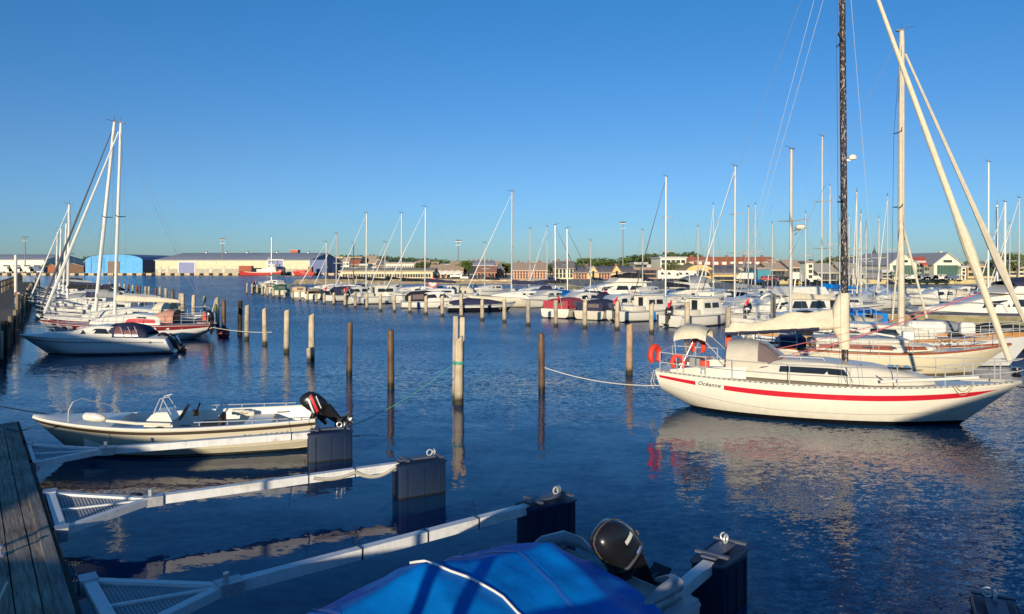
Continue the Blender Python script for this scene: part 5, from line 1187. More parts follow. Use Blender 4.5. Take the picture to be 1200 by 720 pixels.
sail(1183,74,262,8,205,'low thin mast right of the thick white mast at the right edge',W_hull,canvas_navy,alu_white)
sail(1015,72,262,8,240,'short thin mast midway between the speckled and the tall cream mast',W_hull,canvas_cream,None,alu)
sail(1030,76,256,8,240,'thin mast just left of the leaning thin mast',W_hull,canvas_navy,None,alu)
sail(995,78,254,8,240,'thin mast touching the right side of the speckled mast',W_hull,canvas_navy,None,alu)
sail(944,74,250,8,240,'thin mast right of the radar mast over the slim white tower',W_hull,canvas_navy,None,alu)
sail(905,78,262,8,240,'short thin mast left of the radar mast over the teal shed',W_hull,canvas_navy,None,alu)
sail(1194,58,232,8.5,205,'rightmost thin mast with its stays at the picture edge',W_hull,canvas_cream,alu_white,alu)
sail(818,82,266,8,240,'short thin mast over the left end of the orange roofs',W_hull,canvas_navy,None,alu)
sail(568,86,285,7.5,230,'short thin mast over the orange brick house',W_hull,canvas_navy,None,alu)
sail(692,84,282,7.5,230,'short thin mast over the brick terrace left gable',W_hull,canvas_navy,None,alu)
sail(753,80,270,8,235,'short thin mast over the brown brick block',W_hull,canvas_navy,None,alu)
# ------------------------------------------------------------------ motorboats and cruisers filling the marina
motor('fly','large white motor yacht with a black flybridge cover behind the red canopy boat',0,0,10,195,W_hull,canvas_black,'motor_yacht','motor yacht',False,hs_=.95,loc=(15.2,82))
motor('fly','white motor yacht with a grey cover right of the large black-covered one',0,0,7.5,215,W_hull,canvas_grey,'motor_yacht','motor yacht',False,hs_=.85,loc=(16.3,62))
motor('cruiser','white boat under a bright blue cover left of the dark foresails',0,0,7,230,W_hull,canvas_blue,ob=False,loc=(5.2,68))
motor('cruiser','white cruiser with a navy canopy behind the red canopy boat',0,0,7.5,225,W_hull,canvas_navy,ob=False,hs_=1.1,loc=(7.9,61.5))
motor('cruiser','white cruiser with a cream canopy behind the navy canopy boat',0,0,7.5,228,W_hull,canvas_cream,ob=False,hs_=1.0,loc=(10.2,57.5))
motor('pilot','white wheelhouse boat behind the right-hand cabin boats',0,0,7,236,W_hull,None,ob=False,hs_=1.15,loc=(15.8,55))
motor('cruiser','white cruiser with large navy covers left of the thick white foresail',0,0,8.5,214,W_hull,canvas_navy,ob=False,hs_=1.15,loc=(19.0,60))
motor('cruiser','white cruiser with a grey canopy below the thick white foresail',0,0,8,220,W_hull,canvas_grey,ob=False,hs_=1.05,loc=(18.3,51.8))
motor('fly','white boat with a row of round-cornered windows above the arch motorboat',0,0,8.5,200,W_hull,None,'motor_yacht','motor yacht',False,hs_=.8,loc=(20.8,49))
motor('cruiser','low white cruiser left of the thick grey radar mast',0,0,7.5,215,M_hull,canvas_tan,ob=False,loc=(21.5,58.5))
motor('cruiser','white boat with a bright blue cover left of the speckled mast',0,0,7.5,220,W_hull,canvas_blue,ob=False,loc=(30,66))
motor('cruiser','white cruiser with a cream cover far behind the speckled mast',0,0,8,225,W_hull,canvas_cream,ob=False,loc=(33.5,72))
motor('cruiser','small white cruiser below the pale grey houses',0,0,7,225,W_hull,canvas_navy,ob=False,loc=(27,70))
motor('canopy','cream-hulled boat with a bright blue cover between the speckled and the cream mast',0,0,6.2,76,C_hull,canvas_blue,ob=True,hs_=1.0,B=2.3,loc=(18.4,38.2))
motor('open','cream boat under a pale cover behind the mast collar',0,0,6.5,25,C_hull,canvas_cream,ob=False,hs_=1.15,loc=(13.6,36.0))
motor('cruiser','white cruiser with a black canopy just left of the tall cream mast',0,0,7,60,W_hull,canvas_black,ob=False,loc=(19.8,47.5))
motor('fly','big white motor cruiser with three slot windows at the right edge',0,0,11.5,186,W_hull,canvas_navy,'motor_yacht','motor yacht',False,hs_=1.0,B=3.4,loc=(36.2,48))
motor('open','grey inflatable boat with a white outboard under the timber pier at the right',0,0,4,20,hullmat('grey_inflatable',(.5,.5,.5),(.4,.4,.4),-.1),canvas_grey,ob=True,loc=(18.2,33.8))
motor('open','dark tender lying below the timber pier at the right edge',0,0,4.5,10,N_hull,canvas_black,ob=False,loc=(19.3,31.6))
for k, (px, D, kd, a, cv, lab) in enumerate(((1012,78,'cruiser',215,canvas_cream,'white cruiser in the far row left of the green-glass gables'),(1030,84,'cruiser',235,canvas_navy,'navy-covered cruiser in the far row left of the green-glass gables'),(1130,70,'cruiser',200,canvas_cream,'white cruiser below the right-hand green-glass gable'),
    (1115,96,'open',180,None,'long low white launch moored below the red roof'),(1150,80,'cruiser',205,canvas_navy,'navy-covered cruiser in the far row at the right'),(1185,74,'cruiser',205,canvas_cream,'white cruiser in the far row at the right edge'),(1192,52,'cruiser',190,canvas_black,'white cruiser with a black canopy at the right edge'),
    (840,66,'cruiser',225,canvas_grey,'grey-covered cruiser under the arched yellow hall'),(905,74,'cruiser',225,canvas_cream,'cream-covered cruiser in front of the teal shed'),(890,64,'pilot',230,None,'white wheelhouse boat in front of the teal shed'),(950,62,'cruiser',225,canvas_cream,'white cruiser in front of the slim white tower'),
    (555,84,'cruiser',205,canvas_cream,'white cruiser with a cream canopy before the brick red house'),(530,80,'cruiser',200,canvas_grey,'white cruiser with a clear grey canopy before the awning restaurant'),(445,86,'cruiser',200,canvas_navy,'white cruiser with a navy canopy behind the dark gap in the row'),(520,74,'open',200,canvas_cream,'low white boat with a cream cover near the round red and white sign'))):
    motor(kd, lab, 0, 0, 7.5 if kd != 'open' else 6.5, a, W_hull, cv, ob=False, loc=(PX(px, D), D))
# timber pier at the right
T0 = Vector((20.2, 41.5)); T1 = Vector((30.5, 27.5)); dt_ = (T1-T0).normalized(); LT = (T1-T0).length
T0 = Vector((19.6, 40.5)); T1 = Vector((33, 36.2)); dt_ = (T1-T0).normalized(); LT = (T1-T0).length
tp = thing('timber_pier', 'wide timber pier with deep shadow underneath at the right', 'pier', (T0.x, T0.y, 0), math.atan2(dt_.y, dt_.x))
mb = MB(); mb.box((LT/2,0,1.02),(LT,2.6,.12)); mb.build('deck', woodmat('pale_deck_timber', (.20,.16,.12), (.42,.36,.28)), tp)
mb = MB(); mb.box((LT/2,-1.33,.82),(LT,.08,.42)); mb.build('side_board', woodmat('olive_timber', (.20,.17,.08), (.36,.31,.17), wet=False, grain=(1.2,18,18)), tp)
mb = MB(); mb.box((LT/2,.9,.3),(LT,.2,1.0)); mb.build('under_shade_board', jetty_dark, tp)  # near-black board stands in for the deep shade below the deck
for i in range(7):
    mb = MB(); mb.tube([(i*2.1+.4,-1.1,-.5),(i*2.1+.4,-1.1,.9)],.14,8); mb.build('pier_leg', wood_dark, tp)
mb = MB(); mb.tube([(7.6,-1.45,-.2),(7.6,-1.45,1.9)],.22,10); mb.build('pier_leg', woodmat('yellow_green_wood', (.35,.30,.08), (.55,.48,.18)), tp)
mb = MB(); M_ = Matrix.Rotation(PI/2, 4, 'X'); mb.torus((0,0,0), .30, .085, M_); o = mb.build('life_ring', white); tag(o, 'round white life ring standing on the timber pier before the motor cruiser', 'life ring', loc=on_ if False else (T0.x+dt_.x*8.6+.3, T0.y+dt_.y*8.6-1.2, 1.46))
# red and white round sign by the water
X = PX(507, 76); sg = thing('round_sign', 'round red and white no-anchoring style sign on a thin post among the masts', 'sign', (X, 76, 0))
mb = MB(); mb.tube([(0,.05,.4),(0,.05,2.2)], .05, 6); mb.build('post', alu, sg)
def disc(mb, r0, r1, y0, z, n=24):
    mb.loft([[Vector((r_*math.cos(2*PI*j/n), y_, z+r_*math.sin(2*PI*j/n))) for j in range(n)] for r_, y_ in ((r0, y0),(r1, y0))], cap=False)
mb = MB(); disc(mb, .001, .46, 0, 1.9); mb.build('panel', white, sg); mb = MB(); disc(mb, .36, .50, -.03, 1.9); mb.beam((-.28,-.035,1.62),(.28,-.035,2.18),.09,.02); mb.build('red_ring', red_paint, sg)
# ================================================================== far shore: ground, quay walls
SH = [(-900,290),(-44,290),(-44,152),(9,150),(9,88),(35,86),(36.5,150),(900,170),(900,1500),(-900,1500)]
mb = MB(); mb.add([(x,y,.85) for x, y in SH], [tuple(range(len(SH)))]); struct(mb.build('quay_ground', mat('gravel_ground', (.33,.29,.22), .95, var=.2, scale=.3)))
mb = MB(); stone = mat('quay_stone', (.60,.46,.28), .9, var=.3, scale=.8, bump=.6, bscale=2)
for a, b in ((0,1),(1,2),(2,3)): mb.add([SH[a]+(-1,),SH[b]+(-1,),SH[b]+(.85,),SH[a]+(.85,)], [(0,1,2,3)])
struct(mb.build('quay_wall', stone))
mb = MB()
for a, b in ((3,4),(4,5),(5,6),(6,7)): mb.add([SH[a]+(-1,),SH[b]+(-1,),SH[b]+(.85,),SH[a]+(.85,)], [(0,1,2,3)])
struct(mb.build('quay_wall', mat('yellow_quay_face', (.56,.45,.22), .9, var=.25, scale=.8, bump=.5, bscale=2)))
mb = MB()   # sloping stone embankment in the middle
mb.sheet(lambda u, q: (lerp(-44,9,u)+.4*nn(Vector((u*30,q*3,0))), lerp(145.5,151.8,q)+.5*nn(Vector((u*40,q*4,2))), lerp(-.4,.9,q)+.25*nn(Vector((u*90,q*7,5)))), 120, 5); struct(mb.build('embankment', mat('orange_stones', (.70,.50,.26), .95, var=.45, scale=1.2, bump=.8, bscale=1.5)))
# fender timbers along the far left quay
for i in range(60):
    pass
mb = MB()
for i in range(90): mb.box((-380+i*3.75, 289.8, .35), (1.3,.5,.9))
o = mb.build('quay_timber', jetty_dark); struct(o)
# hills
mb = MB()
def hill(u, q):
    x = lerp(-1500,1700,u); y = lerp(520,1500,q)
    k = math.exp(-((x+200)/130)**2)*10+math.exp(-((x-200)/120)**2)*6.5+math.exp(-((x-480)/160)**2)*4+1.6+math.exp(-((x+800)/300)**2)*4
    return (x, y, .8+k*sstep(0,.5,q)*1.25+2*nn(Vector((x*.012,y*.012,1)))*q)
mb.sheet(hill, 120, 24); struct(mb.build('hills', mat('wooded_hill', (.055,.075,.035), .95, var=.5, scale=.06, bump=1, bscale=.15)))
# distant woodland: leaf clumps on the hills (nobody could count these)
leaf_d = mat('dark_foliage', (.075,.11,.03), .9, var=.45, scale=.5); leaf_l = mat('light_foliage', (.12,.17,.035), .9, var=.4, scale=.5); leaf_o = mat('olive_foliage', (.13,.145,.04), .9, var=.4, scale=.5)
rw = random.Random(5); mb = MB()
def leafquad(mb, c, s, rw):
    n = Vector((rw.gauss(0,1), rw.gauss(0,1), rw.gauss(0,1)+.3)).normalized(); a = n.orthogonal().normalized(); b = n.cross(a); q = rw.uniform(0, 6.28); a, b = a*math.cos(q)+b*math.sin(q), b*math.cos(q)-a*math.sin(q)
    mb.add([c-a*s, c-b*s*.7, c+a*s, c+b*s*.7], [(0,1,2,3)])
for i in range(3200):
    u = rw.random(); q = rw.uniform(.04,.62)
    p = Vector(hill(u, q)); h_ = rw.uniform(1.5,3.4)
    for k in range(7): leafquad(mb, p+Vector((rw.gauss(0,4.5), rw.gauss(0,2), rw.uniform(-1,h_)*(1 if rw.random() < .85 else 1.4))), rw.uniform(1.0,2.0), rw)
tag(mb.build('woodland', leaf_d, smooth=0), 'dark woods on the low hills along the horizon', 'woodland', kind='stuff')
# ------------------------------------------------------------------ buildings
roof_grey = mat('grey_roof', (.50,.48,.47), .7, var=.12, scale=.6, stretch=(4,1,1)); roof_red = mat('orange_tile_roof', (.48,.15,.07), .8, var=.2, scale=1.5); roof_dark = mat('dark_slate_roof', (.28,.23,.20), .7, var=.25, scale=1.5); roof_brown = mat('brown_roof', (.62,.44,.28), .8, var=.2, scale=1.5)
win_m = glassmat('building_window', (.035,.045,.055), .12); frame_m = mat('white_window_frame', (.7,.68,.62), .6)
def wall_m(n, c, v=.12): return mat(n, c, .85, var=v, scale=.7, bump=.1, bscale=4)
def windows(t, n_c, n_r, W, z0, z1, wv, hv, y, frame=False, x0=None, m=None):
    x0 = x0 if x0 is not None else -W/2; first = None
    for r_ in range(n_r):
        for c in range(n_c):
            cx_ = x0+W*(c+.5)/n_c; cz = lerp(z0, z1, (r_+.5)/n_r)
            if first is None:
                mb = MB(); mb.box((0,0,0),(wv,.10,hv)); first = mb.build('window', m or win_m, t, smooth=0); o = first; fr_ = None
                if frame:
                    mb = MB(); e_ = .12
                    for sx in (-1,1): mb.box((sx*(wv/2+e_/2),-.01,0),(e_,.14,hv+2*e_))
                    mb.box((0,-.01,hv/2+e_/2),(wv,.14,e_)); mb.box((0,-.01,-hv/2-e_/2),(wv,.18,e_)); mb.box((0,-.02,0),(.06,.11,hv)); fr_ = mb.build('frame', frame_m, o, smooth=0)
            else:
                o = first.copy(); C.objects.link(o); o.parent = t
                if frame: g = fr_.copy(); C.objects.link(g); g.parent = o
            o.location = (cx_, y, cz)
def building(name, label, cat, x0, x1, yt, D, dep, wm, roof='flat', rm=None, rh=3, win=None, z0=.85, rot=0, frame=False, yb=None, chimneys=0, eave=.4):
    X0, X1 = PX(x0, D), PX(x1, D); W = X1-X0; hgt = PZ(yt, D)-z0
    t = thing(name, label, cat, ((X0+X1)/2, D, z0), rot)
    rm = rm or roof_grey; mb = MB()
    if roof == 'gable_y':   # ridge runs away from the viewer
        mb.add([(-W/2,0,0),(W/2,0,0),(W/2,0,hgt),(0,0,hgt+rh),(-W/2,0,hgt),(-W/2,dep,0),(W/2,dep,0),(W/2,dep,hgt),(0,dep,hgt+rh),(-W/2,dep,hgt)], [(0,1,2,3,4),(5,9,8,7,6),(0,4,9,5),(1,6,7,2)])
    elif roof == 'gable_x':
        mb.add([(-W/2,0,0),(W/2,0,0),(W/2,0,hgt),(-W/2,0,hgt),(-W/2,dep,0),(W/2,dep,0),(W/2,dep,hgt),(-W/2,dep,hgt),(-W/2,dep/2,hgt+rh),(W/2,dep/2,hgt+rh)], [(0,1,2,3),(4,7,6,5),(0,3,8,7,4),(1,5,6,9,2)])
    elif roof == 'arch':
        n = 16; pr = [(W/2*math.cos(PI-PI*i/n), hgt+rh*math.sin(PI*i/n)) for i in range(n+1)]; poly = [(-W/2,0)]+pr+[(W/2,0)]
        mb.add([(x,0,z) for x, z in poly], [tuple(range(len(poly)))])
        mb.add([(-W/2,0,0),(-W/2,dep,0),(-W/2,dep,hgt),(-W/2,0,hgt),(W/2,0,0),(W/2,dep,0),(W/2,dep,hgt),(W/2,0,hgt)], [(0,1,2,3),(4,7,6,5)])
    else: mb.box((0,dep/2,hgt/2),(W,dep,hgt))
    mb.build('wall', wm if not isinstance(wm, tuple) else wm[0], t, smooth=0)
    mb = MB(); th = .25; e_ = eave
    if roof == 'gable_y':
        for s in (-1,1): 
            q = rh/(W/2)*e_; mb.add([(0,-e_,hgt+rh+.02),(s*(W/2+e_),-e_,hgt-q+.02),(s*(W/2+e_),dep+e_,hgt-q+.02),(0,dep+e_,hgt+rh+.02),(0,-e_,hgt+rh+th),(s*(W/2+e_),-e_,hgt-q+th),(s*(W/2+e_),dep+e_,hgt-q+th),(0,dep+e_,hgt+rh+th)], [(0,1,2,3),(4,7,6,5),(0,4,5,1),(1,5,6,2),(2,6,7,3)])
    elif roof == 'gable_x':
        for yy, yc in ((-e_, dep/2),(dep+e_, dep/2)):
            q = rh/(dep/2)*e_; mb.add([(-W/2-e_,yy,hgt-q+.02),(W/2+e_,yy,hgt-q+.02),(W/2+e_,yc,hgt+rh+.02),(-W/2-e_,yc,hgt+rh+.02),(-W/2-e_,yy,hgt-q+th),(W/2+e_,yy,hgt-q+th),(W/2+e_,yc,hgt+rh+th),(-W/2-e_,yc,hgt+rh+th)], [(0,1,2,3),(4,7,6,5),(0,4,5,1),(1,5,6,2),(0,3,7,4)])
    elif roof == 'arch':
        n = 16
        for k_ in (0, th):
            pass
        rings = [[Vector((W/2*1.015*math.cos(PI-PI*i/n), y_, hgt+.05+rh*1.02*math.sin(PI*i/n))) for i in range(n+1)] for y_ in (-.3, dep)]; mb.loft(rings, closed=False)
    else: mb.box((0,dep/2,hgt+.2),(W+.5,dep+.5,.4))
    ro = mb.build('roof', rm, t, smooth=30)
    for c in range(chimneys):
        mb = MB(); cx_ = -W/2+W*(c+.5)/chimneys; cz = hgt+(rh if roof != 'flat' else .3); cy_2 = dep/2 if roof == 'gable_x' else dep*.4
        mb.box((cx_, cy_2, cz+.15),(.6,.6,1.1)); mb.build('chimney', mat('chimney_brick', (.25,.12,.08), .9), ro)
    if win:
        for (nc, nr, za, zb_, wv, hv) in (win if isinstance(win, list) else [win]): windows(t, nc, nr, W*.96, za*hgt, zb_*hgt, wv, hv, -.05, frame)
    t['_W'] = W; t['_H'] = hgt
    return t, W, hgt
# left shore
t, W, h_ = building('blue_warehouse', 'bright sky-blue warehouse with a low arched gable beside the cream warehouse', 'warehouse', 100, 167, 305, 292, 60, wall_m('sky_blue_cladding', (.13,.42,.76)), 'arch', mat('blue_grey_roof', (.20,.25,.36), .6), 2.3)
mb = MB(); mb.box((0,-.08,2.3),(4.6,.2,4.6)); mb.build('door', mat('rusty_brown_door', (.20,.14,.10), .7), t)
mb = MB(); mb.add([(W/2+.05,.2,0),(W/2+.05,60,0),(W/2+.05,60,h_),(W/2+.05,.2,h_)],[(0,1,2,3)]); mb.build('side_wall', mat('shaded_blue_cladding', (.06,.10,.22), .7), t)  # sheet in a darker blue that paints the shade on this side
for k in range(2):
    mb = MB(); mb.box((-9+k*5,-.1,3.2),(.3,.2,6.0)); mb.build('downpipe', mat('blue_pipe', (.10,.32,.60), .6), t)
t, W, h_ = building('cream_warehouse', 'long pale cream warehouse with grey roof and a right end coloured dark for shade', 'warehouse', 182, 363, 305.5, 290, 52, wall_m('cream_cladding', (.70,.63,.42)), 'gable_x', roof_grey, 3.2)
mb = MB(); mb.box((0,-.06,.85),(W,.10,1.7)); mb.build('plinth', wall_m('grey_plinth', (0.45,0.41,0.32)), t)
for (px, w_, hh, m_, lab) in ((219,6.2,4.2,'lavender_roller_door','lavender-blue roller door'),(323,6.0,5.0,'lavender_roller_door','lavender-blue roller door beside the red ship')):
    mb = MB(); xx = PX(px,290)-t.location.x; mb.box((xx,-.14,hh/2+.02),(w_,.16,hh)); dr = mb.build('roller_door', mat(m_, (.22,.24,.42), .6, var=.1, stretch=(1,1,8)), t)
    mb = MB()
    for sx in (-1,1): mb.box((xx+sx*(w_/2+.15),-.16,hh/2+.1),(.3,.22,hh+.2))
    mb.box((xx,-.16,hh+.17),(w_,.22,.3)); mb.build('door_frame', white, dr)
for px in (187,196,247,262,290): mb = MB(); xx = PX(px,290)-t.location.x; mb.box((xx,-.13,1.5),(1.2,.12,2.6)); mb.build('door', mat('cream_door', (.62,.56,.40), .7), t)
for px in (210,235,262,300,340): mb = MB(); xx = PX(px,290)-t.location.x; mb.lathe([(.5,0),(.5,.5),(.7,.6),(.3,.9),(0,.95)],(xx,26,h_+3.3),10); mb.build('roof_vent', galv, t)
mb = MB(); mb.add([(W/2+.06,.1,.0),(W/2+.06,52,0),(W/2+.06,52,h_-.1),(W/2+.06,26,h_+3.1),(W/2+.06,.1,h_-.1)],[(0,1,2,3,4)]); mb.build('end_wall', mat('shaded_end_cladding', (.10,.14,.30), .6, var=.15, stretch=(1,6,.3)), t)  # dark blue colour stands for the shade on this end
mb = MB(); mb.box((W/2+3,8,2.6),(6,16,5.2)); mb.build('annex', mat('shaded_end_cladding', (.10,.14,.30), .6), t)  # annex takes the same painted shade colour as the end
building('grey_shed', 'low white shed with a grey roof at the far left edge', 'shed', -60, 52, 305, 330, 30, wall_m('whitewash', (0.79,0.74,0.64)), 'gable_x', roof_grey, 2.5, (9,1,.2,.6,3,2))
building('brown_shed', 'brown open shed left of the blue warehouse', 'shed', 74, 98, 312.5, 320, 20, wall_m('brown_boards', (.18,.10,.06)), 'gable_y', roof_dark, 1.2)
building('rust_shed', 'small rust-red shed among the distant left masts', 'shed', 56, 66, 312.5, 318, 12, wall_m('rust_boards', (.34,.12,.06)), 'gable_y', roof_dark, 1.0)
building('hill_tower', 'small square red brick tower building on the hill above the cream warehouse', 'tower', 340, 349, 293.5, 640, 7, wall_m('red_brick_far', (0.54,0.13,0.08)), 'flat', roof_brown, 1, (3,2,.2,.9,1.1,1.8), z0=8)
# middle shore
building('long_low_hall', 'long low cream hall with a strip of windows behind the middle embankment', 'hall', 399, 507, 318.5, 168, 12, wall_m('cream_render', (0.77,0.64,0.42)), 'gable_x', mat('pale_flat_roof', (.52,.42,.26), .8), .6, (34,1,.18,.60,.42,.75))
building('factory_block', 'white factory block with dark roof bands above the long low hall', 'factory', 452, 487, 309, 230, 16, wall_m('factory_white', (0.70,0.64,0.55)), 'flat', roof_dark, 1, (16,1,.25,.72,.28,2.0))
building('dark_annex', 'dark brick annex with chimneys right of the factory block', 'building', 487.5, 492, 308, 232, 12, wall_m('dark_brick', (0.15,0.10,0.08)), 'flat', roof_dark, 1, (2,3,.1,.9,.6,.8), chimneys=1)
building('apartment_block', 'tan apartment block on the slope above the shaded warehouse end', 'apartment block', 408, 424, 302, 420, 14, wall_m('tan_block', (0.56,0.42,0.31)), 'flat', roof_brown, 1, (8,4,.06,.96,1.2,1.5), z0=3)
building('apartment_block', 'pale apartment house left of the tan block on the slope', 'apartment block', 390, 402, 302, 400, 12, wall_m('pale_block', (0.70,0.58,0.38)), 'flat', roof_brown, 1, (6,3,.06,.96,1.1,1.4), z0=3)
building('apartment_block', 'brownish apartment row right of the tan block on the slope', 'apartment block', 425, 440, 304, 430, 12, wall_m('brown_block', (0.49,0.36,0.26)), 'gable_x', roof_brown, 2, (7,2,.1,.95,1.1,1.5), z0=3)
t, W, h_ = building('awning_restaurant', 'brick restaurant with a row of pale scalloped awnings on the embankment', 'restaurant', 504, 541, 318.5, 172, 10, wall_m('warm_brick', (0.64,0.36,0.22)), 'gable_x', roof_brown, 1.4, (6,1,.05,.5,.7,.9))
for k in range(5):
    mb = MB(); xx = -W/2+W*(k+.5)/5
    mb.loft([[Vector((xx+1.25*math.cos(PI*i/8), -.05-1.1*math.sin(PI*q/2), h_*.62+.9*math.sin(PI*i/8)*(1-q*.45)-.5*q)) for i in range(9)] for q in (0,.5,1)], closed=False); mb.build('awning', white, t)
building('white_kiosk', 'white flat kiosk under the awning restaurant', 'kiosk', 529, 540, 324.5, 164, 5, wall_m('kiosk_white', (0.85,0.84,0.64)), 'flat', white, 1, (3,1,.2,.8,.8,.7))
building('white_hut', 'small white hut right of the flat kiosk', 'hut', 540.8, 547.5, 326.5, 163, 4, wall_m('kiosk_white', (0.85,0.84,0.64)), 'flat', white, 1, (2,1,.2,.8,.6,.5))
building('terrace_block', 'long pale apartment terrace with chimneys behind the tree', 'apartment block', 546, 578, 311.5, 240, 12, wall_m('pale_terrace', (0.70,0.59,0.44)), 'gable_x', roof_grey, 1.4, (14,3,.08,.97,.9,1.1), chimneys=6)
building('pale_house', 'pale upper house behind the awning restaurant', 'house', 528, 544, 312, 238, 10, wall_m('pale_terrace', (0.70,0.59,0.44)), 'gable_x', roof_brown, 1.4, (6,3,.08,.97,.9,1.1))
building('brick_house', 'orange brick house with a gable beside the tree', 'house', 559, 580, 320, 170, 9, wall_m('orange_brick', (0.69,0.32,0.17)), 'gable_x', mat('rust_roof', (.46,.22,.13), .8, var=.2), 1.3, [(6,1,.08,.5,.6,.9),(5,1,.55,.98,.5,.7)])
building('red_hut', 'small bright red hut on the embankment', 'hut', 567, 575, 327, 160, 4, wall_m('red_hut_wall', (0.70,0.10,0.08)), 'gable_y', roof_red, .7)
building('dark_house', 'dark blue-grey house between the orange brick house and the brick warehouse', 'house', 581, 590, 316, 178, 9, wall_m('blue_grey_wall', (0.13,0.14,0.19)), 'gable_y', roof_dark, 1.6, (2,2,.1,.9,.8,1))
building('brick_warehouse', 'four-storey pink brick warehouse with a mansard roof, middle of the far shore', 'warehouse', 601.5, 640, 317.5, 158, 11, wall_m('pink_brick', (0.67,0.36,0.24)), 'gable_x', mat('mansard_brown', (.58,.40,.27), .8), 1.5, (11,3,.05,.98,.30,.42), chimneys=3)
building('yellow_house', 'pale yellow house with dark roof right of the pink brick warehouse', 'house', 650.5, 672, 315, 158, 9, wall_m('pale_yellow', (0.84,0.74,0.49)), 'gable_x', roof_dark, 1.4, (5,2,.1,.95,.5,.85), chimneys=2)
t, W, h_ = building('brick_terrace', 'brick terrace with dark roof and two tall yellow gables', 'terrace', 673, 743, 320, 158, 10, wall_m('brown_pink_brick', (0.55,0.28,0.18)), 'gable_x', roof_dark, 1.25, (20,2,.05,.95,.30,.45), chimneys=2)
for px in (695, 722.5):
    mb = MB(); xx = PX(px,158)-t.location.x; mb.add([(xx-1.2,-.35,0),(xx+1.2,-.35,0),(xx+1.2,-.35,h_*.9),(xx,-.35,h_+1.5),(xx-1.2,-.35,h_*.9),(xx-1.2,.4,0),(xx+1.2,.4,0),(xx+1.2,.4,h_*.9),(xx,3,h_+1.5),(xx-1.2,.4,h_*.9)],[(0,1,2,3,4),(0,4,9,5),(1,6,7,2),(4,3,8,9),(3,2,7,8)]); gb = mb.build('gable', wall_m('yellow_gable', (0.77,0.51,0.22)), t, smooth=0)
    for zz in (.35,.75,1.1): mb = MB(); mb.box((xx,-.40,h_*zz),(.45,.08,.6)); mb.build('window', win_m, gb, smooth=0)
building('brown_brick_block', 'brown brick block with a pale top floor left of the white flat block', 'building', 743.5, 775, 315.5, 160, 11, wall_m('brown_brick', (0.46,0.26,0.18)), 'flat', roof_dark, 1.4, [(6,2,.08,.95,.9,.7)])
building('attic_floor', 'set-back pale attic storey above the brown brick block', 'building', 744, 758, 309.5, 184, 8, wall_m('pale_attic', (0.64,0.54,0.38)), 'flat', roof_grey, 1, (4,1,.7,.98,.8,.8))
building('white_block', 'white flat-roofed block with trees in front', 'apartment block', 774, 804, 303, 178, 12, wall_m('white_render', (0.85,0.82,0.64)), 'flat', roof_grey, 1, (5,3,.15,.97,.95,.75))
building('orange_roof_row', 'long yellow building under an orange tiled roof with white dormers', 'building', 806, 913, 312.5, 190, 12, wall_m('yellow_render', (0.77,0.61,0.31)), 'gable_x', roof_red, 2.3, (26,2,.1,.95,.5,.7), chimneys=5)
for i in range(16):
    if i in (3, 9): continue
t0_ = bpy.data.objects['orange_roof_row']
for i in range(11):
    mb = MB(); xx = -PX(913,190)/2+PX(806,190)/2+(PX(913,190)-PX(806,190))*(i+.5)/11; mb.box((xx,1.4,t0_['_H']+.75),(1.1,1.6,.9)); mb.build('dormer', white, t0_)
t, W, h_ = building('arched_hall', 'yellow boat hall with a wide arched window', 'hall', 803, 838, 320.5, 140, 10, wall_m('ochre_render', (0.67,0.49,0.20)), 'arch', mat('ochre_roof', (.42,.30,.13), .8), 1.6)
mb = MB(); n = 12; mb.add([(1.9*math.cos(PI*i/n), -.08, h_*.62+1.1*math.sin(PI*i/n)) for i in range(n+1)], [tuple(range(n+1))]); wn = mb.build('window', win_m, t, smooth=0)
mb = MB()
for xx in (-1.1,-.4,.4,1.1): mb.box((xx,-.12,h_*.62+.45),(.09,.06,.9))
mb.build('frame', frame_m, wn)
building('dark_roof_hall', 'ochre hall with a low black roof right of the arched hall', 'hall', 836, 868, 321, 138, 10, wall_m('ochre_render', (0.67,0.49,0.20)), 'gable_x', roof_dark, 1.3, (7,1,.1,.6,.7,.6))
building('teal_shed', 'teal clad shed standing among parked vans', 'shed', 888, 903, 316, 135, 8, wall_m('teal_cladding', (0.06,0.28,0.35)), 'flat', roof_dark, 1)
building('grey_mixed_house', 'grey house right of the teal shed', 'house', 903, 920, 317, 140, 9, wall_m('grey_stone', (0.44,0.38,0.31)), 'gable_x', roof_brown, 1.3, (5,2,.1,.95,.5,.7))
building('tan_house', 'tan narrow house behind the radar mast', 'house', 926, 941, 314, 150, 9, wall_m('tan_block', (0.56,0.42,0.31)), 'gable_x', roof_brown, 1.4, (4,3,.1,.95,.55,.6))
t, W, h_ = building('white_tower', 'slim white tower with an open dark stair front', 'tower', 945, 953, 308.5, 130, 3, wall_m('white_render', (0.85,0.82,0.64)), 'flat', roof_dark, 1)
for k in range(4): mb = MB(); mb.box((.1,-.06,.9+k*.92),(.62,.12,.55)); mb.build('window', win_m, t, smooth=0)
building('grey_house', 'weathered pale grey house with two rows of windows right of the slim tower', 'house', 959, 981, 320, 140, 9, wall_m('grey_beige', (0.58,0.51,0.38)), 'gable_x', mat('pale_shingle', (.50,.45,.36), .9), 1.6, (6,2,.1,.95,.5,.6))
building('grey_cottage', 'grey cottage right behind the speckled mast', 'house', 990, 1013, 321, 138, 8, wall_m('grey_beige', (0.58,0.51,0.38)), 'gable_x', mat('pale_shingle', (.50,.45,.36), .9), 1.8, (4,1,.2,.9,.6,.7))
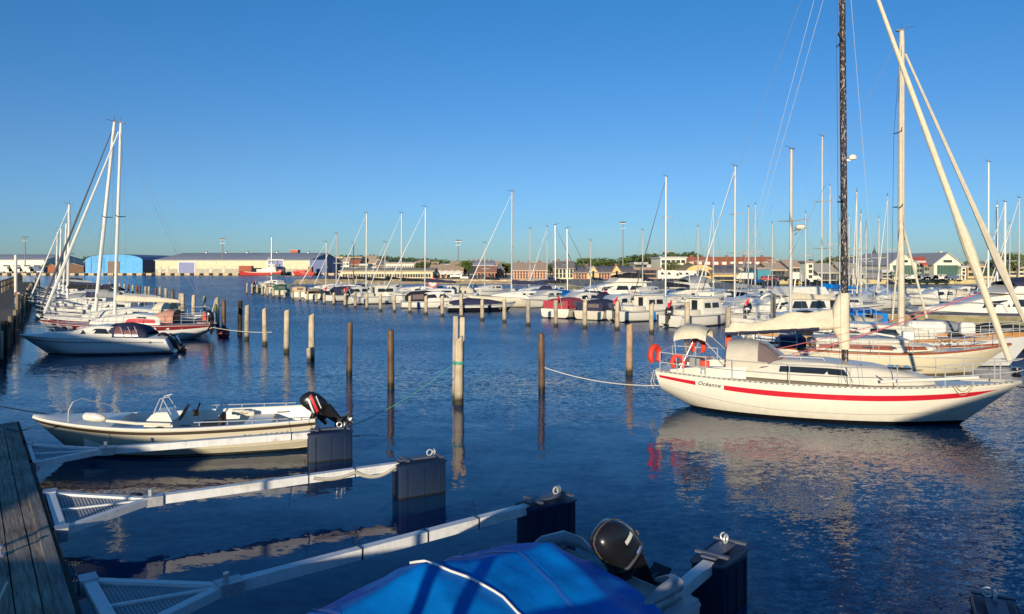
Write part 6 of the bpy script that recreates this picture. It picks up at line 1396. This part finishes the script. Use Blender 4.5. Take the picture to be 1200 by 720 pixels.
building('slate_roof_hall', 'long hall with a big blue-grey slate roof left of the green-glass gables', 'hall', 1016, 1048, 315, 165, 16, wall_m('dark_boards', (0.20,0.17,0.14)), 'gable_x', mat('blue_slate', (.46,.47,.52), .6, var=.1), 2.0, (6,1,.1,.7,1,1))
t, W, h_ = building('church_spire', 'dark lantern spire on a white base on the skyline', 'church', 1022, 1032, 305, 260, 3, wall_m('white_render', (0.85,0.82,0.64)), 'flat', roof_dark, 1)
mb = MB(); mb.lathe([(1.3,0),(1.25,1.2),(.8,1.7),(.75,2.3),(.45,2.9),(.15,3.6),(.04,4.6),(0,4.7)], (0,1.5,h_+.3), 8); mb.build('spire', mat('dark_copper', (.07,.075,.06), .7), t)
glass_g = glassmat('green_facade_glass', (.06,.13,.10), .15)
for px0, px1, lab in ((1043,1074,'white gabled green-glass house left of the small red roof'),(1094.5,1126,'white gabled green-glass house right of the small red roof')):
    t, W, h_ = building('gabled_glass_house', lab, 'house', px0, px1, 309.5, 150, 16, wall_m('cream_gable', (0.85,0.79,0.58)), 'gable_y', mat('slate_grey', (.40,.40,.40), .7), 2.1, frame=False)
    for k in range(6):
        mb = MB(); mb.box((-W*.40+W*.80*(k+.5)/6+(-.0),-.10,h_*.62),(W*.80/6-.10,.14,h_*.60)); mb.build('glass_panel', glass_g, t, smooth=0)
    mb = MB(); mb.box((0,-.12,h_+.55),(1.7,.14,.5)); mb.build('gable_window', win_m, t, smooth=0)
    mb = MB(); mb.box((0,-.9,h_*.30),(W,1.7,.14)); mb.build('balcony', white, t)
    for k in range(6): mb = MB(); mb.box((-W*.45+W*.9*k/5,-1.6,h_*.15),(.14,.14,h_*.3)); mb.build('balcony_post', alu, t)
    mb = MB(); mb.box((1.5,5,h_+2.2),(.5,.5,.8)); mb.build('chimney', white, t)
t, W, h_ = building('red_roof_house', 'small glazed house with a bright red roof between the two white gables', 'house', 1083, 1096, 311, 152, 8, wall_m('grey_green', (0.28,0.33,0.28)), 'gable_x', mat('bright_red_roof', (.62,.12,.07), .7), 1.5, (4,2,.1,.95,.4,.7))
building('green_link', 'grey-green glazed block left of the red roof', 'building', 1074.5, 1083, 308, 153, 8, wall_m('grey_green', (0.28,0.33,0.28)), 'flat', roof_grey, 1, (3,3,.1,.95,.35,.6))
building('tan_flat_block', 'tan flat-roofed block at the right edge of the far shore', 'building', 1134, 1170, 311.5, 165, 12, wall_m('tan_flat', (0.64,0.44,0.22)), 'flat', roof_dark, 1, (6,2,.1,.95,1.0,.7))
building('white_side_house', 'white balcony house joined to the right gabled glass house', 'house', 1126.5, 1132, 314, 149, 8, wall_m('cream_gable', (0.85,0.79,0.58)), 'flat', roof_grey, 1, (1,3,.1,.95,.5,.5))
tones = [wall_m('cream_render2', (0.84,0.73,0.54)), wall_m('pale_grey_render', (0.70,0.65,0.56)), wall_m('warm_pink_render', (0.72,0.49,0.36)), wall_m('ochre_render2', (0.77,0.59,0.33)), wall_m('whitewash2', (0.85,0.85,0.72)), wall_m('tan_brick2', (0.61,0.41,0.28))]
roofs = [roof_brown, roof_grey, roof_dark, roof_red]
# second row of town houses, filling the skyline between the named ones
row2 = [(402,409,306,380,4,0,'narrow cream block on the slope between the pale house and the tan block'),(411,420,309,330,2,3,'ochre house low on the slope above the long low hall'),(421,431,309.5,320,4,1,'white house low on the slope right of the ochre one'),(432,443,308,340,0,0,'cream house on the slope left of the factory block'),(441,452,310,300,5,2,'brick house touching the left side of the factory block'),
 (492,501,310,240,1,0,'grey house between the dark annex and the awning restaurant'),(499,512,311.5,250,3,0,'ochre house behind the left end of the awning restaurant'),(512,527,310,260,4,1,'white apartment house rising behind the awning restaurant'),(577,586,311,262,0,0,'cream house just right of the long pale apartment terrace'),(588,602,313.5,230,5,0,'brick house left behind the pink brick warehouse'),
 (638,652,313.5,230,2,2,'pink house between the pink brick warehouse and the pale yellow house'),(758,776,311,200,1,1,'grey block left behind the white flat block'),(803,830,311.5,230,4,0,'white row behind the arched hall'),(866,892,314.5,150,3,0,'ochre shed right of the black-roofed hall'),(906,929,313.5,170,0,3,'cream house with orange roof left of the radar mast'),
 (938,948,312.5,180,5,0,'brick house left of the slim white tower'),(952,962,314,170,4,1,'white house right of the slim white tower'),(978,993,315.5,165,0,0,'cream house left of the speckled mast among grey houses'),(1008,1020,315.5,170,2,0,'pink house left of the big slate roof'),(1034,1046,318,150,1,1,'grey low house below the big slate roof'),(1168,1200,313,180,3,0,'long ochre house at the right edge behind the masts'),(1128,1138,312,170,4,1,'white house between the right glass gable and the tan flat block')]
for x0_, x1_, yt_, D_, tn, rf_, lab_ in row2:
    w_px = x1_-x0_; building('town_house', lab_, 'house', x0_, x1_, yt_+.8, D_, 9, tones[tn], 'flat' if rf_ == 1 else 'gable_x', roofs[rf_], .0055*D_ if rf_ != 1 else 1, (max(2, int(w_px/2.4)),2,.12,.95,.0026*D_,.0030*D_), z0=1.0)
# ------------------------------------------------------------------ trees
bark = mat('tree_bark', (.10,.075,.05), .9, var=.3, scale=4)
def make_tree(h_, w_, n, m, seed):
    rw = random.Random(seed); t = thing('broadleaf_tree', 'x', 'tree', (0,0,0))
    mb = MB(); mb.tube([(0,0,-.2),(.05,0,h_*.25),(-.05,.05,h_*.5),(0,0,h_*.75)], [.05*h_*.6,.04*h_*.6,.028*h_*.6,.01*h_], 7)
    for k in range(5):
        a = rw.uniform(0,6.28); z_ = h_*rw.uniform(.25,.5); mb.tube([(0,0,z_),(w_*.25*math.cos(a),w_*.25*math.sin(a),z_+h_*.18),(w_*.38*math.cos(a),w_*.38*math.sin(a),z_+h_*.3)], [.018*h_,.012*h_,.004*h_], 5)
    mb.build('trunk', bark, t); mb = MB(); cl = []
    for k in range(11): 
        a = rw.uniform(0,6.28); r_ = w_*.36*math.sqrt(rw.random()); cl.append((Vector((r_*math.cos(a), r_*math.sin(a), h_*rw.uniform(.38,.85))), w_*rw.uniform(.14,.24)))
    cl.append((Vector((0,0,h_*.82)), w_*.2))
    for i in range(n):
        c, r_ = rw.choice(cl); v = Vector((rw.gauss(0,1), rw.gauss(0,1), rw.gauss(0,1))); v = v.normalized()*r_*rw.uniform(.55,1.12); v.z *= .85; leafquad(mb, c+v, w_*rw.uniform(.022,.05), rw)
    mb.build('crown', m, t, smooth=0); return t
protos = [make_tree(7,7,1300,leaf_d,1), make_tree(7,6.5,1300,leaf_l,2), make_tree(7,8,1300,leaf_o,3)]
used = [False]*3
def tree(k, px, D, w_, h_, label):
    h_ = h_*(.80 if D > 195 else 1); loc = (PX(px, D), D, .85); sc_ = (w_/7, w_/7, h_/7)
    if not used[k]: o = protos[k]; used[k] = True; o.location = loc; o.scale = sc_; o['label'] = label; o['group'] = 'trees on the far shore'
    else: o = dup(protos[k], loc, random.uniform(0,6), label, 'trees on the far shore', sc_)
    return o
for k, px, D, w_, h_, lab in ((1,549,176,6.5,3.2*1.3,'round bright green tree between the awning restaurant and the orange brick house'),(0,540,200,5,4.0,'darker green tree behind the flat kiosk'),(1,593,186,7,3.6,'bush-like green tree just left of the pink brick warehouse'),
    (0,645,200,8,4,'dark tree between the pink brick warehouse and the pale yellow house'),(1,682,215,10,6.5,'leftmost of the green treetops above the brick terrace'),(1,700,218,11,6.6,'green treetop above the left gable of the brick terrace'),(0,714,222,6,5,'small treetop left of the tall light mast'),
    (1,730,216,9,6.8,'green treetop right behind the tall light mast'),(0,748,226,12,7.6,'treetop above the brown brick block'),(0,762,230,12,8.2,'dark treetop left behind the white flat block'),(2,788,150,3.8,3.6,'yellow-green tree directly before the white flat block'),(0,799,152,3.2,2.9,'thin reddish-green tree right of the yellow-green one'),
    (2,808,156,3.6,3.4,'olive tree leaning at the right of the white flat block'),(0,806,236,12,9.0,'big dark treetop behind the white flat block to the right'),(0,786,240,8,9.2,'treetop just over the roof of the white flat block'),(2,498,190,6,3.8,'low green tree between the factory and the awning restaurant'),
    (2,990,200,10,7.0,'olive treetops above the pale grey houses'),(0,1002,205,9,6.6,'treetop right behind the speckled mast'),(2,972,210,10,5.5,'olive treetop above the weathered grey house'),(0,1180,160,7,5.4,'green trees at the right edge, left one'),(1,1192,158,7,5.6,'green tree at the very right edge'),(0,1172,172,7,4.5,'dark tree behind the tan flat block'),
    (0,1060,210,10,6.5,'treetop behind the left gabled glass house'),(1,1152,150,4,2.4,'shrub-like tree before the tan flat block'),(0,60,330,10,5.0,'dark tree left of the brown shed'),(0,112,370,16,9.5,'dark tree rising behind the blue warehouse')):
    tree(k, px, D, w_, h_, lab)
# ------------------------------------------------------------------ vans and cars on the quay
tyre_m = black_rubber
def vehicle(name, cat, label, X, Y, L_, hgt, body, rz=0, kind='van'):
    k0 = 1 if Y > 250 else .68; Y = Y if Y > 140 else Y+26; X = X if Y > 250 or k0 == 1 else X*Y/(Y-26 if Y < 145 else Y)
    t = thing(name, label, cat, (X, Y, .85), rz, 'vehicles parked on the far quay'); W_ = 1.9; t.scale = (k0,k0,k0)
    if kind == 'van': pr = [(-.5,.25),(-.5,.95),(-.47,1.0),(.30,1.0),(.36,.95),(.45,.58),(.5,.5),(.5,.25)]
    elif kind == 'camper': pr = [(-.5,.22),(-.5,1.0),(.22,1.0),(.40,.93),(.38,.72),(.45,.5),(.5,.42),(.5,.22)]
    else: pr = [(-.5,.25),(-.5,.6),(-.46,.66),(-.36,.95),(-.28,1.0),(.05,1.0),(.24,.66),(.46,.58),(.5,.48),(.5,.25)]
    mb = MB(); mb.loft([[Vector((x*L_, y_*W_, z*hgt)) for x, z in pr] for y_ in (-.47,-.5,.5,.47)]); bo_ = mb.build('body', body, t, smooth=30)
    ws_ = {'van': [(.12,.38,.62,.92)], 'camper': [(-.38,-.22,.6,.8),(-.1,.06,.6,.8),(.27,.40,.5,.72)], 'car': [(-.33,-.12,.68,.93),(-.09,.12,.68,.93)]}[kind]
    for a, b_, c_, d_ in ws_:
        mb = MB(); mb.add([(a*L_, -.503*W_, c_*hgt),(b_*L_, -.503*W_, c_*hgt),((b_-.05)*L_, -.503*W_, d_*hgt),((a+.02)*L_, -.503*W_, d_*hgt)], [(0,1,2,3)]); mb.build('window', win_m, bo_, smooth=0)
    for sx in (-.30,.32):
        for sy in (-1,1): mb = MB(); mb.tube([(sx*L_, sy*.40*W_, .33),(sx*L_, sy*.505*W_, .33)], .33, 14); wo = mb.build('wheel', tyre_m, t); mb = MB(); mb.tube([(sx*L_, sy*.50*W_, .33),(sx*L_, sy*.515*W_, .33)], .18, 10); mb.build('rim', galv, wo)
    return t
vehicle('camper_van','camper van','white motorhome leftmost on the quay, in front of the white flat block',PX(784,112),112,6.5,2.9,white,0,'camper')
vehicle('camper_van','camper van','second white motorhome from the left on the quay',PX(805,113),113,6.3,2.8,white,0,'camper')
vehicle('parked_van','van','white van between the motorhomes and the yellow-clad gear',PX(820,116),116,5.2,2.2,white,PI,'van')
vehicle('parked_van','van','white delivery van beside the radar mast, nose to the right',PX(938,108),108,5.4,2.4,white,0,'van')
vehicle('parked_car','car','black car left of the white delivery van',PX(916,109),109,4.3,1.6,black_plastic,0,'car')
vehicle('parked_car','car','white low trailer-like car right of the white delivery van',PX(952,112),112,4.0,1.4,white,PI,'car')
vehicle('parked_van','van','white van under the long canopy left of the teal shed',PX(873,112),112,5.2,2.2,white,PI,'van')
vehicle('parked_car','car','dark car in front of the teal shed',PX(894,110),110,4.3,1.55,black_plastic,PI,'car')
vehicle('parked_car','car','red and white car right of the teal shed',PX(901,106),106,4.2,1.5,mat('car_red', (.45,.06,.06), .3, coat=.5),0,'car')
for k, (px, c_) in enumerate(((1068,white),(1080,mat('car_silver', (.45,.45,.45), .3, .5)),(1089,mat('car_grey', (.25,.26,.27), .3)),(1100,white),(1113,mat('car_blue', (.10,.13,.2), .3)))):
    vehicle('parked_car','car',('white car left end of the row under the green-glass gables','silver car second in the row under the green-glass gables','grey car under the small red roof','white car under the right green-glass gable','black car at the right end of the row under the gables')[k],PX(px,146),146,4.3,1.55,c_,0 if k % 2 else PI,'car')
for k, px in enumerate((8,20,33,45)):
    vehicle('parked_van','van',('leftmost white van on the far left quay','second white van on the far left quay','third white van on the far left quay, before the grey shed','fourth white van on the far left quay')[k],PX(px,300),300,5.6,2.6,white if k != 3 else mat('van_blue',(.06,.1,.2),.4),0,'van')
for px, c_, lab in ((242,black_plastic,'dark car in front of the cream warehouse'),(296,white,'white car in front of the cream warehouse beside the red ship')):
    vehicle('parked_car','car',lab,PX(px,288.9+5),288.9+3,4.3,1.6,c_,0,'car')
# tyres / rings on the quay wall
mb = MB(); mb.torus((0,0,0), .34, .13, Matrix.Rotation(PI/2, 4, 'X'), 16, 6); ty0 = mb.build('tyre_fender', mat('pale_weathered_tyre', (.62,.54,.38), .9)); n_t = 0
for px in list(range(747,785,6))+list(range(868,962,6)):
    Yq = lerp(88, 86, (PX(px,87)-9)/26); loc = (PX(px,Yq), Yq-.15, .42)
    o = ty0 if n_t == 0 else ty0.copy()
    if n_t: C.objects.link(o)
    n_t += 1; o.location = loc; tag(o, 'pale weathered tyre hung in a row along the yellow quay wall', 'tyre', 'tyres hung along the quay wall')
X = PX(932.5, 86.2); ld = thing('quay_ladder', 'bright yellow ladder fixed to the quay wall behind the radar mast', 'ladder', (X, 86.0, 0)); mb = MB()
for s in (-.25,.25): mb.beam((s,-.1,-.2),(s,-.1,1.9),.10,.10)
mb.build('rail', mat('safety_yellow', (.75,.48,.02), .5), ld); mb = MB()
for k in range(6): mb.beam((-.25,-.1,.1+k*.3),(.25,-.1,.1+k*.3),.06,.06)
mb.build('rung', mat('safety_yellow', (.75,.48,.02), .5), ld)
# ------------------------------------------------------------------ light masts
def light_mast(px, D, ytop, label):
    t = thing('light_mast', label, 'light mast', (PX(px,D), D, .85), 0, 'tall light masts on the far shore'); zt = PZ(ytop,D)-.85
    mb = MB(); mb.tube([(0,0,0),(0,0,zt)], [.0009*D,.0005*D], 8); mb.build('pole', mat('grey_pole', (.22,.22,.22), .6), t)
    mb = MB(); mb.box((0,0,zt-.6),(.013*D*.62,.3,.12)); mb.box((0,0,zt-.001*D-1.6),(.013*D*.5,.3,.1)); mb.build('crossarm', galv, t)
    for s in (-1,-.35,.35,1): mb = MB(); mb.rbox((s*.0032*D,-.2,zt-.3),(.0018*D,.5,.0016*D),.05); mb.build('floodlight', wire_dark, t)
light_mast(730, 190, 259.5, 'tall light mast above the brick terrace, right of the middle')
light_mast(537, 250, 281, 'light mast above the awning restaurant')
light_mast(261, 286+6, 279.5, 'light mast in front of the cream warehouse')
light_mast(29.5, 330, 277.5, 'light mast at the far left above the grey shed')
# ------------------------------------------------------------------ red ship and workboats at the far quay
def ship(px0, px1, D, label, fb, house, name='work_ship', big=True):
    X0, X1 = PX(px0,D), PX(px1,D); L_ = X1-X0; t = thing(name, label, 'ship', (X1, D, 0), PI)
    f = hull_fn(L_, .22*L_, (fb*1.05, fb*.85, fb*1.35), T=.8, ws=.75, rb=.09*L_, rs=.03*L_, zk0=-.2, prof=ROUND, flare=.3); hull_mesh(f, 18).build('hull', R_hull, t)
    deck_mesh(f, dz=-.05, n=12).build('deck', mat('deck_grey', (.25,.22,.2), .8), t)
    mb = MB(); strip(mb, f, 0,.99,.0,.09,.02,1,16); strip(mb, f, 0,.99,.0,.09,.02,-1,16); mb.build('bulwark_strip', white if big else red_paint, t)
    for nm, x0, x1, w_, z0_, z1_, m_ in house:
        mb = MB(); mb.rbox(((x0+x1)/2*L_,0,(z0_+z1_)/2),((x1-x0)*L_,w_,z1_-z0_),.08); o = mb.build(nm, m_, t)
        if nm in ('wheelhouse','cabin'):
            for k in range(3): mb = MB(); mb.box((lerp(x0,x1,(k+.5)/3)*L_, w_/2+.03, lerp(z0_,z1_,.66)),((x1-x0)*L_/3*.6,.06,(z1_-z0_)*.3)); mb.build('window', win_m, o, smooth=0)
    return t, L_
t, L_ = ship(278, 331, 284, 'red ship with a white wheelhouse moored before the cream warehouse', 1.5, [('deckhouse',.12,.55,2.6,1.4,2.4,white),('wheelhouse',.14,.30,2.2,2.4,4.2,white),('hold_cover',.66,.94,2.4,1.5,3.7,mat('rust_cargo', (.36,.10,.05), .8)),('stern_box',.0,.08,2.0,1.5,2.3,R_hull)])
mb = MB(); mb.tube([(.3*L_,0,4.0),(.3*L_,0,7.0)], .10, 6); mb.tube([(.3*L_,-.8,6),(.3*L_,.8,6)], .05, 5); mb.tube([(.25*L_,0,4.0),(.25*L_,0,5.4)], .2, 8); mb.build('ship_mast', white, t)
ship(343, 369, 284, 'small orange-red workboat right of the red ship', 1.3, [('cabin',.10,.28,2.0,1.2,3.4,mat('rust_cargo', (.36,.10,.05), .8)),('hold_cover',.4,.85,2.0,1.3,2.0,orange_red)], 'workboat', False)
X = PX(370,290); tk = thing('white_tank', 'white upright tank beside the shaded warehouse end', 'tank', (X, 291.5, .85)); mb = MB(); mb.lathe([(0,0),(1.2,0),(1.2,4.6),(.9,4.9),(0,5)], (0,3.5,0), 14); mb.build('shell', white, tk); mb = MB(); mb.box((1.5,3.5,2.4),(.5,.3,4.8)); mb.build('ladder', galv, tk)
for o in bpy.data.objects:
    for k_ in ('_W','_H'):
        if k_ in o: del o[k_]
